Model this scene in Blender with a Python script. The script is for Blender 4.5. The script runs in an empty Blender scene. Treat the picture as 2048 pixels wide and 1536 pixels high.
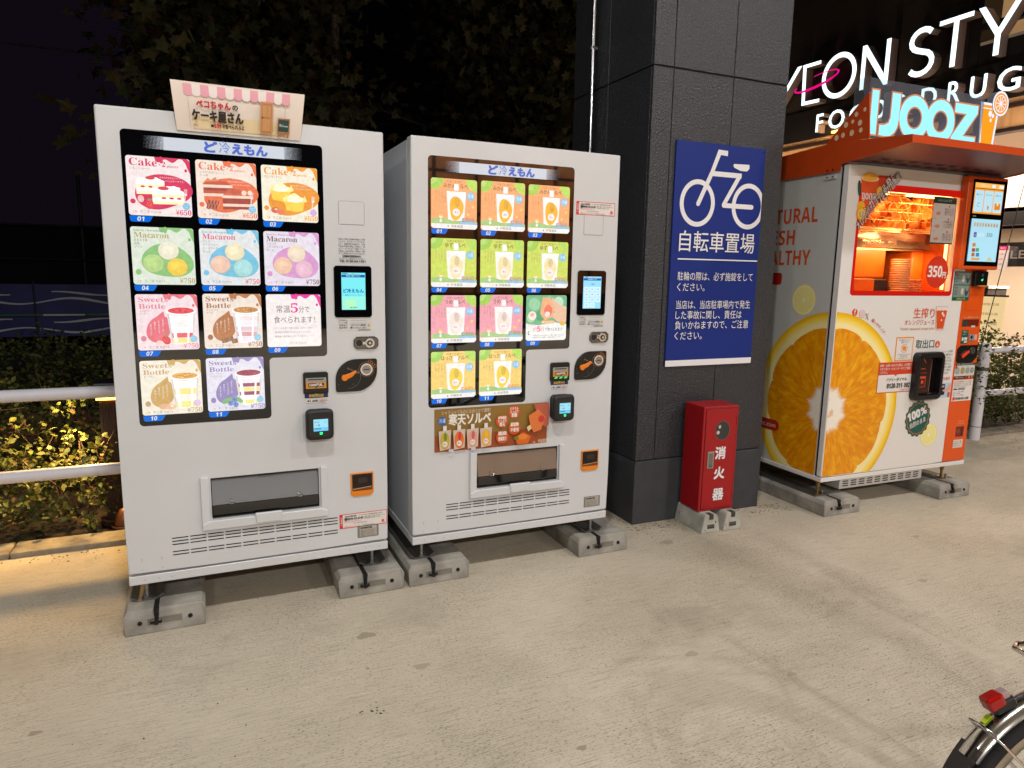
import bpy, bmesh, math, random
import numpy as np
from mathutils import Vector, Matrix

S = bpy.context.scene
COL = S.collection
random.seed(7)
PI = math.pi

# ------------------------------------------------------------------ camera, world, exposure
cam_d = bpy.data.cameras.new('camera')
cam_d.sensor_width = 36.0
cam_d.lens = 1386.0 / 2048.0 * 36.0
cam_d.clip_end = 400
cam_d.clip_start = 0.02
cam = bpy.data.objects.new('camera', cam_d)
COL.objects.link(cam)
yaw, pit, rol = math.radians(24.272), math.radians(9.184), math.radians(1.03)
fw = Vector((math.sin(yaw) * math.cos(pit), math.cos(yaw) * math.cos(pit), -math.sin(pit)))
rt = Vector((math.cos(yaw), -math.sin(yaw), 0))
up = rt.cross(fw)
r2 = rt * math.cos(rol) + up * math.sin(rol)
u2 = up * math.cos(rol) - rt * math.sin(rol)
mw = Matrix((r2, u2, -fw)).transposed().to_4x4()
mw.translation = Vector((0.306, -2.938, 1.423))
cam.matrix_world = mw
S.camera = cam

w = bpy.data.worlds.new('World')
S.world = w
w.use_nodes = True
bg = w.node_tree.nodes['Background']
bg.inputs[0].default_value = (0.0075, 0.0048, 0.0098, 1)
bg.inputs[1].default_value = 0.6
S.view_settings.view_transform = 'Standard'
S.view_settings.look = 'None'
S.view_settings.exposure = 0.0
S.view_settings.gamma = 1.0
S.render.engine = 'CYCLES'
S.cycles.use_denoising = True
S.cycles.max_bounces = 8
S.cycles.sample_clamp_indirect = 6.0
S.cycles.caustics_reflective = False
S.cycles.caustics_refractive = False

# ------------------------------------------------------------------ materials
def lin(c):
    o = []
    for v in c[:3]:
        v = v / 255.0
        o.append(v / 12.92 if v <= 0.04045 else ((v + 0.055) / 1.055) ** 2.4)
    return (o[0], o[1], o[2], 1.0)

MATS = {}
def mat(c, rough=0.5, metal=0.0, emit=0.0, spec=0.5, alpha=1.0, coat=0.0, trans=0.0, ecol=None):
    key = (tuple(c), rough, metal, emit, spec, alpha, coat, trans, ecol)
    if key in MATS:
        return MATS[key]
    m = bpy.data.materials.new('surface_%d' % len(MATS))
    m.use_nodes = True
    b = m.node_tree.nodes['Principled BSDF']
    k = 0.12 if (emit and ecol is None) else 1.0   # back-lit film: the sheet itself is dark, its colour is the light coming through
    b.inputs['Base Color'].default_value = (*[v * k for v in lin(c)[:3]], 1)
    b.inputs['Roughness'].default_value = rough
    b.inputs['Metallic'].default_value = metal
    b.inputs['Specular IOR Level'].default_value = spec
    b.inputs['Coat Weight'].default_value = coat
    b.inputs['Coat Roughness'].default_value = 0.03
    b.inputs['Transmission Weight'].default_value = trans
    b.inputs['Alpha'].default_value = alpha
    if emit:
        b.inputs['Emission Color'].default_value = lin(ecol or c)
        b.inputs['Emission Strength'].default_value = emit
    MATS[key] = m
    return m

def nodes_of(m):
    m.use_nodes = True
    nt = m.node_tree
    return nt, nt.nodes['Principled BSDF']

def N(nt, t, **kw):
    n = nt.nodes.new(t)
    for k, v in kw.items():
        if k.startswith('_'):
            n.inputs[k[1:].replace('_', ' ')].default_value = v
        else:
            setattr(n, k, v)
    return n

def ramp(nt, stops):
    r = nt.nodes.new('ShaderNodeValToRGB')
    e = r.color_ramp.elements
    while len(e) < len(stops):
        e.new(0.5)
    for i, (p, c) in enumerate(stops):
        e[i].position = p
        e[i].color = c if len(c) == 4 else (*c, 1)
    return r

def math_n(nt, op, a, b=None):
    n = nt.nodes.new('ShaderNodeMath')
    n.operation = op
    for i, v in enumerate((a, b)):
        if v is None:
            continue
        if isinstance(v, (int, float)):
            n.inputs[i].default_value = v
        else:
            nt.links.new(v, n.inputs[i])
    return n.outputs[0]

def mixc(nt, fac, a, b, mode='MIX'):
    n = nt.nodes.new('ShaderNodeMix')
    n.data_type = 'RGBA'
    n.blend_type = mode
    for sock, v in ((n.inputs[0], fac), (n.inputs[6], a), (n.inputs[7], b)):
        if isinstance(v, (int, float)):
            sock.default_value = v
        elif isinstance(v, tuple):
            sock.default_value = v
        else:
            nt.links.new(v, sock)
    return n.outputs[2]

def noisy(name, c1, c2, scale=20, rough=0.6, bump=0.0, bscale=200, metal=0.0, stretch=(1, 1, 1), detail=5, spec=0.5, spots=None, bdist=0.002):
    """two tones mixed by noise, optional fine relief and small spots (dark pits, painted glints)"""
    m = bpy.data.materials.new(name)
    nt, b = nodes_of(m)
    tc = N(nt, 'ShaderNodeTexCoord')
    mp = N(nt, 'ShaderNodeMapping')
    mp.inputs['Scale'].default_value = stretch
    nt.links.new(tc.outputs['Object'], mp.inputs[0])
    n1 = N(nt, 'ShaderNodeTexNoise', _Scale=scale, _Detail=detail)
    nt.links.new(mp.outputs[0], n1.inputs['Vector'])
    r = ramp(nt, [(0.3, lin(c1)), (0.7, lin(c2))])
    nt.links.new(n1.outputs[0], r.inputs[0])
    colr = r.outputs[0]
    if spots:
        v = N(nt, 'ShaderNodeTexNoise', _Scale=spots[0], _Detail=2.0)
        nt.links.new(mp.outputs[0], v.inputs['Vector'])
        rr = ramp(nt, [(spots[1], (0, 0, 0)), (spots[1] + 0.03, (1, 1, 1))])
        nt.links.new(v.outputs[0], rr.inputs[0])
        colr = mixc(nt, rr.outputs[0], colr, lin(spots[2]))
    nt.links.new(colr, b.inputs['Base Color'])
    b.inputs['Roughness'].default_value = rough
    b.inputs['Metallic'].default_value = metal
    b.inputs['Specular IOR Level'].default_value = spec
    if bump:
        n2 = N(nt, 'ShaderNodeTexNoise', _Scale=bscale, _Detail=3.0)
        nt.links.new(mp.outputs[0], n2.inputs['Vector'])
        bp = N(nt, 'ShaderNodeBump', _Strength=bump, _Distance=bdist)
        nt.links.new(n2.outputs[0], bp.inputs['Height'])
        nt.links.new(bp.outputs[0], b.inputs['Normal'])
    return m

WHITE = noisy('white_enamel', (203, 205, 207), (211, 212, 213), 2.2, 0.30, 0.04, 260, detail=6, bdist=0.0006)
WHITE2 = mat((228, 228, 228), 0.4)
SIDE = mat((198, 202, 207), 0.35)
BLACKG = mat((7, 7, 9), 0.05, spec=0.6)
BLACK = mat((12, 12, 13), 0.35)
BLACKM = mat((6, 6, 7), 0.7)
DARK = mat((26, 26, 28), 0.4)
CHROME = mat((215, 215, 218), 0.18, metal=1.0)
STEEL = mat((165, 165, 165), 0.38, metal=1.0)
ZINC = mat((112, 110, 106), 0.6, metal=0.7)
BRASS = mat((150, 125, 80), 0.45, metal=0.9)
ORANGE = mat((226, 98, 22), 0.38)
CONC = noisy('cast_concrete', (118, 114, 106), (168, 164, 154), 9, 0.85, 0.35, 90, spots=(60, 0.72, (70, 66, 60)))
CONC_SHADE = noisy('cast_concrete_shaded', (92, 88, 80), (128, 122, 112), 9, 0.9, 0.3, 90)  # darker copy of the cast concrete, recess shade put into its colour
PAINT_G = noisy('textured_grey_wall_paint', (44, 46, 50), (54, 56, 60), 120, 0.34, 1.0, 95, detail=3, bdist=0.006, spots=(105, 0.63, (92, 92, 95)))  # pale spots are the stipple's glints put into the colour
PAINT_GS = noisy('smooth_grey_wall_paint', (52, 54, 58), (60, 62, 66), 12, 0.6, 0.15, 120)

# ------------------------------------------------------------------ mesh builder
class MB:
    def __init__(self):
        self.v = []; self.f = []; self.m = []; self.s = []; self.mats = []
    def mi(self, m):
        if m not in self.mats:
            self.mats.append(m)
        return self.mats.index(m)
    def add(self, vs, fs, m, smooth=False, M=None):
        o = len(self.v)
        if M is not None:
            vs = [tuple(M @ Vector(p)) for p in vs]
        self.v.extend(vs)
        k = self.mi(m)
        for f in fs:
            self.f.append(tuple(i + o for i in f)); self.m.append(k); self.s.append(smooth)
        return self
    def box(self, x0, x1, y0, y1, z0, z1, m, bev=0.0, seg=2, M=None):
        if x0 > x1: x0, x1 = x1, x0
        if y0 > y1: y0, y1 = y1, y0
        if z0 > z1: z0, z1 = z1, z0
        vs = [(x, y, z) for x in (x0, x1) for y in (y0, y1) for z in (z0, z1)]
        fs = [(0, 1, 3, 2), (4, 6, 7, 5), (0, 4, 5, 1), (2, 3, 7, 6), (0, 2, 6, 4), (1, 5, 7, 3)]
        if bev <= 0:
            return self.add(vs, fs, m, False, M)
        bm = bmesh.new()
        bv = [bm.verts.new(p) for p in vs]
        for f in fs:
            bm.faces.new([bv[i] for i in f])
        bmesh.ops.bevel(bm, geom=bm.edges[:], offset=bev, segments=seg, profile=0.5, affect='EDGES')
        return self.addbm(bm, m, M=M)
    def addbm(self, bm, m, smooth=False, M=None):
        bm.verts.index_update()
        self.add([tuple(v.co) for v in bm.verts], [[v.index for v in f.verts] for f in bm.faces], m, smooth, M)
        bm.free()
        return self
    def prism(self, pts, a0, a1, m, axis='y', M=None, bev=0.0):
        """outline pts extruded along an axis; y: pts are (x,z); x: (y,z); z: (x,y)"""
        n = len(pts)
        def P(p, a):
            return {'y': (p[0], a, p[1]), 'x': (a, p[0], p[1]), 'z': (p[0], p[1], a)}[axis]
        vs = [P(p, a0) for p in pts] + [P(p, a1) for p in pts]
        fs = [tuple(range(n)), tuple(range(2 * n - 1, n - 1, -1))]
        fs += [(i, i + n, (i + 1) % n + n, (i + 1) % n) for i in range(n)]
        bm = bmesh.new()
        bv = [bm.verts.new(p) for p in vs]
        for f in fs:
            bm.faces.new([bv[i] for i in f])
        bmesh.ops.recalc_face_normals(bm, faces=bm.faces[:])
        if bev:
            bmesh.ops.bevel(bm, geom=bm.edges[:], offset=bev, segments=2, profile=0.5, affect='EDGES')
        return self.addbm(bm, m, M=M)
    def cyl(self, p0, p1, r0, m, r1=None, n=16, caps=True, smooth=True):
        p0, p1 = Vector(p0), Vector(p1)
        r1 = r0 if r1 is None else r1
        d = (p1 - p0).normalized()
        a = d.orthogonal().normalized(); b = d.cross(a)
        vs = []
        for p, r in ((p0, r0), (p1, r1)):
            for i in range(n):
                t = 2 * PI * i / n
                vs.append(tuple(p + a * (r * math.cos(t)) + b * (r * math.sin(t))))
        self.add(vs, [(i, (i + 1) % n, (i + 1) % n + n, i + n) for i in range(n)], m, smooth)
        if caps:
            self.add(vs[:n], [tuple(range(n - 1, -1, -1))], m)
            self.add(vs[n:], [tuple(range(n))], m)
        return self
    def tube(self, pts, r, m, n=8, closed=False, rs=None):
        pts = [Vector(p) for p in pts]
        L = len(pts)
        vs = []; prev = None
        for i, p in enumerate(pts):
            if closed:
                d = (pts[(i + 1) % L] - pts[i - 1]).normalized()
            else:
                d = (pts[min(i + 1, L - 1)] - pts[max(i - 1, 0)]).normalized()
            if prev is None:
                a = d.orthogonal().normalized()
            else:
                a = (prev - d * prev.dot(d))
                a = a.normalized() if a.length > 1e-6 else d.orthogonal().normalized()
            prev = a
            b = d.cross(a)
            rr = rs[i] if rs else r
            for k in range(n):
                t = 2 * PI * k / n
                vs.append(tuple(p + a * (rr * math.cos(t)) + b * (rr * math.sin(t))))
        fs = []
        for i in range(L if closed else L - 1):
            j = (i + 1) % L
            for k in range(n):
                fs.append((i * n + k, i * n + (k + 1) % n, j * n + (k + 1) % n, j * n + k))
        self.add(vs, fs, m, True)
        if not closed:
            self.add(vs[:n], [tuple(range(n - 1, -1, -1))], m)
            self.add(vs[-n:], [tuple(range(n))], m)
        return self
    def lathe(self, prof, m, n=24, M=None, smooth=True, arc=2 * PI):
        """prof (r,z) round the z axis"""
        vs = []; full = arc > 6.28
        cnt = n if full else n + 1
        for r, z in prof:
            for i in range(cnt):
                t = arc * i / n
                vs.append((r * math.cos(t), r * math.sin(t), z))
        fs = []
        for j in range(len(prof) - 1):
            for i in range(n):
                k = (i + 1) % cnt
                fs.append((j * cnt + i, j * cnt + k, (j + 1) * cnt + k, (j + 1) * cnt + i))
        return self.add(vs, fs, m, smooth, M)
    def plate(self, x0, x1, y0, y1, z0, z1, holes, m, bev=0.006):
        """upright plate facing -y with rectangular holes (x0,x1,z0,z1), disjoint in x order; rounded outer rim"""
        xs = sorted({x0, x1, *[h[0] for h in holes], *[h[1] for h in holes]})
        zs = sorted({z0, z1, *[h[2] for h in holes], *[h[3] for h in holes]})
        bm = bmesh.new()
        V = {}
        def vert(x, y, z):
            k = (x, y, z)
            if k not in V:
                V[k] = bm.verts.new(k)
            return V[k]
        def solid(i, j):
            if i < 0 or j < 0 or i >= len(xs) - 1 or j >= len(zs) - 1:
                return False
            cx, cz = (xs[i] + xs[i + 1]) / 2, (zs[j] + zs[j + 1]) / 2
            return not any(h[0] < cx < h[1] and h[2] < cz < h[3] for h in holes)
        for i in range(len(xs) - 1):
            for j in range(len(zs) - 1):
                if not solid(i, j):
                    continue
                a, b, c, d = xs[i], xs[i + 1], zs[j], zs[j + 1]
                bm.faces.new([vert(a, y0, c), vert(b, y0, c), vert(b, y0, d), vert(a, y0, d)])
                bm.faces.new([vert(a, y1, c), vert(a, y1, d), vert(b, y1, d), vert(b, y1, c)])
                if not solid(i - 1, j): bm.faces.new([vert(a, y0, c), vert(a, y0, d), vert(a, y1, d), vert(a, y1, c)])
                if not solid(i + 1, j): bm.faces.new([vert(b, y0, c), vert(b, y1, c), vert(b, y1, d), vert(b, y0, d)])
                if not solid(i, j - 1): bm.faces.new([vert(a, y0, c), vert(a, y1, c), vert(b, y1, c), vert(b, y0, c)])
                if not solid(i, j + 1): bm.faces.new([vert(a, y0, d), vert(b, y0, d), vert(b, y1, d), vert(a, y1, d)])
        eps = 1e-6
        def outer(e):
            p, q = e.verts[0].co, e.verts[1].co
            if abs(p.y - y0) > eps or abs(q.y - y0) > eps:
                ok = all((abs(c.x - x0) < eps or abs(c.x - x1) < eps) and (abs(c.z - z0) < eps or abs(c.z - z1) < eps) for c in (p, q))
                return ok and abs(p.y - q.y) > eps
            return any(abs(getattr(p, ax) - v) < eps and abs(getattr(q, ax) - v) < eps for ax, v in (('x', x0), ('x', x1), ('z', z0), ('z', z1)))
        if bev:
            bmesh.ops.bevel(bm, geom=[e for e in bm.edges if outer(e)], offset=bev, segments=3, profile=0.5, affect='EDGES')
        return self.addbm(bm, m)
    def build(self, name, parent=None, loc=(0, 0, 0), rotz=0.0, label=None, kind=None, sharp=False):
        me = bpy.data.meshes.new(name)
        me.from_pydata(self.v, [], self.f)
        for m in self.mats:
            me.materials.append(m)
        me.polygons.foreach_set('material_index', self.m)
        me.polygons.foreach_set('use_smooth', self.s)
        me.update()
        o = bpy.data.objects.new(name, me)
        COL.objects.link(o)
        o.parent = parent
        o.location = loc
        o.rotation_euler = (0, 0, rotz)
        if label: o['label'] = label
        if kind: o['kind'] = kind
        return o

def thing(name, label, cat, loc=(0, 0, 0), rotz=0.0, group=None):
    o = bpy.data.objects.new(name, None)
    o.empty_display_size = 0.1
    COL.objects.link(o)
    o.location = loc; o.rotation_euler = (0, 0, rotz)
    o['label'] = label; o['category'] = cat
    if group: o['group'] = group
    return o

def tag(o, label, cat, group=None):
    o['label'] = label; o['category'] = cat
    if group: o['group'] = group
    return o

def dup(o, parent=None, data=True):
    c = o.copy(); COL.objects.link(c); c.parent = parent
    for ch in o.children:
        dup(ch, c)
    return c

# ------------------------------------------------------------------ flat print (rects, discs, lettering) facing -y
GLY = {}
def glyphs(s, sp=1.0):
    key = (s, sp)
    if key not in GLY:
        c = bpy.data.curves.new('t', 'FONT')
        c.body = s; c.size = 1.0; c.resolution_u = 3; c.space_character = sp
        o = bpy.data.objects.new('t', c)
        me = bpy.data.meshes.new_from_object(o)
        vs = np.array([v.co[:2] for v in me.vertices]) if len(me.vertices) else np.zeros((1, 2))
        fs = [tuple(p.vertices) for p in me.polygons]
        bpy.data.meshes.remove(me)
        bpy.data.objects.remove(o)
        bpy.data.curves.remove(c)
        GLY[key] = (vs, fs)
    return GLY[key]

class Print(MB):
    def __init__(self, y=0.0, step=0.0002):
        super().__init__()
        self.y = y; self.step = step
    def lay(self):
        self.y -= self.step
        return self.y
    def poly(self, pts, m):
        y = self.lay()
        n = len(pts)
        ar = sum(pts[i][0] * pts[(i + 1) % n][1] - pts[(i + 1) % n][0] * pts[i][1] for i in range(n))
        idx = tuple(range(n)) if ar > 0 else tuple(range(n - 1, -1, -1))
        self.add([(p[0], y, p[1]) for p in pts], [idx], m)
        return self
    def rect(self, x0, z0, x1, z1, m):
        return self.poly([(x0, z0), (x1, z0), (x1, z1), (x0, z1)], m)
    def rr(self, x0, z0, x1, z1, r, m):
        pts = []
        for cx, cz, a in ((x1 - r, z1 - r, 0), (x0 + r, z1 - r, 90), (x0 + r, z0 + r, 180), (x1 - r, z0 + r, 270)):
            for k in range(5):
                t = math.radians(a + k * 22.5)
                pts.append((cx + r * math.cos(t), cz + r * math.sin(t)))
        return self.poly(pts, m)
    def ell(self, cx, cz, rx, rz, m, n=24, rot=0.0, a0=0, a1=360, wob=None):
        pts = []
        for k in range(n):
            t = math.radians(a0 + (a1 - a0) * k / (n if a1 - a0 >= 360 else n - 1))
            q = 1 + (wob(t) if wob else 0)
            x, z = rx * math.cos(t) * q, rz * math.sin(t) * q
            pts.append((cx + x * math.cos(rot) - z * math.sin(rot), cz + x * math.sin(rot) + z * math.cos(rot)))
        return self.poly(pts, m)
    def ring(self, cx, cz, rx, rz, wd, m, n=28, a0=0, a1=360, wob=None, rot=0.0):
        y = self.lay()
        vs = []
        full = a1 - a0 >= 360
        c = n if full else n + 1
        for k in range(c):
            t = math.radians(a0 + (a1 - a0) * k / n)
            q = 1 + (wob(t) if wob else 0)
            for d in (0, wd):
                x, z = (rx - d) * math.cos(t) * q, (rz - d) * math.sin(t) * q
                vs.append((cx + x * math.cos(rot) - z * math.sin(rot), y, cz + x * math.sin(rot) + z * math.cos(rot)))
        fs = []
        for k in range(n):
            j = (k + 1) % c
            fs.append((2 * k, 2 * j, 2 * j + 1, 2 * k + 1))
        self.add(vs, fs, m)
        return self
    def line(self, x0, z0, x1, z1, wd, m):
        d = Vector((x1 - x0, z1 - z0)).normalized() * wd / 2
        nx, nz = -d.y, d.x
        return self.poly([(x0 + nx, z0 + nz), (x0 - nx, z0 - nz), (x1 - nx, z1 - nz), (x1 + nx, z1 + nz)], m)
    def stroke(self, pts, wd, m):
        for a, b in zip(pts[:-1], pts[1:]):
            self.line(*a, *b, wd, m)
        for a in pts:
            self.ell(a[0], a[1], wd / 2, wd / 2, m, n=10)
        return self
    def text(self, s, x, z, h, m, al='l', w=None, bold=0.0, shear=0.0, rot=0.0, sp=1.0, vert=False, depth=0.0):
        """h: cap height; x,z the baseline start (or centre / end); w: stretch to this width; bold: fraction of h"""
        if vert:
            for i, ch in enumerate(s):
                self.text(ch, x, z - i * h * 1.25, h, m, al='c', bold=bold)
            return self
        vs, fs = glyphs(s, sp)
        if not fs:
            return self
        k = h / 0.70
        wid = (vs[:, 0].max() - vs[:, 0].min()) * k
        kx = k if w is None else k * (w / max(wid, 1e-6))
        X = (vs[:, 0] - vs[:, 0].min()) * kx + vs[:, 1] * k * shear
        Z = vs[:, 1] * k
        wid = w if w is not None else wid
        X -= {'l': 0, 'c': wid / 2, 'r': wid}[al]
        offs = [(0, 0)]
        if bold:
            b = bold * h
            offs = [(-b, -b), (b, -b), (-b, b), (b, b), (0, 0)] if bold > 0.03 else [(-b, 0), (b, 0), (0, b)]
        for ox, oz in offs:
            y = self.lay()
            xx = (X + ox) * math.cos(rot) - (Z + oz) * math.sin(rot) + x
            zz = (X + ox) * math.sin(rot) + (Z + oz) * math.cos(rot) + z
            self.add([(float(a), y, float(b2)) for a, b2 in zip(xx, zz)], fs, m)
        return self

def serif_bold(s, italic=False):
    o = ''
    for ch in s:
        if 'A' <= ch <= 'Z': o += chr((0x1D468 if italic else 0x1D400) + ord(ch) - 65)
        elif 'a' <= ch <= 'z': o += chr((0x1D482 if italic else 0x1D41A) + ord(ch) - 97)
        elif '0' <= ch <= '9': o += chr(0x1D7CE + ord(ch) - 48)
        else: o += ch
    return o
def sans_bold(s):
    o = ''
    for ch in s:
        if 'A' <= ch <= 'Z': o += chr(0x1D5D4 + ord(ch) - 65)
        elif 'a' <= ch <= 'z': o += chr(0x1D5EE + ord(ch) - 97)
        elif '0' <= ch <= '9': o += chr(0x1D7EC + ord(ch) - 48)
        else: o += ch
    return o

# ------------------------------------------------------------------ canopy ceiling lamps (outside the frame, they light the forecourt)
CEIL = 4.95
LAMPS = [(-3.2, -2.4, 60), (0.4, -2.4, 118), (3.6, -2.4, 70), (6.6, -2.4, 110), (-2.0, -9.6, 440), (2.2, -9.6, 520), (6.4, -9.6, 430)]
WOOD = noisy('canopy_wood', (120, 72, 34), (168, 106, 54), 3, 0.45, 0.1, 40, stretch=(1, 14, 1))
mb = MB()
mb.box(-7, 14, -14, 1.0, CEIL, CEIL + 0.25, mat((150, 146, 138), 0.7))
canopy = mb.build('canopy_ceiling', kind='structure')
LAMPM = mat((255, 244, 226), 0.5, emit=14.0)
for lx, ly, pw in LAMPS:
    q = MB(); q.cyl((0, 0, -0.002), (0, 0, -0.03), 0.13, STEEL, n=24); q.cyl((0, 0, -0.031), (0, 0, -0.036), 0.115, LAMPM, n=24)
    q.build('downlight', canopy, (lx, ly, CEIL))
    ld = bpy.data.lights.new('downlight_lamp', 'AREA')
    ld.shape = 'DISK'; ld.size = 0.22; ld.energy = pw * 0.745; ld.color = (1.0, 0.985, 0.975)
    lo = bpy.data.objects.new('downlight_lamp', ld); COL.objects.link(lo)
    lo.location = (lx, ly, CEIL - 0.06); lo.parent = canopy
for lx in (5.2, 7.4, 9.6, 11.8):  # lamps added to brighten the timber front for its reflection
    ld = bpy.data.lights.new('timber_fill_light', 'AREA'); ld.shape = 'DISK'; ld.size = 0.2; ld.energy = 170; ld.color = (1.0, 0.86, 0.68)
    lo = bpy.data.objects.new('timber_fill_light', ld); COL.objects.link(lo); lo.parent = canopy; lo.location = (lx, -11.6, CEIL - 0.08); lo.rotation_euler = (math.radians(-38), 0, 0)

# ------------------------------------------------------------------ ground
def ground_mat():
    m = bpy.data.materials.new('broom_finished_concrete')
    nt, b = nodes_of(m)
    tc = N(nt, 'ShaderNodeTexCoord')
    mp = N(nt, 'ShaderNodeMapping'); mp.inputs['Scale'].default_value = (0.8, 20, 1); mp.inputs['Rotation'].default_value = (0, 0, 0.03)
    nt.links.new(tc.outputs['Object'], mp.inputs[0])
    st = N(nt, 'ShaderNodeTexNoise', _Scale=9.0, _Detail=8.0, _Roughness=0.7)
    nt.links.new(mp.outputs[0], st.inputs['Vector'])
    big = N(nt, 'ShaderNodeTexNoise', _Scale=0.9, _Detail=5.0, _Roughness=0.6)
    nt.links.new(tc.outputs['Object'], big.inputs['Vector'])
    base = ramp(nt, [(0.32, lin((177, 166, 146))), (0.7, lin((201, 190, 170)))])
    nt.links.new(big.outputs[0], base.inputs[0])
    sr = ramp(nt, [(0.33, (0.50, 0.49, 0.47, 1)), (0.45, (0.93, 0.93, 0.93, 1)), (0.68, (1.12, 1.12, 1.12, 1))])
    nt.links.new(st.outputs[0], sr.inputs[0])
    c = mixc(nt, 0.8, base.outputs[0], sr.outputs[0], 'MULTIPLY')
    # short dark scratches and pits between the ridges
    mp2 = N(nt, 'ShaderNodeMapping'); mp2.inputs['Scale'].default_value = (0.75, 3.4, 1); mp2.inputs['Rotation'].default_value = (0, 0, 0.05)
    nt.links.new(tc.outputs['Object'], mp2.inputs[0])
    pt = N(nt, 'ShaderNodeTexNoise', _Scale=95.0, _Detail=2.0)
    nt.links.new(mp2.outputs[0], pt.inputs['Vector'])
    dens = N(nt, 'ShaderNodeTexNoise', _Scale=2.2, _Detail=4.0)
    nt.links.new(tc.outputs['Object'], dens.inputs['Vector'])
    # a gritty strip runs out from the pillar, where dirt has washed along a joint
    sx = N(nt, 'ShaderNodeSeparateXYZ'); nt.links.new(tc.outputs['Object'], sx.inputs[0])
    wob_ = N(nt, 'ShaderNodeTexNoise', _Scale=2.5, _Detail=4.0); nt.links.new(tc.outputs['Object'], wob_.inputs['Vector'])
    xx_ = math_n(nt, 'ADD', sx.outputs[0], math_n(nt, 'MULTIPLY', math_n(nt, 'SUBTRACT', wob_.outputs[0], 0.5), 0.22))
    band = math_n(nt, 'MAXIMUM', 0.0, math_n(nt, 'SUBTRACT', 1.0, math_n(nt, 'MULTIPLY', math_n(nt, 'ABSOLUTE', math_n(nt, 'SUBTRACT', xx_, 2.76)), 5.0)))
    band2 = math_n(nt, 'MAXIMUM', 0.0, math_n(nt, 'SUBTRACT', 1.0, math_n(nt, 'MULTIPLY', math_n(nt, 'ABSOLUTE', math_n(nt, 'SUBTRACT', xx_, 3.06)), 9.0)))
    band = math_n(nt, 'ADD', band, math_n(nt, 'MULTIPLY', band2, 0.45))
    s = math_n(nt, 'ADD', pt.outputs[0], math_n(nt, 'MULTIPLY', dens.outputs[0], 0.22))
    s = math_n(nt, 'ADD', s, math_n(nt, 'MULTIPLY', band, 0.045))
    pr_ = ramp(nt, [(0.715, (0, 0, 0, 1)), (0.765, (1, 1, 1, 1))])
    nt.links.new(s, pr_.inputs[0])
    c = mixc(nt, math_n(nt, 'MULTIPLY', pr_.outputs[0], 0.55), c, lin((74, 64, 52)))
    c = mixc(nt, math_n(nt, 'MULTIPLY', band, 0.28), c, lin((122, 112, 92)))
    # large soft stains
    sn = N(nt, 'ShaderNodeTexNoise', _Scale=1.7, _Detail=6.0, _Roughness=0.65)
    mp3 = N(nt, 'ShaderNodeMapping'); mp3.inputs['Location'].default_value = (3.1, 1.7, 0)
    nt.links.new(tc.outputs['Object'], mp3.inputs[0]); nt.links.new(mp3.outputs[0], sn.inputs['Vector'])
    rr = ramp(nt, [(0.56, (0, 0, 0, 1)), (0.72, (1, 1, 1, 1))])
    nt.links.new(sn.outputs[0], rr.inputs[0])
    c = mixc(nt, math_n(nt, 'MULTIPLY', rr.outputs[0], 0.35), c, lin((128, 116, 98)))
    # a worn paler strip where people walk round the pillar
    nt.links.new(c, b.inputs['Base Color'])
    b.inputs['Roughness'].default_value = 0.86
    bp = N(nt, 'ShaderNodeBump', _Strength=0.40, _Distance=0.003)
    h = math_n(nt, 'SUBTRACT', st.outputs[0], math_n(nt, 'MULTIPLY', pr_.outputs[0], 0.5))
    nt.links.new(h, bp.inputs['Height'])
    nt.links.new(bp.outputs[0], b.inputs['Normal'])
    return m
mb = MB()
GM = ground_mat()
mb.add([(-8, -14, 0), (14, -14, 0), (14, 0.965, 0), (-8, 0.965, 0)], [(0, 1, 2, 3)], GM)
paving = mb.build('forecourt_paving', kind='structure')
rg = random.Random(12)
STM = [mat((166, 154, 134), 0.85), mat((156, 144, 124), 0.85)]
for sx_, sy_, r_ in ((0.84, -0.40, 0.028), (0.98, -0.69, 0.022), (2.54, -0.05, 0.030), (-0.22, -0.59, 0.014), (1.95, -1.0, 0.020), (2.2, -1.25, 0.016), (1.3, -1.3, 0.012), (3.4, -0.9, 0.02), (3.9, -0.5, 0.018), (0.2, -1.2, 0.010)):
    pts = []
    ph = rg.uniform(0, 6)
    for k in range(18):
        t_ = 2 * PI * k / 18; q_ = 1 + 0.18 * math.sin(3 * t_ + ph) + 0.10 * math.sin(5 * t_ + ph * 2)
        pts.append((1.35 * r_ * q_ * math.cos(t_), 0.8 * r_ * q_ * math.sin(t_), 0.0008))
    q = MB(); q.add(pts, [tuple(range(18))], STM[rg.randrange(2)]); q.build('gum_spot', paving, (sx_, sy_, 0))
# crumbs of leaf, grit and twig, thickest against the pillar and the block feet
q = MB(); GR = [mat((58, 44, 30), 0.9), mat((84, 66, 44), 0.9), mat((34, 28, 22), 0.9), mat((150, 138, 116), 0.9)]
def crumb(x, y, s_):
    a = rg.uniform(0, 6.28); l, w_ = s_, s_ * rg.uniform(0.3, 0.8); z = 0.001 + s_ * 0.25
    c_, n_ = math.cos(a), math.sin(a)
    q.add([(x, y, z + s_ * 0.2), (x + l * c_, y + l * n_, 0.001), (x - w_ * n_, y + w_ * c_, 0.001), (x - l * c_ * 0.7, y - l * n_ * 0.7, 0.002), (x + w_ * n_, y - w_ * c_, 0.001)], [(0, 1, 2), (0, 2, 3), (0, 3, 4), (0, 4, 1)], rg.choice(GR))
for _ in range(420): crumb(rg.uniform(2.45, 3.6), 0.235 - abs(rg.gauss(0, 0.07)), rg.uniform(0.002, 0.006))
for _ in range(160): crumb(2.505 - abs(rg.gauss(0, 0.05)), rg.uniform(0.2, 0.9), rg.uniform(0.002, 0.006))
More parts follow.
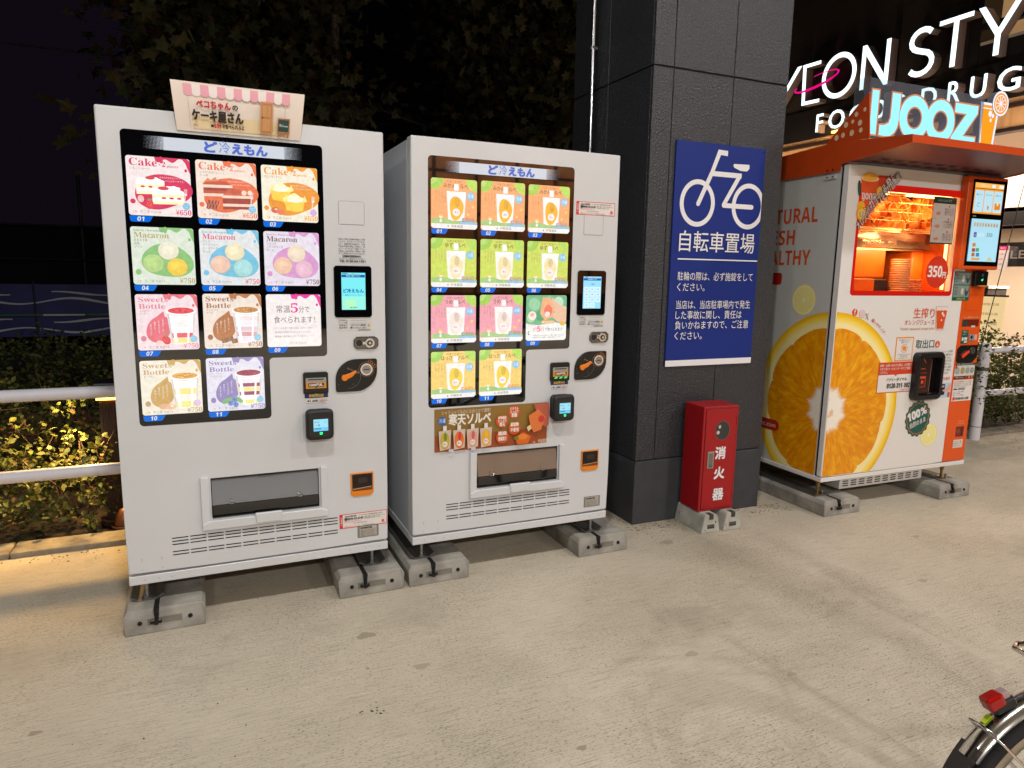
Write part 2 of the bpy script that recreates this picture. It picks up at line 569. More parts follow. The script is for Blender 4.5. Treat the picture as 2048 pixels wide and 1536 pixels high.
for _ in range(260): crumb(2.76 + rg.gauss(0, 0.16), rg.uniform(-1.9, 0.15), rg.uniform(0.0015, 0.004))
for _ in range(260): crumb(rg.uniform(-1.2, 6.5), rg.uniform(-2.3, 0.1), rg.uniform(0.0015, 0.0045))
for _ in range(200): crumb(rg.uniform(-1.5, 2.4), 0.94 - abs(rg.gauss(0, 0.06)), rg.uniform(0.003, 0.009))
for _ in range(12): crumb(0.74 + rg.gauss(0, 0.03), -0.88 + rg.gauss(0, 0.02), rg.uniform(0.004, 0.008))
for _ in range(60): crumb(rg.uniform(6.4, 8), rg.uniform(0.4, 0.96), rg.uniform(0.003, 0.01))
q.build('ground_litter', kind='stuff')
# soil bed, pavement behind it, road and land to the horizon
SOIL = noisy('soil', (22, 17, 12), (46, 36, 26), 12, 0.95, 0.8, 40)
BRICK = noisy('red_paving', (96, 56, 42), (128, 74, 56), 6, 0.85, 0.4, 30)
ASPH = noisy('asphalt', (40, 40, 42), (56, 55, 54), 30, 0.9, 0.4, 80)
mb = MB(); mb.add([(-150, 8.6, -0.09), (150, 8.6, -0.09), (150, 260, -0.09), (-150, 260, -0.09)], [(0, 1, 2, 3)], ASPH); mb.build('road', kind='structure')
mb = MB(); mb.add([(-150, -150, -0.12), (150, -150, -0.12), (150, 260, -0.12), (-150, 260, -0.12)], [(0, 1, 2, 3)], ASPH); mb.build('ground', kind='structure')
mb = MB(); mb.box(-20, 14, 1.13, 3.5, -0.2, -0.015, SOIL); mb.build('soil_bed', kind='structure')
mb = MB(); mb.box(-20, 14, 4.9, 8.6, -0.2, -0.02, SOIL); mb.build('verge', kind='structure')
pave = MB(); pave.box(-20, 14, 3.5, 4.9, -0.2, 0.0, BRICK); pave.build('pavement', kind='structure')
# kerb blocks along the bed
KERB = noisy('kerb_concrete', (120, 112, 98), (156, 147, 130), 14, 0.9, 0.4, 120, spots=(50, 0.7, (80, 72, 60)))
kroot = bpy.data.objects.new('kerb', None); COL.objects.link(kroot); kroot['kind'] = 'structure'
kme = None
for i in range(26):
    x = -5.4 + i * 0.6
    if kme is None:
        q = MB(); q.box(0.003, 0.597, 0.965, 1.13, -0.2, 0.028, KERB, 0.008)
        o = q.build('kerb_stone', kroot, (x, 0, 0)); kme = o
    else:
        o = kme.copy(); COL.objects.link(o); o.location = (x, 0, 0); o.parent = kroot

# ------------------------------------------------------------------ guard rail of white pipes
RAILW = mat((222, 220, 228), 0.35)
def guard_rail(x0, x1, posts, label, grp='white pipe guard rails along the planting'):
    t = thing('guard_rail', label, 'guard rail', ((x0 + x1) / 2, 0.93, 0), 0, grp)
    ox = (x0 + x1) / 2
    for z in (0.807, 0.417):
        q = MB(); q.tube([(x0 - ox, 0, z), (x1 - ox, 0, z)], 0.030, RAILW, n=16); q.build('rail', t)
    for px_ in posts:
        q = MB(); q.cyl((px_ - ox, 0, 0), (px_ - ox, 0, 0.86), 0.045, RAILW, n=20)
        q.cyl((px_ - ox, 0, 0.12), (px_ - ox, 0, 0.125), 0.047, DARK, n=20)
        q.cyl((px_ - ox, 0, 0.86), (px_ - ox, 0, 0.875), 0.047, RAILW, r1=0.03, n=20)
        po = q.build('post', t)
        q = MB(); q.cyl((px_ - ox, 0, 0.63), (px_ - ox, 0, 0.66), 0.0462, ZINC, n=20); q.build('strap', po)
    return t
guard_rail(-5.4, 2.2, (-4.6, -2.6, 1.4), 'white pipe guard rail passing behind the cake vending machine')
guard_rail(6.63, 12.2, (6.65, 9.6), 'white pipe guard rail beside the orange juice machine')

# ------------------------------------------------------------------ bollard lamp with warm light
bl = thing('bollard_light', 'brown ribbed bollard light glowing warm behind the cake vending machine', 'bollard light', (-0.155, 1.36, 0))
BROWN = mat((56, 37, 28), 0.5, metal=0.2)
q = MB(); q.box(-0.055, 0.055, -0.055, 0.055, 0.03, 0.70, BROWN)
for k in range(8):
    x = -0.049 + k * 0.014
    q.box(x - 0.0035, x + 0.0035, -0.0595, -0.0552, 0.04, 0.69, BROWN)
    q.box(-0.0595, -0.0552, x - 0.0035, x + 0.0035, 0.04, 0.69, BROWN)
q.build('post', bl)
q = MB(); q.box(-0.085, 0.085, -0.085, 0.085, 0.735, 0.80, mat((22, 22, 24), 0.4), 0.012); q.build('cap', bl)
q = MB(); q.box(-0.045, 0.045, -0.0885, -0.086, 0.755, 0.775, mat((150, 150, 150), 0.4)); q.build('plate', bl)
q = MB(); q.box(-0.07, 0.07, -0.07, 0.07, 0.705, 0.733, mat((255, 176, 70), 0.5, emit=9.0)); q.build('lamp_ring', bl)
q = MB(); q.cyl((0, 0, 0), (0, 0, 0.03), 0.10, BROWN, n=24); q.build('base', bl)
for dx, dy, e, tx, ty in ((-0.10, -0.09, 1.0, -0.5, -0.45), (-0.12, 0.05, 1.5, -0.9, 0.25)):
    ld = bpy.data.lights.new('bollard_lamp', 'SPOT'); ld.energy = e * 44; ld.spot_size = math.radians(125); ld.spot_blend = 0.7; ld.color = (1.0, 0.60, 0.20); ld.shadow_soft_size = 0.03
    lo = bpy.data.objects.new('bollard_lamp', ld); COL.objects.link(lo); lo.parent = bl; lo.location = (dx, dy, 0.70); lo.rotation_euler = Vector((tx, ty, -0.85)).to_track_quat('-Z', 'Y').to_euler()
up_ = thing('garden_spotlight', 'small brown domed garden fitting at the foot of the bollard light', 'garden light', (-0.125, 1.20, 0))
q = MB(); q.lathe([(0.0, 0.125), (0.018, 0.118), (0.036, 0.09), (0.046, 0.05), (0.048, 0.035)], mat((128, 78, 50), 0.4, metal=0.4)); q.build('dome', up_)
q = MB(); q.lathe([(0.058, 0.035), (0.062, 0.030), (0.062, 0.024), (0.050, 0.022)], mat((120, 82, 56), 0.35, metal=0.5)); q.build('rim', up_)
q = MB(); q.cyl((0, 0, -0.02), (0, 0, 0.023), 0.050, BLACK, n=20); q.build('housing', up_)

# ------------------------------------------------------------------ foliage
def leaf_mat(name, c, rough=0.68, t=0.25):
    m = bpy.data.materials.new(name); nt, b = nodes_of(m)
    tc = N(nt, 'ShaderNodeTexCoord'); n1 = N(nt, 'ShaderNodeTexNoise', _Scale=5.0, _Detail=3.0)
    nt.links.new(tc.outputs['Object'], n1.inputs['Vector'])
    a = tuple(v * 0.72 for v in c)
    r = ramp(nt, [(0.3, lin(a)), (0.7, lin(c))]); nt.links.new(n1.outputs[0], r.inputs[0])
    nt.links.new(r.outputs[0], b.inputs['Base Color']); b.inputs['Roughness'].default_value = rough
    tr = N(nt, 'ShaderNodeBsdfTranslucent'); nt.links.new(r.outputs[0], tr.inputs[0])
    mx = N(nt, 'ShaderNodeMixShader'); mx.inputs[0].default_value = t
    nt.links.new(b.outputs[0], mx.inputs[1]); nt.links.new(tr.outputs[0], mx.inputs[2])
    nt.links.new(mx.outputs[0], nt.nodes['Material Output'].inputs[0])
    return m
LEAVES = [leaf_mat('hedge_leaf_a', (94, 104, 44)), leaf_mat('hedge_leaf_b', (70, 84, 36)), leaf_mat('hedge_leaf_c', (122, 124, 56)), leaf_mat('hedge_leaf_d', (98, 72, 40))]
PLANES = [leaf_mat('plane_leaf_a', (74, 78, 38)), leaf_mat('plane_leaf_b', (56, 62, 32)), leaf_mat('plane_leaf_c', (92, 82, 42)), leaf_mat('plane_leaf_d', (84, 60, 36))]
TWIG = mat((74, 54, 38), 0.8)
OVAL = np.array([(0, 0, 0), (0.28, 0.22, 0.05), (0.30, 0.6, 0.06), (0, 1, 0), (-0.30, 0.6, 0.06), (-0.28, 0.22, 0.05)])
OVAL_F = [(0, 1, 2, 3), (0, 3, 4, 5)]
LOBE = np.array([(0, 0, 0), (0.5, -0.05, 0), (0.3, 0.25, 0.04), (0.62, 0.55, 0), (0.22, 0.6, 0.05), (0, 1.0, 0), (-0.22, 0.6, 0.05), (-0.62, 0.55, 0), (-0.3, 0.25, 0.04), (-0.5, -0.05, 0)])
LOBE_F = [(0, 1, 2, 3, 4, 5), (0, 5, 6, 7, 8, 9)]
def leaves(pts, size, rng, shape, faces, n_mats, wts, up_bias=0.5):
    n = len(pts)
    nrm = rng.normal(size=(n, 3)); nrm[:, 2] = np.abs(nrm[:, 2]) + up_bias
    nrm /= np.linalg.norm(nrm, axis=1)[:, None]
    t = rng.normal(size=(n, 3)); t -= (t * nrm).sum(1)[:, None] * nrm; t /= np.linalg.norm(t, axis=1)[:, None]
    b = np.cross(nrm, t)
    s = size * rng.uniform(0.6, 1.3, n)
    V = pts[:, None, :] + s[:, None, None] * (shape[None, :, 0:1] * b[:, None, :] + shape[None, :, 1:2] * t[:, None, :] + shape[None, :, 2:3] * nrm[:, None, :])
    k = len(shape)
    F = [tuple(i * k + j for j in f) for i in range(n) for f in faces]
    mi = np.repeat(rng.choice(n_mats, n, p=wts), len(faces))
    return V.reshape(-1, 3), F, mi
def leaf_object(name, V, F, mi, mats, parent=None, loc=(0, 0, 0)):
    me = bpy.data.meshes.new(name)
    me.from_pydata(V.tolist(), [], F)
    for m in mats: me.materials.append(m)
    me.polygons.foreach_set('material_index', mi.astype(np.int32))
    me.update()
    o = bpy.data.objects.new(name, me); COL.objects.link(o); o.parent = parent; o.location = loc
    return o
def hedge(x0, x1, y0, y1, h0, h1, n, size, seed, name='shrubbery', twigs=60, label=None):
    """leafy sprigs: every sprig is a short shoot with leaves in pairs"""
    rng = np.random.default_rng(seed)
    P = []; tw = MB()
    ns = n // 9
    cx = rng.uniform(x0, x1, ns); cy = rng.uniform(y0, y1, ns)
    top = h0 + (h1 - h0) * (0.5 + 0.5 * np.sin(cx * 2.1 + seed) * np.cos(cy * 2.7 + 1.3)) + rng.normal(size=ns) * 0.06
    cz = top * (1 - rng.uniform(0, 1, ns) ** 1.15 * 0.97)
    edge = np.clip((cy - y0) / 0.35, 0.35, 1); cz *= edge ** 0.35
    front = rng.uniform(0, 1, ns) < 0.22; cy[front] = y0 + rng.uniform(0, 0.18, front.sum()); cz[front] = rng.uniform(0.03, 0.8, front.sum()) * top[front]
    for i in range(ns):
        d = rng.normal(size=3) * (0.7, 0.7, 0.5) + np.array([0, -0.25, 0.75]); d /= np.linalg.norm(d)
        L = rng.uniform(0.08, 0.2)
        for k in range(9):
            P.append(np.array([cx[i], cy[i], cz[i]]) + d * L * k / 8 + rng.normal(size=3) * 0.012)
        if i % max(1, ns // 400) == 0:
            a = np.array([cx[i], cy[i], cz[i]])
            tw.tube([tuple(a - d * 0.12), tuple(a + d * L)], 0.0022, TWIG, n=3)
    for k in range(twigs):
        x, y = rng.uniform(x0, x1), rng.uniform(y0 + 0.05, y1)
        p = [(x, y, 0)]
        for j in range(4):
            p.append((p[-1][0] + rng.normal() * 0.05, p[-1][1] + rng.normal() * 0.05, p[-1][2] + h0 * rng.uniform(0.15, 0.3)))
        tw.tube(p, 0.004, TWIG, n=4)
    V, F, mi = leaves(np.array(P), size, rng, OVAL, OVAL_F, 4, [0.4, 0.33, 0.2, 0.07], 0.4)
    k = len(V)
    V = np.vstack([V, np.array(tw.v)]); F = F + [tuple(i + k for i in f) for f in tw.f]
    mi = np.concatenate([mi, np.full(len(tw.f), 4)])
    o = leaf_object(name, V, F, mi, LEAVES + [TWIG]); o['kind'] = 'stuff'
    if label: o['label'] = label
    return o
hedge(-2.6, 2.3, 1.22, 3.3, 0.46, 0.66, 26000, 0.034, 3, label='low leafy shrubs behind the left guard rail')
hedge(-5.0, 5.5, 5.0, 8.2, 0.38, 0.62, 26000, 0.05, 5, label='dark far hedge beyond the red paving', twigs=20)
hedge(5.0, 8.0, 1.16, 2.3, 0.66, 0.94, 22000, 0.036, 9, label='leafy shrubs behind the right guard rail')
# sprigs that push through the right rail
rng = np.random.default_rng(21)
P = []
for i in range(230):
    c = np.array([rng.uniform(6.42, 8.1), rng.uniform(0.80, 1.12), 0.30 + 0.62 * rng.uniform(0, 1) ** 0.8])
    d = rng.normal(size=3); d[1] -= 0.8; d /= np.linalg.norm(d)
    for k in range(9): P.append(c + d * 0.02 * k + rng.normal(size=3) * 0.01)
V, F, mi = leaves(np.array(P), 0.034, rng, OVAL, OVAL_F, 4, [0.45, 0.3, 0.2, 0.05])
o = leaf_object('overhanging_leaves', V, F, mi, LEAVES); o['kind'] = 'stuff'

BARK = noisy('plane_bark', (84, 76, 60), (132, 120, 96), 8, 0.85, 0.5, 30)
def tree(label, x, y, h, r, zc, seed, n=9500):
    t = thing('plane_tree', label, 'tree', (x, y, 0), 0, 'plane trees beyond the planting')
    rng = np.random.default_rng(seed)
    q = MB()
    q.tube([(0, 0, -0.1), (0.03, 0.02, 1.2), (-0.02, 0.04, 2.4), (0.05, 0, h)], 0.1, BARK, n=12, rs=[0.15, 0.12, 0.10, 0.03])
    cl = []
    for k in range(16):
        a = rng.uniform(0, 2 * PI); z0 = rng.uniform(1.9, h * 0.85); L = r * rng.uniform(0.6, 1.0)
        e = (L * math.cos(a), L * math.sin(a), z0 + rng.uniform(0.3, 1.2))
        q.tube([(0, 0, z0), (e[0] * 0.5, e[1] * 0.5, (z0 + e[2]) / 2 + 0.1), e], 0.03, BARK, n=6, rs=[0.045, 0.03, 0.008])
        cl.append(e); cl.append((e[0] * 0.6, e[1] * 0.6, (z0 + e[2]) / 2 + 0.3))
    q.build('trunk', t)
    C = np.array(cl + [(rng.normal() * r * 0.45, rng.normal() * r * 0.45, zc + rng.normal() * (h - zc) * 0.6) for _ in range(26)])
    idx = rng.integers(0, len(C), n)
    P = C[idx] + rng.normal(size=(n, 3)) * np.array([0.34, 0.34, 0.30])
    P = P[P[:, 2] > 2.35]
    V, F, mi = leaves(P, 0.125, rng, LOBE, LOBE_F, 4, [0.42, 0.36, 0.15, 0.07], 0.2)
    leaf_object('crown', V, F, mi, PLANES, t)
    return t
tree('dark plane tree standing directly behind the cake vending machine', 0.75, 6.0, 6.2, 1.25, 4.0, 11)
tree('dark plane tree standing between the sorbet vending machine and the grey pillar', 4.9, 6.4, 6.4, 1.3, 4.2, 12)

# ------------------------------------------------------------------ hoarding across the road, scaffold, pole, wires, flats
BLUE = noisy('blue_hoarding_sheet', (44, 48, 112), (54, 58, 126), 3, 0.5)
hd = thing('site_hoarding', 'dark blue site hoarding with pale wave stripes across the road', 'hoarding', (-2.6, 11, 0))
WV = mat((214, 216, 226), 0.6)
for k in range(6):
    x0 = -5.4 + k * 1.45
    pn = MB(); pn.box(0, 1.42, 0, 0.03, 0.20, 1.08, BLUE); pn.box(-0.02, 0.0, -0.02, 0.05, 0, 1.12, DARK)
    po = pn.build('panel', hd, (x0, 0, 0))
    wv = Print(-0.004, 0.001)
    for zz, am, wd in ((0.93, 0.03, 0.028), (0.80, 0.05, 0.035), (0.47, 0.03, 0.03), (0.31, 0.045, 0.03)):
        pts = []
        xs = [1.42 * i / 18 for i in range(19)]
        if am < 0.04: xs = xs[3:15]
        f = lambda x: zz + am * math.sin(x * 4.4 + zz * 7)
        thick = lambda x: wd * (0.35 + 0.65 * math.sin(PI * (x - xs[0]) / (xs[-1] - xs[0] + 1e-6)) ** 2) / 2 + 0.004
        wv.poly([(x, f(x) - thick(x)) for x in xs] + [(x, f(x) + thick(x)) for x in reversed(xs)], WV)
    wv.build('wave_stripe', po)
q = MB(); q.box(-6, 3.2, -0.06, -0.03, 0.555, 0.58, mat((60, 130, 70), 0.5)); 
for k in range(7): q.box(-6 + k * 1.3, -5.4 + k * 1.3, -0.062, -0.028, 0.553, 0.582, mat((215, 215, 215), 0.5))
q.build('striped_bar', hd)
# seated worker shape far beyond the road is too small; mesh screen with posts above the hoarding
sc = thing('mesh_screen', 'dark mesh screen on thin posts rising behind the blue hoarding', 'screen', (-2.6, 12.2, 0))
q = MB(); q.box(-8, 6.5, 0, 0.02, 0.0, 2.1, mat((10, 9, 15), 0.9)); q.build('mesh_sheet', sc)
pm = None
for k in range(8):
    if pm is None:
        q = MB(); q.cyl((0, -0.05, 0), (0, -0.05, 3.0), 0.03, mat((28, 27, 36), 0.5), n=8); pm = q.build('post', sc, (-6.6, 0, 0))
    else:
        c = pm.copy(); COL.objects.link(c); c.parent = sc; c.location = (-6.6 + 1.9 * k, 0, 0)
for z in (1.5, 2.1):
    q = MB(); q.cyl((-8, -0.09, z), (6.5, -0.09, z), 0.02, mat((22, 21, 30), 0.5), n=6); q.build('rail', sc)
q = MB(); q.cyl((0, 0, 0), (0, 0, 8.5), 0.065, mat((120, 116, 112), 0.7), r1=0.05, n=14)
for k in range(12): q.box(-0.11, 0.11, -0.008, 0.008, 2.4 + k * 0.45, 2.415 + k * 0.45, ZINC)
tag(q.build('utility_pole', loc=(2.1, 6.9, 0)), 'slim grey utility pole beside the plane tree behind the cake machine', 'utility pole')
def wire(p0, p1, sag, label):
    pts = []
    for k in range(17):
        t = k / 16
        pts.append((p0[0] + (p1[0] - p0[0]) * t, p0[1] + (p1[1] - p0[1]) * t, p0[2] + (p1[2] - p0[2]) * t - sag * 4 * t * (1 - t)))
    q = MB(); q.tube(pts, 0.012, mat((52, 52, 60), 0.6), n=5); tag(q.build('overhead_wire'), label, 'wire', 'overhead wires')
wire((2.1, 6.9, 5.2), (8.6, 10.5, 5.0), 0.25, 'upper overhead wire running right from the utility pole')
wire((2.1, 6.9, 3.75), (8.2, 8.4, 3.2), 0.2, 'lower overhead wire running right from the utility pole')
wire((2.1, 6.9, 4.0), (-9, 9.5, 5.1), 0.35, 'overhead wire crossing the dark sky on the left')
ap = thing('apartment_block', 'unlit dark apartment block with rows of balconies between the two trees', 'building', (9, 26, 0))
FLAT = mat((50, 42, 48), 0.85); FLATD = mat((14, 13, 20), 0.3)
q = MB(); q.box(-9, 12, 0, 8, 0, 19, FLAT); q.build('wall', ap)
wme = None; bme = None
for f in range(6):
    z = 1.2 + f * 2.9
    if bme is None:
        q = MB(); q.box(-9, 12, -1.0, -0.9, 0, 1.1, FLAT); q.box(-9, 12, -1.0, 0, -0.15, 0, FLAT); bme = q.build('balcony', ap, (0, 0, z))
    else:
        c = bme.copy(); COL.objects.link(c); c.parent = ap; c.location = (0, 0, z)
    for k in range(9):
        if wme is None:
            q = MB(); q.box(0, 1.5, -0.03, 0.0, 0.1, 2.0, FLATD); wme = q.build('window', ap, (-8.3 + k * 2.25, -0.002, z))
        else:
            c = wme.copy(); COL.objects.link(c); c.parent = ap; c.location = (-8.3 + k * 2.25, -0.002, z)

# ------------------------------------------------------------------ grey pillar
PX, PY, PA = 2.516, 0.244, math.radians(-0.372)
PW, PD = 0.916, 0.865
pil = thing('pillar', 'massive dark grey textured pillar with a smooth base between the vending machines', 'pillar', (PX, PY, 0), PA)
q = MB(); q.box(0.012, PW - 0.012, 0.012, PD - 0.012, 0.37, 5.2, PAINT_GS); q.build('core', pil)
q = MB()
q.prism([(0.0 - 0.006, 0.0), (PW + 0.006, 0.0), (PW + 0.006, 0.345), (PW - 0.001, 0.372), (0.001, 0.372), (-0.006, 0.345)], -0.006, PD + 0.006, PAINT_GS, bev=0.004)
q.build('base', pil)
zs_ = [0.378, 1.17, 1.95, 2.498, 3.3, 4.1, 5.2]
zs_ = [0.378, 2.498, 4.6]
xs_ = [0.0, 0.127, 0.527, PW]
for i in range(3):
    for j in range(2):
        a, b = xs_[i] + (0 if i == 0 else 0.002), xs_[i + 1] - (0 if i == 2 else 0.002)
        q = MB(); q.box(a, b, 0, 0.02, zs_[j] + (0.004 if j else 0), zs_[j + 1] - 0.004, PAINT_G, 0.0022, 1); q.build('panel', pil)
ys_ = [0.021, 0.45, PD]
for side in (0, 1):
    for i in range(2):
        for j in range(2):
            q = MB(); x0 = 0.0 if side == 0 else PW - 0.02
            q.box(x0, x0 + 0.02, ys_[i] + 0.001, ys_[i + 1] - 0.002, zs_[j] + (0.004 if j else 0), zs_[j + 1] - 0.004, PAINT_G, 0.0022, 1); q.build('panel', pil)
q = MB(); q.box(0.0, PW, 0, PD, 4.61, 5.2, PAINT_G); q.build('upper_panel', pil)
cd = thing('conduit_pipe', 'thin bright metal conduit pipe running up the left face of the grey pillar', 'pipe', (PX - 0.03, 1.074, 0))
cd.location = (PX - 0.028, PY + 0.585, 0)
q = MB(); q.cyl((0, 0, 0), (0, 0, 5.0), 0.014, CHROME, n=14); q.build('pipe', cd)
for z in (0.9, 1.8, 2.72, 3.6):
    q = MB(); q.box(-0.018, 0.026, -0.006, 0.006, z, z + 0.016, STEEL); q.box(-0.012, -0.004, -0.034, -0.004, z + 0.002, z + 0.014, CHROME); q.build('clip', cd)

# bicycle parking sign
SGB = mat((20, 44, 124), 0.5, spec=0.3)
SGW = mat((232, 230, 232), 0.45)
sg = thing('bicycle_parking_sign', 'tall blue bicycle parking sign with white bicycle symbol and text on the pillar', 'sign', (PX, PY, 0), PA)
q = MB(); q.box(0.160, 0.778, -0.012, -0.002, 0.911, 2.137, SGB, 0.0015, 1); q.build('plate', sg)
P_ = Print(-0.0125)
P_.rect(0.160, 0.912, 0.778, 0.946, SGW)
P_.ring(0.318, 1.815, 0.119, 0.127, 0.026, SGW, n=44)
import bisect
def clip_ring(P, cx, cz, rx, rz, wd, m, xmax, n=48):
    y = P.lay(); segs = []
    for k in range(n):
        t0, t1 = 2 * PI * k / n, 2 * PI * (k + 1) / n
        qd = [(cx + (rx - d) * math.cos(t), cz + (rz - d) * math.sin(t)) for t, d in ((t0, 0), (t1, 0), (t1, wd), (t0, wd))]
        if min(p[0] for p in qd) > xmax: continue
        qd = [(min(p[0], xmax), p[1]) for p in qd]
        o = len(P.v)
        P.add([(p[0], y, p[1]) for p in qd], [(0, 1, 2, 3)], m)
clip_ring(P_, 0.676, 1.815, 0.119, 0.127, 0.026, SGW, 0.772)
P_.stroke([(0.322, 1.812), (0.402, 1.978)], 0.026, SGW)
P_.poly([(0.389, 1.978), (0.415, 1.978), (0.458, 2.081), (0.506, 2.078), (0.506, 2.106), (0.440, 2.108)], SGW)
P_.rect(0.400, 1.965, 0.612, 1.992, SGW)
P_.stroke([(0.600, 1.979), (0.498, 1.815)], 0.026, SGW)
P_.stroke([(0.498, 1.812), (0.700, 1.812)], 0.026, SGW)
P_.poly([(0.552, 2.040), (0.662, 2.043), (0.664, 2.022), (0.648, 2.006), (0.600, 2.006), (0.556, 2.020), (0.548, 2.030)], SGW)
P_.text('自転車置場', 0.208, 1.562, 0.085, SGW, w=0.53, bold=0.008)
P_.rect(0.203, 1.507, 0.779 - 0.01, 1.514, SGW)
for s_, z_, w_ in (('駐輪の際は、必ず施錠をして', 1.398, 0.534), ('ください。', 1.338, 0.19), ('当店は、当店駐車場内で発生', 1.240, 0.530), ('した事故に関し、責任は', 1.182, 0.47), ('負いかねますので、ご注意', 1.125, 0.525), ('ください。', 1.066, 0.19)):
    P_.text(s_, 0.209, z_, 0.036, SGW, w=w_)
P_.build('lettering', sg)
for x in (0.172, 0.766):
    for z in (0.96, 2.12):
        q = MB(); q.cyl((x, -0.012, z), (x, -0.0155, z), 0.005, mat((20, 44, 120), 0.3), n=10); q.build('screw', sg)

# ------------------------------------------------------------------ fire extinguisher box
EX = thing('extinguisher_box', 'red fire extinguisher box with round window on two concrete feet before the pillar', 'fire extinguisher box', (2.809, 0.036, 0), math.radians(-3.2))
RED = mat((158, 9, 20), 0.34, spec=0.5)
q = MB(); q.box(0, 0.235, 0, 0.176, 0.107, 0.108 + 0.60, RED, 0.003, 1); q.build('cabinet', EX)
q = MB(); q.box(0.016, 0.219, -0.004, 0.001, 0.122, 0.692, RED, 0.0015, 1); dr = q.build('door', EX)
q = MB()
for a in ((0.0135, 0.0155, 0.12, 0.694), (0.2195, 0.2215, 0.12, 0.694)): q.box(a[0], a[1], -0.0012, 0.002, a[2], a[3], BLACKM)
for z in (0.1195, 0.6925): q.box(0.0135, 0.2215, -0.0012, 0.002, z, z + 0.002, BLACKM)
q.build('door_gap', EX)
P_ = Print(-0.0043)
P_.ell(0.128, 0.570, 0.049, 0.055, RED, n=36)
P_.ring(0.128, 0.570, 0.049, 0.055, 0.003, mat((90, 90, 90), 0.3), n=40)
P_.build('window_rim', dr)
q = MB(); P3 = Print(-0.0050); P3.ell(0.128, 0.570, 0.046, 0.052, mat((52, 50, 50), 0.06), n=36)
P3.ell(0.108, 0.592, 0.008, 0.011, mat((190, 186, 180), 0.4), n=12); P3.ell(0.098, 0.560, 0.013, 0.013, mat((150, 100, 90), 0.4), n=14); P3.ell(0.098, 0.560, 0.009, 0.009, mat((205, 198, 190), 0.4), n=14)
P3.build('window', dr)
q = MB(); q.box(0.036, 0.080, -0.009, -0.004, 0.356, 0.454, mat((150, 146, 132), 0.4, metal=0.4), 0.002, 1); hh = q.build('handle', dr)
q = MB(); q.box(0.045, 0.071, -0.0095, -0.0088, 0.366, 0.444, mat((110, 106, 96), 0.45)); q.box(0.047, 0.069, -0.012, -0.0094, 0.367, 0.375, ZINC); q.build('pull_recess', hh)
P_ = Print(-0.0045)
for ch, z in (('消', 0.410), ('火', 0.295), ('器', 0.171)):
    P_.text(ch, 0.123, z + 0.004, 0.052, SGW, al='c', bold=0.045)
P_.build('lettering', dr)
for z in (0.16, 0.60):
    q = MB(); q.cyl((0.2225, -0.003, z), (0.2225, -0.003, z + 0.05), 0.004, RED, n=10); q.build('hinge', EX)
def ext_foot(x, lab=None):
    q = MB()
    WC = CONC_W
    pr_ = [(-0.062, 0.0), (0.062, 0.0), (0.060, 0.012), (0.045, 0.092), (0.036, 0.105), (-0.036, 0.105), (-0.045, 0.092), (-0.060, 0.012)]
    q.prism([(p[0] + x, p[1]) for p in pr_], -0.060, 0.20, WC, bev=0.004)
    o = q.build('foot', EX)
    q = MB(); q.box(x - 0.024, x + 0.024, -0.0615, -0.052, 0.026, 0.050, mat((84, 80, 72), 0.9)); q.box(x - 0.018, x + 0.018, -0.0618, -0.0600, 0.028, 0.034, mat((40, 38, 34), 0.9)); q.build('slot', o)
    q = MB(); q.box(x - 0.014, x + 0.014, -0.0612, -0.02, 0.078, 0.1065, mat((60, 58, 54), 0.8)); q.cyl((x, -0.058, 0.088), (x, -0.045, 0.088), 0.009, ZINC, n=8); q.build('bolt_recess', o)
CONC_W = noisy('pale_cast_concrete', (150, 148, 138), (188, 186, 176), 12, 0.85, 0.3, 120, spots=(45, 0.7, (96, 92, 84)))
ext_foot(0.048); ext_foot(0.196)

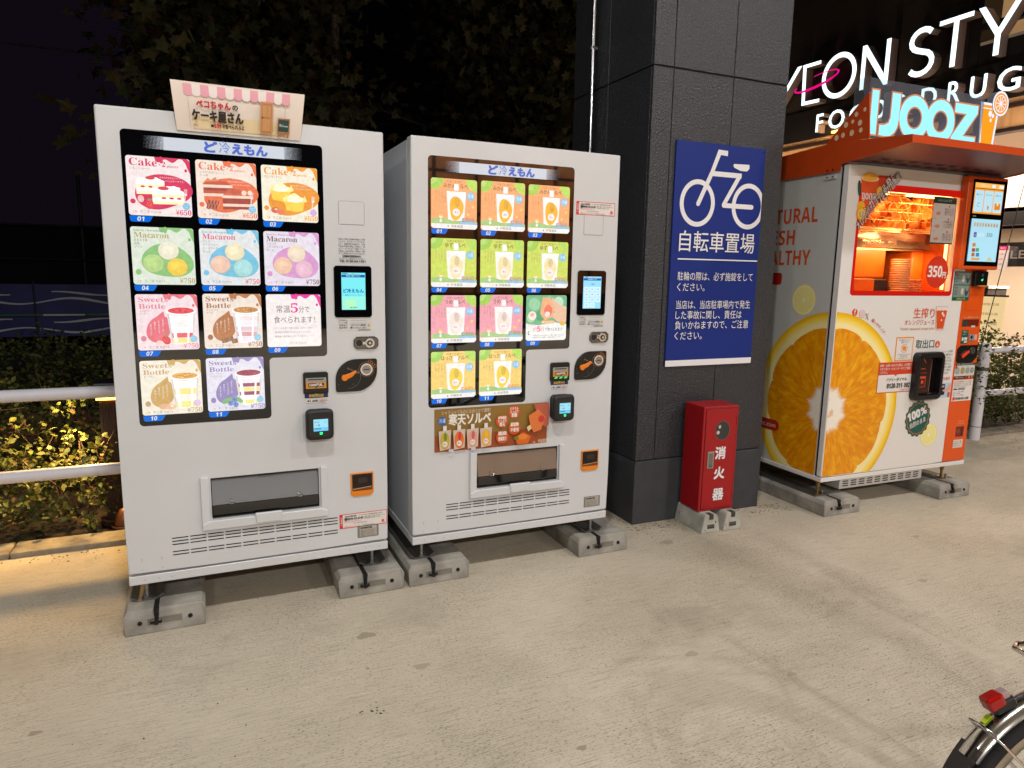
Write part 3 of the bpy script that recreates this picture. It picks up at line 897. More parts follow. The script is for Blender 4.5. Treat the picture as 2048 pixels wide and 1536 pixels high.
# ------------------------------------------------------------------ concrete base blocks with cast slot
def base_block(label, x, y, rz=0.0, L=0.88, wd=0.298, h=0.095):
    t = thing('concrete_block', label, 'concrete block', (x, y, 0), rz, 'concrete blocks carrying the vending machines')
    q = MB()
    prof = [(0.006, 0.0), (wd - 0.006, 0.0), (wd - 0.002, h - 0.020), (wd - 0.016, h), (0.016, h), (0.002, h - 0.020)]
    bm = bmesh.new()
    n = len(prof)
    fr = [bm.verts.new((p[0], 0.0 + (0.012 if p[1] >= h - 0.001 else 0), p[1])) for p in prof]
    bk = [bm.verts.new((p[0], L, p[1])) for p in prof]
    bm.faces.new(fr); bm.faces.new(list(reversed(bk)))
    for i in range(n): bm.faces.new([fr[i], bk[i], bk[(i + 1) % n], fr[(i + 1) % n]])
    bmesh.ops.recalc_face_normals(bm, faces=bm.faces[:])
    bmesh.ops.bevel(bm, geom=bm.edges[:], offset=0.004, segments=2, profile=0.5, affect='EDGES')
    q.addbm(bm, CONC); q.build('block', t)
    q = MB(); q.box(wd * 0.29, wd * 0.70, -0.0005, 0.004, 0.034, 0.060, CONC_SHADE); q.box(wd * 0.29, wd * 0.70, -0.0012, 0.002, 0.031, 0.0345, CONC)  # pocket is a flush patch with its shade painted dark
    q.build('cast_pocket', t)
    for fx in (0.20, 0.80):
        q = MB(); q.cyl((wd * fx, -0.001, 0.047), (wd * fx, 0.003, 0.047), 0.0085, BLACKM, n=16); q.build('hole', t)
    sx = wd * 0.40
    q = MB(); q.prism([(sx - 0.006, 0.048), (sx + 0.006, 0.048), (sx + 0.010, h + 0.0012), (sx - 0.010, h + 0.0012)], -0.0014, 0.02, BLACKM)
    q.box(sx - 0.009, sx + 0.009, 0.012, L - 0.05, h + 0.0004, h + 0.0014, BLACKM)
    q.build('slot', t)
    q = MB(); q.tube([(sx, -0.008, 0.052), (sx, -0.008, 0.076)], 0.004, BLACK, n=8)
    q.box(sx - 0.024, sx + 0.018, -0.010, -0.0015, 0.040, 0.056, BLACK, 0.003, 1); q.cyl((sx - 0.002, -0.014, 0.047), (sx - 0.002, -0.002, 0.047), 0.011, BLACK, n=6)
    q.build('clamp_bolt', t)
    return t
base_block('concrete block under the left end of the cake vending machine', -0.027, -0.065)
base_block('concrete block under the right end of the cake vending machine', 0.795, -0.055)
base_block('concrete block under the left end of the sorbet vending machine', 1.108, -0.056)
base_block('concrete block under the right end of the sorbet vending machine', 1.990, -0.052)
base_block('long concrete block under the left end of the orange juice machine', 3.664, -0.078, math.radians(-1.6), L=0.98)
base_block('concrete block under the right end of the orange juice machine', 4.655, -0.115, math.radians(-1.6), L=0.98)

# ------------------------------------------------------------------ back-lit sample cards
CE = 0.92
def E_(c, k=1.0):
    c = tuple(int(v + (255 - v) * 0.21) for v in c)
    key = ('film', c, k)
    if key not in MATS:
        m = bpy.data.materials.new('backlit_film_%d' % len(MATS)); nt, b = nodes_of(m)
        tc = N(nt, 'ShaderNodeTexCoord'); n1 = N(nt, 'ShaderNodeTexNoise', _Scale=55.0, _Detail=4.0, _Roughness=0.6); nt.links.new(tc.outputs['Object'], n1.inputs['Vector'])
        l = lin(c); d = tuple(v * 0.90 for v in l[:3]) + (1,); u = tuple(min(1.0, v * 1.05 + 0.015) for v in l[:3]) + (1,)
        r = ramp(nt, [(0.34, d), (0.64, u)]); nt.links.new(n1.outputs[0], r.inputs[0])
        nt.links.new(r.outputs[0], b.inputs['Emission Color']); b.inputs['Emission Strength'].default_value = CE * k
        b.inputs['Base Color'].default_value = tuple(v * 0.12 for v in l[:3]) + (1,); b.inputs['Roughness'].default_value = 0.08; b.inputs['Specular IOR Level'].default_value = 0.6
        MATS[key] = m
    return MATS[key]
LW = (255, 250, 246)
class Card(Print):
    """drawn in card units 0..1 (x right, z up), placed at x0,z0 with side s"""
    def __init__(self, x0, z0, s, y):
        super().__init__(y, 0.00016); self.o = (x0, z0); self.sc = s
    def X(self, x): return self.o[0] + x * self.sc
    def Z(self, z): return self.o[1] + z * self.sc
    def P(self, pts, c, k=1.0): return self.poly([(self.X(x), self.Z(z)) for x, z in pts], E_(c, k))
    def E(self, x, z, rx, rz, c, k=1.0, **kw): return self.ell(self.X(x), self.Z(z), rx * self.sc, rz * self.sc, E_(c, k), **kw)
    def R(self, x0, z0, x1, z1, c, k=1.0): return self.rect(self.X(x0), self.Z(z0), self.X(x1), self.Z(z1), E_(c, k))
    def T(self, s, x, z, h, c, k=1.0, w=None, **kw): return self.text(s, self.X(x), self.Z(z), h * self.sc, E_(c, k), w=None if w is None else w * self.sc, **kw)
    def L(self, x0, z0, x1, z1, wd, c, k=1.0): return self.line(self.X(x0), self.Z(z0), self.X(x1), self.Z(z1), wd * self.sc, E_(c, k))
    def base(self, c, k=1.0): return self.rr(self.X(0), self.Z(0), self.X(1), self.Z(1), 0.045 * self.sc, E_(c, k))

def blob(C, cx, cz, rx, rz, c, ph=0.0, a=0.10):
    C.E(cx, cz, rx, rz, c, n=40, wob=lambda t: a * math.sin(2 * t + ph) + 0.05 * math.sin(3 * t + 1 + ph))
def drip(C, c):
    top = [(1.0, 0.955), (0.955, 1.0), (0.44, 1.0)]
    low = []
    for k in range(61):
        x = 0.46 + 0.54 * k / 60
        d = 0.045 + 0.035 * math.sin(k * 0.23 + 0.9) + 0.022 * math.sin(k * 0.105) + 0.07 * max(0.0, (x - 0.72) / 0.28) ** 2
        if x > 0.93: d += (x - 0.93) * 1.6
        low.append((x, 1.0 - max(0.012, d)))
    C.P(top + low, c)
    C.E(0.545, 0.955, 0.032, 0.058, c, n=16); C.E(0.93, 0.80, 0.022, 0.028, c, n=14)
def footer(C, c, price):
    C.ring(C.X(0.10), C.Z(0.055), 0.032 * C.sc, 0.022 * C.sc, 0.004 * C.sc, E_((190, 175, 170)), n=16)
    C.T('❦', 0.085, 0.045, 0.025, (170, 120, 110)) if False else C.E(0.112, 0.062, 0.010, 0.010, (214, 120, 60), n=8)
    C.T('不二家 FUJIYA', 0.175, 0.040, 0.040, (142, 134, 134), w=0.33)
    C.T(serif_bold('¥' + str(price)), 0.985, 0.030, 0.088, c, al='r', w=0.25)
JP1 = ['ふわふわ生地に', 'なめらかクリームと', 'いちごを重ねた', 'ケーキです。']
def fork(C, x, z, c=(255, 236, 232)):
    C.L(x, z, x + 0.02, z + 0.22, 0.014, c)
    for k in range(4): C.L(x + 0.004 + k * 0.014, z + 0.22, x + 0.012 + k * 0.014, z + 0.31, 0.006, c)
    C.E(x + 0.026, z + 0.215, 0.027, 0.022, c, n=12)
def wedge(C, x, z, w, h, layers, top, k=1.0):
    """a slice of layer cake: side in bands, slanted top"""
    n = len(layers)
    for i, c in enumerate(layers):
        a, b = z + h * i / n, z + h * (i + 1) / n
        C.P([(x, a), (x + w, a + 0.012), (x + w, b + 0.012), (x, b)], c, k)
    C.P([(x, z + h), (x + w, z + h + 0.012), (x + w * 0.72, z + h + 0.075), (x + w * 0.1, z + h + 0.05)], top, k)
def strawberry(C, x, z, r, rot=0.0):
    C.E(x, z, r, r * 1.25, (226, 30, 44), n=16, rot=rot, wob=lambda t: -0.12 * math.sin(t))
    C.E(x, z + r * 1.1, r * 0.6, r * 0.25, (90, 160, 70), n=10)
    for a in range(5): C.E(x + r * 0.45 * math.cos(a * 1.3), z + r * 0.5 * math.sin(a * 1.3), r * 0.08, r * 0.1, (255, 190, 120), n=6)
def cake(C, main, bgc, kind, sub):
    C.base(bgc); drip(C, main)
    C.T(serif_bold('Cake'), 0.05, 0.84, 0.125, main, w=0.43)
    C.T('×', 0.505, 0.85, 0.05, main); C.T(serif_bold('2'), 0.56, 0.84, 0.085, main, w=0.05, bold=0.02); C.T(serif_bold('pieces', True), 0.625, 0.835, 0.045, main, w=0.19)
    C.T(sub[0], 0.06, 0.775, 0.036, (112, 84, 80), w=sub[1])
    if len(sub) > 2: C.T(sub[2], 0.06, 0.72, 0.036, (112, 84, 80), w=0.14)
    blob(C, 0.55, 0.42, 0.43, 0.31, main, 0.5)
    for k, s in enumerate(('しっとり食感の生地に', 'なめらかなミルククリームを', 'サンドしたケーキです。')):
        C.T(s, 0.72 + 0.0 * k, 0.70 - k * 0.055, 0.026, (255, 232, 226), al='c', w=(0.24, 0.42, 0.36)[k])
    C.E(0.075, 0.235, 0.042, 0.042, main, n=18)
    if kind == 0:
        cr, wh, rd = (255, 228, 168), (255, 255, 250), (220, 40, 50)
        wedge(C, 0.14, 0.36, 0.44, 0.22, [cr, wh, cr, wh], wh, 1.25)
        for x in (0.24, 0.36): C.E(x, 0.49, 0.035, 0.018, rd, n=10)
        C.E(0.36, 0.64, 0.075, 0.03, rd, n=14)
        wedge(C, 0.38, 0.20, 0.50, 0.22, [cr, wh, cr, wh], wh, 1.25)
        for x in (0.56, 0.68, 0.80): C.E(x, 0.31, 0.04, 0.018, rd, n=10)
        C.E(0.70, 0.48, 0.13, 0.04, wh, 1.25, n=14, wob=lambda t: 0.15 * math.sin(6 * t)); C.E(0.56, 0.475, 0.09, 0.032, rd, n=14)
        strawberry(C, 0.33, 0.20, 0.065); C.E(0.20, 0.28, 0.05, 0.06, (255, 196, 190), n=14)
    elif kind == 1:
        b1, b2, wh = (150, 40, 22), (190, 62, 34), (255, 214, 190)
        C.P([(0.10, 0.60), (0.19, 0.70), (0.24, 0.66), (0.31, 0.72), (0.38, 0.62), (0.34, 0.56), (0.12, 0.56)], (226, 120, 70)); C.E(0.22, 0.59, 0.08, 0.04, (255, 210, 180), n=14)
        wedge(C, 0.11, 0.38, 0.48, 0.20, [wh, b2, b1, wh], b2)
        wedge(C, 0.42, 0.17, 0.48, 0.24, [b1, wh, b1, b1, wh], (214, 84, 50))
        C.E(0.62, 0.49, 0.13, 0.045, (200, 70, 42), n=14); C.E(0.78, 0.47, 0.045, 0.045, (255, 222, 190), n=12); C.E(0.88, 0.475, 0.04, 0.045, (255, 222, 190), n=12)
        for k in range(3):
            C.P([(0.14 + 0.06 * k, 0.17), (0.20 + 0.06 * k, 0.15), (0.24 + 0.06 * k, 0.30), (0.18 + 0.06 * k, 0.32)], (140, 44, 26))
        for k in range(4): C.L(0.16 + k * 0.05, 0.16, 0.24 + k * 0.05, 0.31, 0.006, (232, 140, 100)); C.L(0.34 - k * 0.05, 0.16, 0.26 - k * 0.05 + 0.06, 0.31, 0.005, (232, 140, 100))
    else:
        for ox, oz in ((0.12, 0.36), (0.36, 0.18)):
            C.P([(ox + 0.02, oz + 0.22), (ox + 0.40, oz + 0.24), (ox + 0.36, oz + 0.03), (ox + 0.24, oz), (ox + 0.07, oz + 0.03)], (255, 190, 40), 1.2)
            C.E(ox + 0.21, oz + 0.23, 0.20, 0.055, (255, 240, 190), 1.25, n=20)
            for j in range(4): C.E(ox + 0.21, oz + 0.24 + j * 0.022, 0.16 - j * 0.035, 0.036, (255, 232, 150) if j % 2 else (255, 252, 226), 1.25, n=18)
            for x in (0.0, 0.33): C.P([(ox + x, oz + 0.17), (ox + x + 0.11, oz + 0.20), (ox + x + 0.07, oz + 0.31)], (255, 226, 120), 1.1)
        C.E(0.22, 0.20, 0.07, 0.055, (214, 84, 40), n=14); C.E(0.32, 0.17, 0.07, 0.055, (232, 104, 60), n=14); C.E(0.24, 0.215, 0.03, 0.018, (255, 200, 170), n=8)
    fork(C, 0.88, 0.17)
    C.E(0.91, 0.185, 0.062, 0.062, (110, 186, 232) if kind < 2 else (214, 160, 226), n=20); C.T('フォーク', 0.91, 0.19, 0.022, LW, al='c', w=0.09); C.T('つき', 0.91, 0.155, 0.022, LW, al='c', w=0.05)
    footer(C, main, 650)
def macaron(C, main, soft, bgc, cols, subs):
    C.base(bgc); drip(C, soft)
    C.T(serif_bold('Sanrio characters', True), 0.04, 0.925, 0.038, tuple(int(v * 0.8) for v in soft), w=0.46)
    C.T(serif_bold('Macaron'), 0.05, 0.815, 0.098, main, w=0.55)
    for k, s in enumerate(subs): C.T(s, 0.05, 0.755 - k * 0.06, 0.038, (120, 112, 100), w=0.055 * len(s) * 0.75)
    blob(C, 0.56, 0.42, 0.39, 0.31, soft, 2.2, 0.08)
    C.E(0.09, 0.22, 0.046, 0.05, soft, n=18)
    def mac(x, z, c):
        dk = tuple(int(v * 0.86) for v in c)
        C.E(x, z, 0.168, 0.160, dk, n=36, wob=lambda t: 0.018 * math.sin(23 * t)); C.E(x, z + 0.004, 0.158, 0.152, c, n=32)
        for j_ in range(5):
            f_ = 0.97 + 0.022 * j_; C.E(x - 0.008 * j_, z + 0.012 * j_, 0.140 - 0.024 * j_, 0.132 - 0.023 * j_, tuple(min(255, int(v * f_)) for v in c), n=24)
        C.ring(C.X(x), C.Z(z + 0.004), 0.15 * C.sc, 0.145 * C.sc, 0.004 * C.sc, E_(tuple(int(v * 0.9) for v in c)), n=30, a0=190, a1=350)
    mac(0.58, 0.60, cols[0]); mac(0.33, 0.37, cols[1]); mac(0.71, 0.31, cols[2])
    footer(C, main, 750)
def bottle(C, main, soft, bgc, topc, bands, fruit, subs, vert=('なめらかクリームと', 'ふわふわスポンジを', '重ねました。', 'お楽しみください')):
    C.base(bgc); drip(C, soft)
    C.T(serif_bold('Sweets'), 0.05, 0.865, 0.088, main, w=0.47); C.T(serif_bold('Bottle'), 0.05, 0.745, 0.088, main, w=0.42)
    for k, s in enumerate(subs): C.T(s, 0.06, 0.69 - k * 0.05, 0.034, (120, 104, 100), w=0.04 * len(s) * 0.8)
    C.E(0.33, 0.36, 0.19, 0.25, soft, n=32, rot=-0.5, wob=lambda t: 0.12 * math.sin(t + 0.5)); C.P([(0.22, 0.52), (0.44, 0.70), (0.50, 0.30)], soft)
    for k, s in enumerate(vert[:4]): C.text(s, C.X(0.42 - k * 0.065), C.Z(0.545 - k * 0.03), 0.021 * C.sc, E_(LW), vert=True)
    C.E(0.10, 0.215, 0.045, 0.05, main, n=18)
    # the tub
    C.P([(0.49, 0.66), (0.96, 0.66), (0.915, 0.13), (0.84, 0.10), (0.62, 0.10), (0.55, 0.13)], (255, 252, 246), 1.12)
    zz = 0.125; hh = 0.48 / len(bands)
    for i, c in enumerate(bands):
        a, b = zz + i * hh, zz + (i + 1) * hh - 0.01
        ia, ib = 0.064 - 0.064 * (a - 0.12) / 0.54, 0.064 - 0.064 * (b - 0.12) / 0.54
        C.P([(0.495 + ia, a), (0.955 - ia, a), (0.955 - ib, b), (0.495 + ib, b)], c, 1.05)
    C.P([(0.60, 0.14), (0.65, 0.14), (0.60, 0.63), (0.54, 0.63)], (255, 255, 255), 1.1)
    C.P([(0.55, 0.13), (0.575, 0.125), (0.525, 0.66), (0.495, 0.66)], (214, 206, 206)); C.P([(0.89, 0.125), (0.915, 0.13), (0.955, 0.66), (0.925, 0.66)], (220, 212, 210))
    C.P([(0.80, 0.12), (0.83, 0.12), (0.87, 0.64), (0.83, 0.64)], (255, 255, 255), 1.05)
    C.E(0.725, 0.685, 0.250, 0.075, (236, 232, 230), 1.0, n=30); C.E(0.725, 0.70, 0.245, 0.072, (255, 254, 252), 1.1, n=30); C.E(0.725, 0.71, 0.215, 0.058, topc, n=28)
    rg = random.Random(len(subs[0]) + int(topc[0]))
    for _ in range(16):
        a, r = rg.uniform(0, 2 * PI), rg.uniform(0, 0.8)
        d = rg.choice((0.8, 1.25)); C.E(0.725 + 0.20 * r * math.cos(a), 0.715 + 0.05 * r * math.sin(a), 0.022, 0.014, tuple(min(255, int(v * d)) for v in topc), n=8)
    if fruit == 'berry': strawberry(C, 0.46, 0.19, 0.065, 0.5); C.E(0.35, 0.14, 0.05, 0.04, (255, 206, 196), n=12)
    elif fruit == 'choc':
        for x, z in ((0.30, 0.10), (0.40, 0.13), (0.47, 0.09)): C.P([(x, z), (x + 0.10, z + 0.02), (x + 0.08, z + 0.10), (x - 0.02, z + 0.08)], (130, 76, 44)); C.L(x + 0.03, z + 0.01, x + 0.02, z + 0.09, 0.006, (196, 150, 110))
    elif fruit == 'chest': C.E(0.36, 0.16, 0.085, 0.055, (232, 170, 120), n=16); C.E(0.47, 0.15, 0.085, 0.055, (240, 186, 140), n=16); C.E(0.49, 0.165, 0.03, 0.02, (255, 226, 200), n=8)
    else:
        C.E(0.33, 0.20, 0.10, 0.045, (110, 176, 96), n=14, rot=0.4); C.E(0.53, 0.21, 0.09, 0.04, (110, 176, 96), n=14, rot=-0.6)
        for x, z in ((0.39, 0.15), (0.46, 0.21), (0.48, 0.12)): C.E(x, z, 0.047, 0.05, (96, 124, 196), n=16); C.E(x - 0.01, z + 0.015, 0.014, 0.014, (50, 66, 130), n=8)
    C.E(0.91, 0.20, 0.06, 0.06, (120, 196, 232) if fruit != 'chest' else (222, 178, 232), n=20); C.T('スプーン', 0.91, 0.205, 0.020, LW, al='c', w=0.085); C.T('つき', 0.91, 0.17, 0.020, LW, al='c', w=0.045)
    footer(C, main, 750)
def notice(C):
    pk = (236, 30, 140)
    C.base((252, 240, 238)); drip(C, pk)
    C.T('常温', 0.18, 0.665, 0.105, (90, 66, 62), w=0.25); C.T(serif_bold('5'), 0.44, 0.655, 0.175, pk, w=0.135); C.T('分で', 0.59, 0.665, 0.095, (90, 66, 62), w=0.20)
    C.T('食べられます！', 0.13, 0.465, 0.100, (90, 66, 62), w=0.76)
    for k, s in enumerate(('・クリームが溶ける前にお召し上がりください。', '・解凍後はお早めにお召し上がりください。', '・解凍後の再冷凍はしないでください。')):
        C.T(s, 0.12, 0.345 - k * 0.08, 0.030, (120, 100, 98), w=(0.74, 0.68, 0.62)[k])
    C.T('不二家 FUJIYA', 0.40, 0.05, 0.040, (186, 176, 174), w=0.32)
def pouch(C, x, z, w, h, fill, lab=(255, 255, 255)):
    C.P([(x - 0.12 * w, z + h), (x - 0.12 * w, z + h * 1.22), (x + 0.12 * w, z + h * 1.22), (x + 0.12 * w, z + h)], (240, 244, 246), 1.1)
    C.P([(x - 0.5 * w, z + h * 0.97), (x + 0.5 * w, z + h * 0.97), (x + 0.42 * w, z + 0.04 * h), (x + 0.25 * w, z), (x - 0.25 * w, z), (x - 0.42 * w, z + 0.04 * h)], (240, 238, 236), 1.12)
    C.E(x, z + h * 0.42, 0.36 * w, 0.40 * h, fill, 1.05, n=24, wob=lambda t: 0.07 * math.sin(3 * t + 1))
    C.E(x + 0.04 * w, z + h * 0.62, 0.14 * w, 0.17 * h, tuple(min(255, int(v * 0.86 + 4)) for v in fill), 1.0, n=14)
    C.E(x, z + h * 0.28, 0.19 * w, 0.13 * h, (255, 236, 236), 1.05, n=18)
    C.T('寒天', x, z + h * 0.25, 0.05 * h, (120, 90, 80), al='c', w=0.2 * w)
def sorbet(C, bgc, fill, title, pc, bits):
    C.base(bgc)
    C.P([(0.0, 0.955), (0.045, 1.0), (0.28, 1.0), (0.24, 0.88), (0.17, 0.80), (0.08, 0.775), (0.0, 0.79)], (150, 206, 60)); C.P([(0.0, 0.955), (0.045, 1.0), (0.14, 1.0), (0.10, 0.90), (0.0, 0.87)], (176, 222, 96))
    C.P([(1.0, 0.955), (0.955, 1.0), (0.74, 1.0), (0.78, 0.88), (0.86, 0.80), (1.0, 0.76)], (176, 220, 72))
    C.T('冷凍でお届け！', 0.52, 0.925, 0.038, (150, 110, 70), al='c', w=0.38)
    C.T(title, 0.53, 0.82, 0.078, (110, 72, 46), al='c', w=min(0.62, 0.088 * len(title)), bold=0.02)
    for k, s in enumerate(('ひんやりなめらか', 'まるごと果汁を', 'とじこめました', 'おいしい寒天')):
        C.text(s, C.X(0.30 - k * 0.066), C.Z(0.735), 0.024 * C.sc, E_((170, 110, 70)), vert=True)
    C.P([(0, 0.10), (0, 0.19), (0.2, 0.21), (0.45, 0.18), (0.75, 0.19), (1, 0.15), (1, 0.1)], (150, 200, 110)); C.P([(0.62, 0.08), (0.62, 0.14), (0.85, 0.15), (1, 0.12), (1, 0.08)], (130, 190, 232))
    C.P([(0.045, 0.0), (0.955, 0.0), (1, 0.045), (1, 0.095), (0, 0.095), (0, 0.045)], (250, 246, 240)); C.T('伊藤農園', 0.42, 0.028, 0.042, (110, 100, 90), w=0.26); C.T('❧', 0.34, 0.03, 0.03, (110, 100, 90)) if False else C.E(0.36, 0.047, 0.014, 0.018, (120, 110, 96), n=8)
    C.E(0.20, 0.155, 0.026, 0.035, (255, 246, 236), n=12); C.E(0.20, 0.235, 0.038, 0.035, (255, 240, 220), n=14); C.E(0.20, 0.262, 0.040, 0.022, (250, 200, 60), n=12)
    for x, z in bits: C.E(x, z, 0.028, 0.028, (255, 206, 80), n=12)
    pouch(C, 0.535, 0.165, 0.42, 0.60, fill)
    C.E(0.845, 0.665, 0.088, 0.086, (120, 192, 236), n=24); C.T('冷凍', 0.845, 0.635, 0.062, (255, 255, 255), al='c', w=0.125)
    C.E(0.70, 0.185, 0.042, 0.042, pc, n=16); C.T('1個', 0.70, 0.168, 0.036, LW, al='c', w=0.05)
    C.T(sans_bold('500'), 0.755, 0.15, 0.075, pc, w=0.17); C.T('円', 0.935, 0.152, 0.045, pc, w=0.045)
def handphoto(C):
    C.base((96, 176, 116))
    for x, z, r, c in ((0.2, 0.8, 0.14, (140, 206, 150)), (0.8, 0.85, 0.12, (190, 226, 190)), (0.35, 0.55, 0.12, (70, 150, 96)), (0.9, 0.5, 0.10, (226, 240, 220)), (0.12, 0.5, 0.1, (170, 214, 160)), (0.55, 0.9, 0.1, (120, 190, 130))): C.E(x, z, r, r, c, n=20)
    C.P([(1, 0.42), (0.92, 0.36), (0.74, 0.44), (0.58, 0.56), (0.60, 0.66), (0.72, 0.60), (0.60, 0.86), (0.66, 0.95), (0.80, 0.80), (1, 0.74)], (242, 186, 146))
    C.P([(0.40, 0.95), (0.34, 0.60), (0.46, 0.44), (0.66, 0.52), (0.70, 0.72), (0.58, 0.94)], (250, 168, 110)); C.E(0.54, 0.66, 0.10, 0.13, (244, 104, 74), n=18); C.E(0.52, 0.58, 0.065, 0.06, (255, 236, 226), n=16)
    C.E(0.15, 0.55, 0.10, 0.10, (255, 236, 226), n=18); C.E(0.14, 0.57, 0.05, 0.04, (250, 170, 120), n=12)
    C.P([(0.045, 0), (0.955, 0), (1, 0.045), (1, 0.36), (0.7, 0.40), (0.3, 0.34), (0, 0.38), (0, 0.045)], (252, 248, 244))
    C.R(0.38, 0.375, 0.70, 0.44, (250, 176, 96)); C.T('凍ったまま！', 0.54, 0.39, 0.036, LW, al='c', w=0.28); C.E(0.90, 0.37, 0.07, 0.05, (250, 180, 40), n=16)
    C.T('寒天ソルベは', 0.04, 0.335, 0.03, (220, 130, 60), w=0.2)
    C.T('約', 0.17, 0.21, 0.075, (236, 70, 110), w=0.09); C.T(sans_bold('5'), 0.27, 0.20, 0.11, (226, 40, 110), w=0.085); C.T('分', 0.36, 0.21, 0.08, (236, 110, 60), w=0.09); C.T('で食べられます！', 0.465, 0.215, 0.062, (74, 74, 70), w=0.46)
    C.ring(C.X(0.08), C.Z(0.17), 0.035 * C.sc, 0.045 * C.sc, 0.015 * C.sc, E_((40, 30, 26)), n=14, a0=80, a1=290)
    for k in range(2): C.T('※解凍時間は気温や湿度により異なる場合があります。', 0.16, 0.10 - k * 0.045, 0.026, (130, 120, 112), w=0.80 - 0.1 * k)

GLASS_BLACK = mat((8, 8, 10), 0.03, spec=0.7)
BLUE_T = (0, 118, 240)
COLS = ((0.0875, 0.298), (0.317, 0.530), (0.548, 0.760))
ROWS = ((1.604, 1.815), (1.3525, 1.563), (1.106, 1.316), (0.856, 1.0665))

def draw_display(root, draw_cards, kind):
    # black glass panel, L-shaped, with rounded corners
    r = 0.016
    x0, x1, x2, z0, z1, z2 = 0.075, 0.7823, 0.5529, 1.9052, 1.0634, 0.8148
    pts = []
    def arc(cx, cz, a0, a1):
        for k in range(5):
            t = math.radians(a0 + (a1 - a0) * k / 4); pts.append((cx + r * math.cos(t), cz + r * math.sin(t)))
    arc(x1 - r, z0 - r, 0, 90); arc(x0 + r, z0 - r, 90, 180); arc(x0 + r, z2 + r, 180, 270); arc(x2 - r, z2 + r, 270, 360)
    arc(x2 + r, z1 - r, 180, 90); arc(x1 - r, z1 + r, 270, 360)
    q = MB(); q.prism(list(reversed(pts)), -0.0008, 0.004, GLASS_BLACK); pan = q.build('display_panel', root)
    # header light with a dotted fade at both ends
    H = Print(-0.0010)
    HL = mat((218, 224, 234), 0.2, emit=0.80)
    H.rect(0.215, 1.8415, 0.636, 1.8875, HL)
    y = H.lay()
    for side in (0, 1):
        for i in range(15):
            for j in range(10):
                sz = 0.0046 * (1.08 - i / 15.5) / 2
                cx = (0.2130 - i * 0.0045) if side == 0 else (0.638 + i * 0.0045)
                cz = 1.8415 + 0.0023 + j * 0.0046 + (0.0023 if i % 2 else 0) - (0.001 if i % 2 else 0)
                if cz > 1.8872: continue
                H.add([(cx - sz, y, cz), (cx, y, cz - sz), (cx + sz, y, cz), (cx, y, cz + sz)], [(0, 1, 2, 3)], HL)
    LB = mat((70, 104, 206), 0.3, emit=0.8)
    LC = mat((120, 146, 214), 0.3, emit=0.85)
    H.text('ど', 0.352, 1.8490, 0.030, LB, w=0.043, bold=0.07)
    H.text('冷', 0.402, 1.8490, 0.031, LC, w=0.038, bold=0.02); H.text('ひ', 0.418, 1.8845, 0.0052, LB, al='c', bold=0.06); H.text('ひえもん', 0.378, 1.8790, 0.004, LB, bold=0.03, w=0.014) if False else None
    H.text('えもん', 0.448, 1.8490, 0.029, LB, w=0.125, bold=0.07)
    H.build('header_light', pan)
    TG = mat(BLUE_T, 0.2, emit=0.75); TW = mat((250, 250, 250), 0.3, emit=0.8)
    k = 0
    for rI, (z0_, z1_) in enumerate(ROWS):
        for cI, (a, b) in enumerate(COLS):
            if rI == 3 and cI == 2: continue
            k += 1
            C = Card(a, z0_, b - a, -0.0010)
            draw_cards(C, k)
            C.build('sample_card', pan)
            T = Print(-0.0012)
            T.poly([(a + 0.001, z0_ - 0.002), (a + 0.078, z0_ - 0.002), (a + 0.068, z0_ - 0.0195), (a + 0.062, z0_ - 0.0235), (a + 0.009, z0_ - 0.0235), (a + 0.003, z0_ - 0.0195)], TG)
            T.text(sans_bold('%02d' % k), a + 0.036, z0_ - 0.0200, 0.0150, TW, al='c', shear=0.16, w=0.022)
            T.build('number_tag', pan)
    return pan

def cards_sweets(C, k):
    if k == 1: cake(C, (212, 18, 62), (252, 232, 230), 0, ('いちごショート', 0.30))
    elif k == 2: cake(C, (236, 88, 40), (252, 228, 210), 1, ('ふんわりとろけるチョコレート', 0.40, 'ケーキ'))
    elif k == 3: cake(C, (242, 136, 20), (252, 240, 214), 2, ('マロンモンブラン', 0.30))
    elif k == 4: macaron(C, (176, 146, 62), (120, 186, 96), (222, 232, 212), [(244, 238, 206), (176, 214, 116), (250, 206, 52)], ('あまおう苺', '抹茶', 'プリン'))
    elif k == 5: macaron(C, (222, 70, 96), (96, 186, 222), (226, 230, 232), [(248, 232, 186), (248, 196, 168), (160, 222, 222)], ('バニラ', 'ストロベリー', 'チーズケーキ', 'ラムネ'))
    elif k == 6: macaron(C, (96, 62, 46), (216, 138, 200), (232, 222, 238), [(246, 220, 190), (250, 196, 160), (238, 180, 206)], ('ショコラ', 'フランボワーズ', 'カシス'))
    elif k == 7: bottle(C, (222, 110, 130), (232, 90, 104), (250, 222, 226), (232, 50, 60), [(250, 226, 110), (232, 70, 80), (255, 250, 250), (255, 240, 236), (255, 250, 250)], 'berry', ('ストロベリー', 'ケーキ'))
    elif k == 8: bottle(C, (150, 84, 52), (176, 98, 44), (244, 226, 210), (196, 130, 60), [(240, 226, 240), (216, 150, 150), (226, 196, 206), (250, 236, 240), (244, 226, 226)], 'choc', ('チョコレート', 'ケーキ'))
    elif k == 9: notice(C)
    elif k == 10: bottle(C, (190, 146, 96), (200, 150, 66), (246, 236, 212), (236, 160, 60), [(250, 230, 110), (255, 244, 226), (250, 226, 120), (255, 250, 244)], 'chest', ('モンブラン',))
    else: bottle(C, (128, 110, 170), (130, 112, 176), (228, 224, 240), (150, 40, 66), [(250, 230, 110), (255, 250, 250), (140, 50, 80), (250, 226, 120), (140, 50, 80), (240, 232, 244)], 'blue', ('ブルーベリー', 'チーズケーキ'))
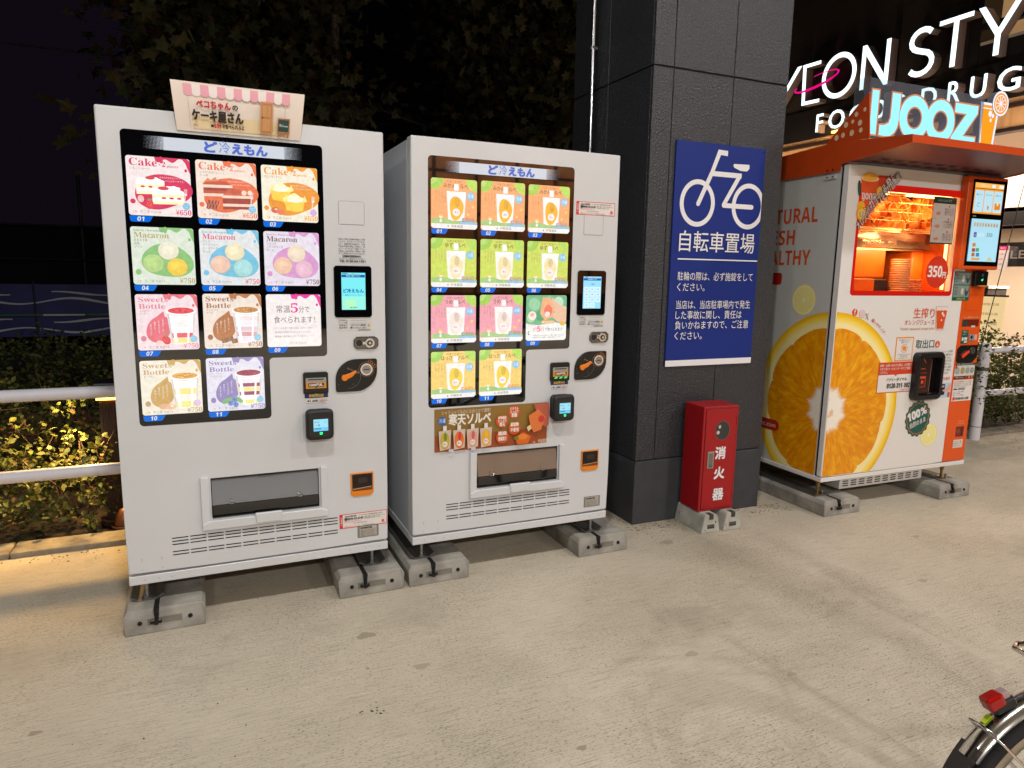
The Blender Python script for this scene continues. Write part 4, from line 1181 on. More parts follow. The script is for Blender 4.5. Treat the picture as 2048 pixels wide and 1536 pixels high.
def cards_sorbet(C, k):
    b1 = ((0.9, 0.45), (0.8, 0.3))
    if k <= 3: sorbet(C, (255, 160, 88), (255, 170, 20), 'みかんソルベ', (170, 96, 132) if k == 1 else (176, 120, 150), b1)
    elif k <= 6: sorbet(C, (200, 222, 70), (252, 226, 160), 'ゆずソルベ', (196, 110, 120), b1)
    elif k <= 8: sorbet(C, (246, 150, 164), (252, 224, 206), 'うめソルベ', (110, 130, 90), b1)
    elif k == 9: handphoto(C)
    else: sorbet(C, (252, 206, 92), (252, 204, 40), 'はっさくソルベ', (240, 120, 60), ((0.93, 0.40), (0.86, 0.30)))

PT = mat((52, 50, 50), 0.5)
def tiny(P, rows, x0, x1, z, pitch, h, m, bold=0.0):
    for k, s in enumerate(rows):
        P.text(s, x0, z - k * pitch, h, m, w=(x1 - x0) * (1.0 if len(s) > 12 else len(s) / 18.0 + 0.2), bold=bold)
    return P

def red_sticker(root, x0, z0, x1, z1):
    P = Print(-0.0006)
    RD = mat((214, 36, 44), 0.4); WP = mat((226, 218, 212), 0.4); BK = mat((40, 36, 36), 0.5)
    P.rect(x0, z0, x1, z1, RD); P.rect(x0 + 0.014, z0 + 0.003, x1 - 0.003, z1 - 0.003, WP)
    P.text('ご連絡先', x0 + 0.0112, z0 + 0.012, 0.0062, mat((240, 232, 228), 0.4), rot=PI / 2, w=0.04)
    P.text('Rujmini 株式会社', x0 + 0.024, z1 - 0.014, 0.0056, BK, w=0.050, bold=0.04)
    P.text('〒319-2226 茨城県常陸大宮市', x0 + 0.085, z1 - 0.013, 0.0042, BK, w=0.105)
    P.text('☎0295-52-3145', x0 + 0.020, z1 - 0.027, 0.0085, BK, w=0.082, bold=0.05)
    P.text('故障・返金・お問い合わせはこちら', x0 + 0.108, z1 - 0.022, 0.0040, BK, w=0.090); P.text('受付時間 平日9:00～17:00', x0 + 0.108, z1 - 0.029, 0.0040, BK, w=0.068)
    P.text('商品に関するお問い合わせは下記へ', x0 + 0.020, z1 - 0.036, 0.0042, RD, w=0.076)
    P.text('TEL 0297-86-902', x0 + 0.058, z1 - 0.046, 0.0050, mat((90, 110, 160), 0.5), w=0.062)
    P.text('設備を大切にしてください。', x0 + 0.020, z0 + 0.0055, 0.0044, RD, w=0.072); P.text('info@rujmini.jp', x0 + 0.100, z0 + 0.0055, 0.0044, BK, w=0.052)
    P.text('R', x1 - 0.024, z0 + 0.010, 0.013, RD, w=0.012, bold=0.04)
    return P.build('contact_sticker', root)

def slot_plate(root):
    P = Print(-0.0006)
    P.rr(0.894, 0.247, 0.988, 0.303, 0.004, mat((150, 146, 138), 0.35, metal=0.6)); P.rr(0.904, 0.251, 0.979, 0.299, 0.002, mat((178, 172, 162), 0.45))
    P.text('■自動販売機', 0.908, 0.288, 0.0062, PT, w=0.05, bold=0.04)
    for k in range(5): P.text('定格電圧 100V 50/60Hz 冷媒 R290', 0.908, 0.278 - k * 0.0062, 0.0034, PT, w=0.066 - 0.008 * (k % 2))
    return P.build('rating_plate', root)

VSLOT = [None]
def vending_machine(label, x, y, rz, cards, kind):
    t = thing('vending_machine', label, 'vending machine', (x, y, 0), rz)
    W, D = 1.03, 0.725
    ZT, ZB = 1.9803, 0.2225
    q = MB(); q.box(0.004, W - 0.004, 0.075, D, 0.213, 1.974, SIDE, 0.004, 2); q.build('cabinet', t)
    q = MB(); q.box(0.010, W - 0.010, 0.058, 0.0755, 0.218, 1.972, BLACKM); q.build('door_gasket', t)
    q = MB(); q.plate(0, W, 0, 0.058, ZB, ZT, [(0.311, 0.734, 0.414, 0.584)], WHITE, 0.007); q.build('door', t)
    q = MB(); q.box(0.0, W, 0.002, 0.72, 0.1769, 0.213, WHITE, 0.002, 1); q.build('plinth', t)
    P = Print(0.0018)
    for px_ in (0.055, 0.105, 0.86, 0.93, 0.99, 0.15): P.ell(px_, 0.195, 0.0016, 0.0016, DARK, n=8)
    P.build('rivet', t)
    P = Print(-0.0003)
    for px_, pz in ((0.05, 0.275), (0.05, 0.282), (0.12, 0.275), (0.12, 0.282), (0.05, 0.24), (0.12, 0.24)): P.ell(px_, pz, 0.0015, 0.0015, DARK, n=8)
    P.build('pin_hole', t)
    # legs with their cross channels
    for lx in (0.056, W - 0.062):
        for ly in (0.052, 0.64):
            q = MB(); q.cyl((lx, ly, 0.098), (lx, ly, 0.177), 0.008, STEEL, n=12); q.cyl((lx, ly, 0.104), (lx, ly, 0.112), 0.015, STEEL, n=6, smooth=False); q.cyl((lx, ly, 0.0985), (lx, ly, 0.103), 0.022, ZINC, n=18)
            q.cyl((lx, ly, 0.117), (lx, ly, 0.123), 0.012, STEEL, n=6, smooth=False)
            q.build('levelling_foot', t)
        ch = [(-0.062, 0.112), (-0.056, 0.117), (-0.046, 0.108), (-0.032, 0.098), (0.032, 0.098), (0.046, 0.108), (0.056, 0.117), (0.062, 0.112)]
        pts = ch + [(p[0], p[1] - 0.0035) for p in reversed(ch)]
        q = MB()
        for k in range(len(ch) - 1):
            a, b = ch[k], ch[k + 1]
            q.prism([(a[0] + lx, a[1] - 0.0035), (b[0] + lx, b[1] - 0.0035), (b[0] + lx, b[1]), (a[0] + lx, a[1])], 0.03, 0.68, ZINC)
        q.build('anchor_channel', t)
    draw_display(t, cards, kind)
    # blank key plate
    q = MB()
    P = Print(-0.0002); P.rr(0.840, 1.602, 0.947, 1.697, 0.006, mat((150, 148, 146), 0.5)); P.build('plate_gap', t)
    q.box(0.842, 0.945, -0.0014, 0.001, 1.604, 1.695, WHITE, 0.001, 1); q.build('blank_plate', t)
    # touch screen
    q = MB(); q.prism([(0.824, 1.223), (0.964, 1.223), (0.972, 1.231), (0.972, 1.428), (0.964, 1.436), (0.824, 1.436), (0.816, 1.428), (0.816, 1.231)], -0.005, 0.004, GLASS_BLACK, bev=0.0015)
    sc_ = q.build('screen_bezel', t)
    P = Print(-0.0054)
    if kind == 'sweets':
        P.rect(0.846, 1.255, 0.945, 1.408, mat((120, 232, 240), 0.2, emit=1.0)); P.rect(0.846, 1.255, 0.945, 1.310, mat((150, 240, 226), 0.2, emit=1.0)); P.rect(0.860, 1.262, 0.905, 1.296, mat((176, 246, 190), 0.2, emit=1.0))
        P.rect(0.847, 1.389, 0.943, 1.400, mat((24, 100, 190), 0.2, emit=0.8)); P.text('商品をお選びください', 0.895, 1.3925, 0.0050, mat((240, 250, 255), 0.2, emit=1.0), al='c', w=0.06)
        P.text('ど冷えもん', 0.853, 1.327, 0.0125, mat((20, 130, 200), 0.2, emit=0.8), w=0.084, bold=0.05)
        P.text('画面をタッチしてください', 0.895, 1.313, 0.0052, mat((30, 140, 180), 0.2, emit=0.8), al='c', w=0.07); P.text('● 待機中', 0.895, 1.262, 0.005, mat((30, 90, 130), 0.2, emit=0.6), al='c')
    else:
        P.rect(0.846, 1.255, 0.945, 1.408, mat((150, 220, 246), 0.2, emit=1.0)); P.rect(0.847, 1.389, 0.943, 1.400, mat((20, 104, 200), 0.2, emit=0.8)); P.text('商品番号を入力', 0.895, 1.3925, 0.0050, mat((240, 250, 255), 0.2, emit=1.0), al='c', w=0.05)
        P.text('¥ 0', 0.890, 1.367, 0.009, mat((40, 60, 90), 0.2, emit=0.4))
        n_ = 0
        for r_ in range(4):
            for c_ in range(3):
                n_ += 1
                if n_ > 11: continue
                xx, zz = 0.849 + c_ * 0.0315, 1.336 - r_ * 0.0255
                P.rect(xx, zz, xx + 0.0295, zz + 0.0235, mat((206, 238, 250), 0.2, emit=1.0)); P.text('%02d' % n_, xx + 0.0148, zz + 0.009, 0.006, mat((50, 80, 110), 0.2, emit=0.4), al='c')
    P.rect(0.850, 1.4035, 0.870, 1.4060, mat((60, 60, 60), 0.3)); P.rect(0.890, 1.4035, 0.901, 1.4060, mat((90, 220, 110), 0.3, emit=0.8))
    P.build('screen', sc_)
    # information labels
    if kind == 'sweets':
        P = Print(-0.0005)
        tiny(P, ('日頃より弊社の自動販売機をご利用', 'いただき、ありがとうございます。', '万が一、自動販売機で商品詰まり、つり銭', '不足等の不具合が発生した場合は、下記', 'のフリーダイヤルまでご連絡ください。', 'お客様にご返金が発生した場合は、郵送', 'にてご返金させていただきます。'), 0.838, 0.947, 1.541, 0.0096, 0.0056, PT)
        P.text('[自動販売機管理会社]', 0.892, 1.4725, 0.0058, PT, al='c', w=0.075, bold=0.04); P.text('イオンディライト株式会社 コールセンター', 0.892, 1.4635, 0.0050, PT, al='c', w=0.106)
        P.text('TEL 0120-63-1351', 0.840, 1.4515, 0.0088, PT, w=0.107, bold=0.04)
        P.build('notice_lettering', t)
    P = Print(-0.0005)
    P.rect(0.828, 1.166, 0.970, 1.217, mat((206, 206, 204), 0.4))
    for k, s_ in enumerate(('自販機No', 'サービス事業', '管理会社', '電話番号')):
        P.text(s_, 0.834, 1.2075 - k * 0.0102, 0.0058, PT, w=0.034)
    P.rect(0.880, 1.2095, 0.952, 1.2101, PT); P.rect(0.880, 1.1985, 0.952, 1.1991, PT)
    P.text('イオンディライト株式会社', 0.880, 1.1870, 0.0062, PT, w=0.066, bold=0.03); P.text('■0120-63-1351', 0.880, 1.1770, 0.0052, PT, w=0.066); P.ell(0.958, 1.190, 0.005, 0.006, mat((210, 160, 40), 0.4), n=12)
    P.rr(0.912, 1.1685, 0.966, 1.1745, 0.002, mat((186, 186, 184), 0.4)); P.text('24時間365日', 0.916, 1.1698, 0.0035, PT, w=0.045)
    P.build('service_label', t)
    # lock
    q = MB(); q.prism([(0.905, 1.088), (0.985, 1.088), (0.998, 1.101), (0.998, 1.128), (0.985, 1.141), (0.905, 1.141), (0.892, 1.128), (0.892, 1.101)], -0.007, 0.004, mat((110, 108, 106), 0.16, metal=1.0), bev=0.003)
    lk = q.build('lock_plate', t)
    q = MB(); q.cyl((0.958, -0.007, 1.1145), (0.958, -0.016, 1.1145), 0.020, CHROME, n=24); q.cyl((0.958, -0.016, 1.1145), (0.958, -0.018, 1.1145), 0.012, DARK, n=18); q.cyl((0.958, -0.018, 1.1145), (0.958, -0.0205, 1.1145), 0.006, CHROME, n=12)
    q.cyl((0.915, -0.007, 1.1145), (0.915, -0.0095, 1.1145), 0.013, DARK, n=18)
    q.box(0.925, 0.945, -0.0135, -0.0068, 1.106, 1.123, CHROME, 0.003, 1)
    q.build('lock_handle', lk)
    # coin mechanism: rounded leaf-shaped black plate
    pts = []
    x0, x1, z0, z1 = 0.814, 0.990, 0.908, 1.046
    R1, R2 = 0.085, 0.090
    for k in range(4): t_ = math.radians(0 + 30 * k); pts.append((x1 - 0.008 + 0.008 * math.cos(t_), z1 - 0.008 + 0.008 * math.sin(t_)))
    for k in range(9): t_ = math.radians(90 + 90 * k / 8); pts.append((x0 + R1 + R1 * math.cos(t_), z1 - R1 + R1 * math.sin(t_)))
    for k in range(4): t_ = math.radians(180 + 30 * k); pts.append((x0 + 0.010 + 0.010 * math.cos(t_), z0 + 0.010 + 0.010 * math.sin(t_)))
    for k in range(9): t_ = math.radians(270 + 90 * k / 8); pts.append((x1 - R2 + R2 * math.cos(t_), z0 + R2 + R2 * math.sin(t_)))
    q = MB(); q.prism(list(reversed(pts)), -0.008, 0.004, mat((10, 10, 11), 0.22), bev=0.002)
    cm = q.build('coin_unit', t)
    q = MB(); q.cyl((0.943, -0.008, 1.001), (0.943, -0.013, 1.001), 0.026, CHROME, n=28); q.cyl((0.943, -0.013, 1.001), (0.943, -0.0145, 1.001), 0.019, STEEL, n=24); q.box(0.9305, 0.9555, -0.0152, -0.0144, 0.9995, 1.0035, BLACKM)
    q.build('coin_slot', cm)
    P = Print(-0.0082)
    OB = mat((196, 120, 40), 0.4)
    P.ring(0.943, 1.001, 0.033, 0.033, 0.0018, mat((150, 96, 50), 0.4), n=30)
    for k in range(4): P.ring(0.958 + k * 0.0075, 1.036 - k * 0.0075, 0.0065, 0.0065, 0.0011, OB, n=14)
    P.text('おつり・返却', 0.862, 1.006, 0.0065, mat((160, 160, 160), 0.4), rot=-0.45, w=0.052)
    P.ring(0.868, 0.972, 0.050, 0.050, 0.0010, mat((120, 120, 120), 0.4), n=14, a0=-95, a1=40)
    P.text('=', 0.885, 0.937, 0.006, mat((170, 170, 170), 0.4)); P.text('P', 0.824, 0.938, 0.006, mat((120, 120, 120), 0.4))
    P.build('lettering', cm)
    q = MB(); LV = mat((232, 128, 24), 0.35)
    lev = [(0.836, 0.965), (0.842, 0.957), (0.852, 0.956), (0.862, 0.964), (0.880, 0.972), (0.898, 0.990), (0.899, 0.998), (0.893, 1.000), (0.874, 0.990), (0.855, 0.984), (0.842, 0.981), (0.836, 0.974)]
    q.prism(lev, -0.022, -0.010, LV, bev=0.003); q.cyl((0.849, -0.008, 0.969), (0.849, -0.020, 0.969), 0.013, LV, n=20); q.build('return_lever', cm)
    # bank note unit
    q = MB(); q.prism([(0.681, 0.910), (0.782, 0.910), (0.782, 0.992), (0.776, 0.998), (0.687, 0.998), (0.681, 0.992)], -0.014, 0.004, mat((14, 14, 15), 0.3), bev=0.002)
    bu = q.build('banknote_unit', t)
    q = MB(); q.box(0.690, 0.773, -0.0150, -0.0138, 0.955, 0.975, mat((150, 150, 146), 0.4)); q.box(0.700, 0.763, -0.0156, -0.0149, 0.966, 0.970, BLACKM)
    q.box(0.690, 0.773, -0.0170, -0.0138, 0.930, 0.956, mat((214, 138, 40), 0.35), 0.001, 1); q.box(0.690, 0.773, -0.0150, -0.0138, 0.918, 0.930, DARK)
    q.build('note_slot', bu)
    P = Print(-0.0174)
    P.rect(0.700, 0.937, 0.763, 0.953, mat((24, 22, 20), 0.4)); P.text('1000円札', 0.7315, 0.9405, 0.0095, mat((232, 226, 216), 0.4), al='c', w=0.056, bold=0.05); P.poly([(0.727, 0.937), (0.7315, 0.932), (0.736, 0.937)], mat((24, 22, 20), 0.4))
    P.build('lettering', bu)
    if kind == 'sorbet':
        P = Print(-0.0154)
        for k in range(3): P.poly([(0.697 + k * 0.026, 0.921), (0.712 + k * 0.026, 0.921), (0.718 + k * 0.026, 0.929), (0.703 + k * 0.026, 0.929)], mat((60, 230, 120), 0.3, emit=1.0))
        P.build('indicator_lamp', bu)
    P = Print(-0.0006)
    P.rect(0.686, 0.862, 0.781, 0.908, mat((218, 214, 212), 0.4)); P.rect(0.686, 0.888, 0.781, 0.908, mat((28, 40, 92), 0.4)); P.text('新紙幣対応', 0.7335, 0.8935, 0.0090, mat((236, 206, 90), 0.4), al='c', w=0.060, bold=0.05); P.text('SERVICE', 0.7335, 0.904, 0.0028, mat((220, 220, 220), 0.4), al='c')
    P.rect(0.6905, 0.867, 0.745, 0.8855, mat((40, 40, 44), 0.4)); P.rect(0.6915, 0.868, 0.744, 0.8845, mat((232, 230, 228), 0.4)); P.text('¥1,000', 0.718, 0.8720, 0.0090, PT, al='c', w=0.044, bold=0.06)
    P.text('旧紙幣もOK', 0.748, 0.880, 0.0042, mat((196, 40, 60), 0.4), w=0.030); P.text('両替不可', 0.748, 0.873, 0.0042, PT, w=0.030); P.text('釣銭注意', 0.748, 0.866, 0.0042, mat((196, 40, 60), 0.4), w=0.024)
    P.build('banknote_label', t)
    # card reader, standing proud of the door
    q = MB()
    bm = bmesh.new()
    rr_ = 0.020
    def rrect(x0, x1, z0, z1, r, y):
        o = []
        for cx, cz, a in ((x1 - r, z1 - r, 0), (x0 + r, z1 - r, 90), (x0 + r, z0 + r, 180), (x1 - r, z0 + r, 270)):
            for k in range(5):
                tt = math.radians(a + 22.5 * k); o.append((cx + r * math.cos(tt), y, cz + r * math.sin(tt)))
        return o
    secs = [rrect(0.686, 0.790, 0.722, 0.842, rr_, 0.002), rrect(0.684, 0.792, 0.720, 0.844, rr_, -0.030), rrect(0.681, 0.795, 0.717, 0.847, rr_, -0.040), rrect(0.684, 0.792, 0.720, 0.844, rr_, -0.050), rrect(0.692, 0.784, 0.728, 0.836, rr_ * 0.8, -0.054)]
    vs = [p for s in secs for p in s]
    fs = []
    for s_ in range(4):
        for k in range(20): fs.append((s_ * 20 + k, (s_ + 1) * 20 + k, (s_ + 1) * 20 + (k + 1) % 20, s_ * 20 + (k + 1) % 20))
    fs.append(tuple(80 + k for k in range(20)))
    bm.free()
    q.add(vs, fs, mat((26, 26, 28), 0.45), False); rd = q.build('card_reader', t)
    P = Print(-0.0542); P.rr(0.698, 0.736, 0.778, 0.822, 0.006, GLASS_BLACK)
    P.rect(0.711, 0.757, 0.770, 0.807, mat((150, 220, 246), 0.2, emit=1.0)); P.rect(0.711, 0.757, 0.770, 0.772, mat((110, 200, 240), 0.2, emit=1.0)); P.rect(0.714, 0.764, 0.742, 0.771, mat((60, 170, 220), 0.2, emit=0.8))
    P.ell(0.722, 0.782, 0.004, 0.004, mat((236, 200, 80), 0.3, emit=0.8), n=10); P.ell(0.733, 0.782, 0.004, 0.004, mat((90, 160, 210), 0.3, emit=0.8), n=10); P.text('QR Pay', 0.714, 0.793, 0.0050, mat((60, 80, 130), 0.3, emit=0.4)); P.text('iD', 0.755, 0.793, 0.006, mat((206, 60, 120), 0.3, emit=0.5)); P.text('nanaco', 0.752, 0.767, 0.004, mat((206, 80, 60), 0.3, emit=0.5))
    P.build('screen', rd)
    P = Print(-0.0545); P.ell(0.741, 0.747, 0.006, 0.0055, mat((20, 255, 110), 0.3, emit=2.5), n=14); P.build('green_light', rd)
    # delivery port
    BZ = WHITE
    q = MB(); q.box(0.306, 0.739, 0.0585, 0.30, 0.409, 0.589, BLACKM)
    inn = MB(); 
    DK = mat((20, 20, 22), 0.35)
    inn.box(0.300, 0.745, 0.20, 0.205, 0.40, 0.60, DK); inn.box(0.300, 0.311, 0.004, 0.20, 0.40, 0.60, DK); inn.box(0.734, 0.745, 0.004, 0.20, 0.40, 0.60, DK); inn.box(0.3115, 0.7335, 0.004, 0.20, 0.584, 0.60, DK); inn.box(0.3115, 0.7335, 0.01, 0.20, 0.400, 0.418, DK)
    inn.build('delivery_chute', t)
    q = MB()
    q.prism([(0.273, 0.400), (0.305, 0.400), (0.305, 0.592), (0.277, 0.592), (0.273, 0.588)], -0.015, 0.002, BZ, bev=0.003)
    q.prism([(0.740, 0.400), (0.768, 0.400), (0.768, 0.588), (0.764, 0.592), (0.740, 0.592)], -0.015, 0.002, BZ, bev=0.003)
    q.prism([(0.273, 0.372), (0.768, 0.372), (0.768, 0.399), (0.740, 0.412), (0.305, 0.412), (0.273, 0.399)], -0.019, 0.002, BZ, bev=0.004)
    q.prism([(0.478, 0.380), (0.574, 0.380), (0.580, 0.424), (0.472, 0.424)], -0.025, -0.012, BZ, bev=0.004)
    q.build('port_frame', t)
    FL = mat((140, 142, 146) if kind == 'sweets' else (150, 128, 110), 0.10, spec=0.6, alpha=0.66)  # tan of the sorbet flap is reflected light put into its colour
    q = MB()
    M_ = Matrix.Translation((0, 0.012, 0.580)) @ Matrix.Rotation(math.radians(-7), 4, 'X')
    q.box(0.314, 0.731, -0.003, 0.0, -0.112, 0.0, FL, M=M_)
    fl = q.build('flap', t)
    q = MB()
    q.box(0.314, 0.731, -0.006, 0.003, -0.150, -0.110, BLACKG, 0.002, 1, M=M_); q.box(0.314, 0.731, -0.007, -0.003, -0.006, 0.004, DARK, M=M_)
    q.box(0.492, 0.558, -0.010, -0.002, -0.006, 0.006, BLACK, M=M_); q.build('flap_edge', fl)
    q = MB(); q.box(0.314, 0.731, 0.018, 0.024, 0.419, 0.446, BLACKG); q.box(0.314, 0.731, 0.016, 0.026, 0.447, 0.450, STEEL); q.build('gap_and_highlight', t)  # black box stands for the shaded gap, steel strip for its highlight
    q = MB()
    for cx_, cz_ in ((0.385, -0.104), (0.655, -0.104)):
        q.tube([tuple(M_ @ Vector((cx_ + 0.012 * math.cos(a), -0.008, cz_ + 0.006 * math.sin(a)))) for a in [k * PI / 6 for k in range(12)]], 0.0013, CHROME, n=6, closed=True)
        q.box(cx_ - 0.006, cx_ - 0.002, -0.008, -0.004, cz_ + 0.018, cz_ + 0.021, CHROME, M=M_); q.box(cx_ - 0.010, cx_ - 0.007, -0.008, -0.004, cz_ + 0.008, cz_ + 0.013, CHROME, M=M_)
    q.build('flap_clip', fl)
    # change cup
    q = MB(); OG = mat((226, 130, 28), 0.35)
    cup = [(0.868, 0.546), (0.868, 0.456), (0.873, 0.446), (0.884, 0.441), (0.952, 0.441), (0.963, 0.446), (0.968, 0.456), (0.968, 0.546)]
    q.prism(cup, -0.006, 0.003, OG, bev=0.002); cc = q.build('change_cup', t)
    P = Print(-0.0062); P.rr(0.874, 0.466, 0.962, 0.541, 0.004, mat((24, 14, 10), 0.12)); P.rect(0.876, 0.468, 0.960, 0.480, mat((120, 58, 16), 0.3)); P.rr(0.900, 0.500, 0.940, 0.524, 0.004, mat((52, 40, 34), 0.1)); P.line(0.878, 0.474, 0.958, 0.482, 0.0018, mat((220, 190, 160), 0.3)); P.build('painted_cup_opening', cc)  # flat sheet without a hole, the hollow's shade is painted dark
    # vent slots: 5 rows of 10
    for zr in (0.353, 0.340, 0.327, 0.297, 0.284):
        for k in range(10):
            xx = 0.160 + k * 0.0655
            if VSLOT[0] is None:
                q = MB(); P = Print(0.0); P.rr(0, -0.0022, 0.0595, 0.0022, 0.0020, BLACKM); o = P.build('vent_slot', t, (xx, -0.0003, zr)); VSLOT[0] = o
            else:
                o = VSLOT[0].copy(); COL.objects.link(o); o.parent = t; o.location = (xx, -0.0003, zr)
    if kind == 'sweets': red_sticker(t, 0.817, 0.299, 1.027, 0.364)
    else: red_sticker(t, 0.797, 1.695, 1.008, 1.756)
    slot_plate(t)
    return t

M1 = vending_machine('white vending machine with cake, macaron and dessert cup samples and a paper sign on top', 0, 0, 0, cards_sweets, 'sweets')
M2 = vending_machine('white vending machine with sorbet pouch samples next to the grey pillar', 1.1426, -0.0096, math.radians(-0.168), cards_sorbet, 'sorbet')

# sorbet poster on the second machine
P = Print(-0.0008)
x0, z0, x1, z1 = 0.103, 0.607, 0.672, 0.806
def Q(u, v): return (x0 + (x1 - x0) * u, z0 + (z1 - z0) * v)
def pe(u, v, ru, rv, c, **k): P.ell(*Q(u, v), (x1 - x0) * ru, (z1 - z0) * rv, mat(c, 0.4), **k)
def pt(s, u, v, h, c, w=None, **k): P.text(s, *Q(u, v), (z1 - z0) * h, mat(c, 0.4), w=None if w is None else (x1 - x0) * w, **k)
P.rect(x0, z0, x1, z1, mat((150, 78, 36), 0.4)); P.rect(x0, z0 + 0.075, x1, z1, mat((142, 108, 46), 0.4)); P.rect(*Q(0.50, 0), *Q(1, 0.34), mat((158, 76, 34), 0.4)); P.rect(*Q(0, 0), *Q(0.5, 0.12), mat((168, 78, 36), 0.4))
pt('シャリシャリなのになめらかで濃厚！', 0.06, 0.87, 0.075, (226, 214, 190), w=0.42)
pe(0.065, 0.72, 0.036, 0.10, (30, 104, 176), n=24); pt('冷凍', 0.065, 0.68, 0.085, (240, 240, 240), al='c', w=0.055)
pt('寒天ソルベ', 0.12, 0.63, 0.20, (240, 234, 222), w=0.36, bold=0.04)
for (u, v, s1, s2, s3) in ((0.69, 0.82, 'ミネラル', 'たっぷり', '粗糖'), (0.58, 0.62, '食物繊維', 'たっぷり', '寒天'), (0.69, 0.43, '添加物', '不使用', ''), (0.58, 0.24, '和歌山県産', '柑橘果汁', '')):
    pe(u, v, 0.056, 0.155, (206, 84, 30), n=28)
    pt(s1, u, v + 0.055, 0.055 if s3 else 0.075, (250, 236, 222), al='c', w=0.074, bold=0.04); pt(s2, u, v - 0.02 if s3 else v - 0.075, 0.055 if s3 else 0.075, (250, 236, 222), al='c', w=0.074, bold=0.04)
    if s3: pt(s3, u, v - 0.115, 0.075, (250, 236, 222), al='c', w=0.05, bold=0.04)
for u, c, c2 in ((0.08, (196, 170, 60), (110, 140, 50)), (0.20, (226, 120, 40), (216, 60, 60)), (0.315, (222, 160, 130), (206, 90, 110)), (0.43, (232, 170, 60), (236, 190, 40))):
    P.poly([Q(u - 0.015, 0.50), Q(u + 0.015, 0.50), Q(u + 0.015, 0.62), Q(u - 0.015, 0.62)], mat((226, 222, 216), 0.3))
    P.poly([Q(u - 0.052, 0.50), Q(u + 0.052, 0.52), Q(u + 0.046, 0.08), Q(u - 0.042, 0.04)], mat((206, 190, 176), 0.3)); pe(u, 0.27, 0.040, 0.20, c, n=20); pe(u + 0.004, 0.36, 0.014, 0.10, c2, n=14); pe(u, 0.19, 0.022, 0.065, (236, 226, 220), n=16); pt('寒天', u, 0.175, 0.03, (150, 110, 90), al='c')
for u in (0.13, 0.32): P.poly([Q(u - 0.02, 0.0), Q(u + 0.02, 0.0), Q(u + 0.02, 0.07), Q(u - 0.02, 0.07)], mat((200, 200, 206), 0.3))
P.poly([Q(0.86, 1.0), Q(1.0, 1.0), Q(1.0, 0.45), Q(0.97, 0.42), Q(0.92, 0.50), Q(0.885, 0.62), Q(0.88, 0.80)], mat((186, 92, 70), 0.4)); P.poly([Q(0.81, 0.72), Q(0.90, 0.86), Q(0.97, 0.66), Q(0.93, 0.36), Q(0.86, 0.30), Q(0.83, 0.45)], mat((222, 120, 60), 0.35)); pe(0.93, 0.62, 0.030, 0.09, (206, 60, 50), n=18)
P.poly([Q(0.795, 0.44), Q(0.825, 0.50), Q(0.84, 0.40), Q(0.81, 0.34)], mat((226, 206, 150), 0.35))
pe(0.76, 0.17, 0.07, 0.14, (214, 104, 24), n=22, wob=lambda t: 0.12 * math.sin(5 * t)); pe(0.76, 0.22, 0.045, 0.07, (232, 132, 50), n=16); pe(0.70, 0.20, 0.022, 0.05, (110, 120, 40), n=12)
pt('伊藤農園', 0.90, 0.035, 0.075, (226, 206, 186), w=0.09); pt('YK', 0.85, 0.035, 0.05, (226, 206, 186), w=0.03)
ps = P.build('poster', M2)

# ------------------------------------------------------------------ paper sign taped to the top of the cake machine
sgp = thing('paper_sign', 'pink striped paper sign with Japanese lettering and a drawn door on the cake machine', 'paper sign', (0, -0.004, 0))
PAP = mat((236, 222, 208), 0.6)
fr = [(0.248, 2.084, -0.026), (0.253, 1.985, -0.020), (0.262, 1.917, -0.0015)]
fr2 = [(0.716, 2.082, -0.026), (0.708, 1.985, -0.020), (0.698, 1.913, -0.0015)]
NX = 14; NZ = 10
def paper(u, v):
    """u 0..1 across, v 0..1 down: stands forward at the top, curls back against the door lower down"""
    xl = 0.248 + 0.014 * v; xr = 0.716 - 0.018 * v
    z = 2.084 - 0.168 * v
    y = -0.030 + 0.0285 * (v ** 1.6) + 0.004 * math.sin(u * PI) * (1 - v)
    return (xl + (xr - xl) * u, y, z)
q = MB()
vs = [paper(i / NX, j / NZ) for j in range(NZ + 1) for i in range(NX + 1)]
fs = [(j * (NX + 1) + i, (j + 1) * (NX + 1) + i, (j + 1) * (NX + 1) + i + 1, j * (NX + 1) + i + 1) for j in range(NZ) for i in range(NX)]
q.add(vs, fs, PAP, True)
q.add([(p[0], p[1] + 0.0008, p[2]) for p in vs], [tuple(reversed(f)) for f in fs], PAP, True)
q.build('sheet', sgp)
def wrap(P, base=-0.0014):
    """bend a flat print drawn in (u,v) paper units onto the sheet"""
    nv = []
    for (x, y, z) in P.v:
        p = paper(min(max(x, 0), 1), min(max(1 - z, 0), 1)); nv.append((p[0], p[1] + base + y, p[2]))
    P.v = nv
    return P
P = Print(0, 0.00022)
def fine(P, u0, v0, u1, v1, m, nx=1, nz=8):
    y = P.lay()
    for j in range(nz):
        a, b = v0 + (v1 - v0) * j / nz, v0 + (v1 - v0) * (j + 1) / nz
        P.add([(u0, y, 1 - b), (u1, y, 1 - b), (u1, y, 1 - a), (u0, y, 1 - a)], [(0, 1, 2, 3)], m)
fine(P, 0.13, 0.66, 0.86, 0.94, mat((236, 214, 170), 0.6))
for k in range(13):
    a = 0.085 + k * 0.0615
    m_ = mat((238, 168, 182), 0.6) if k % 2 == 0 else mat((244, 232, 226), 0.6)
    fine(P, a, 0.05, a + 0.0615, 0.235, m_, nz=4)
    P.ell(a + 0.03075, 1 - 0.235, 0.03075, 0.055, m_, n=16)
for a in (0.110, 0.852): fine(P, a, 0.28, a + 0.003, 0.92, mat((200, 190, 184), 0.6))
P.rect(0.50 - 0.13 * 2 - 0.04, 0.0, 0.9, 0.001, PAP)
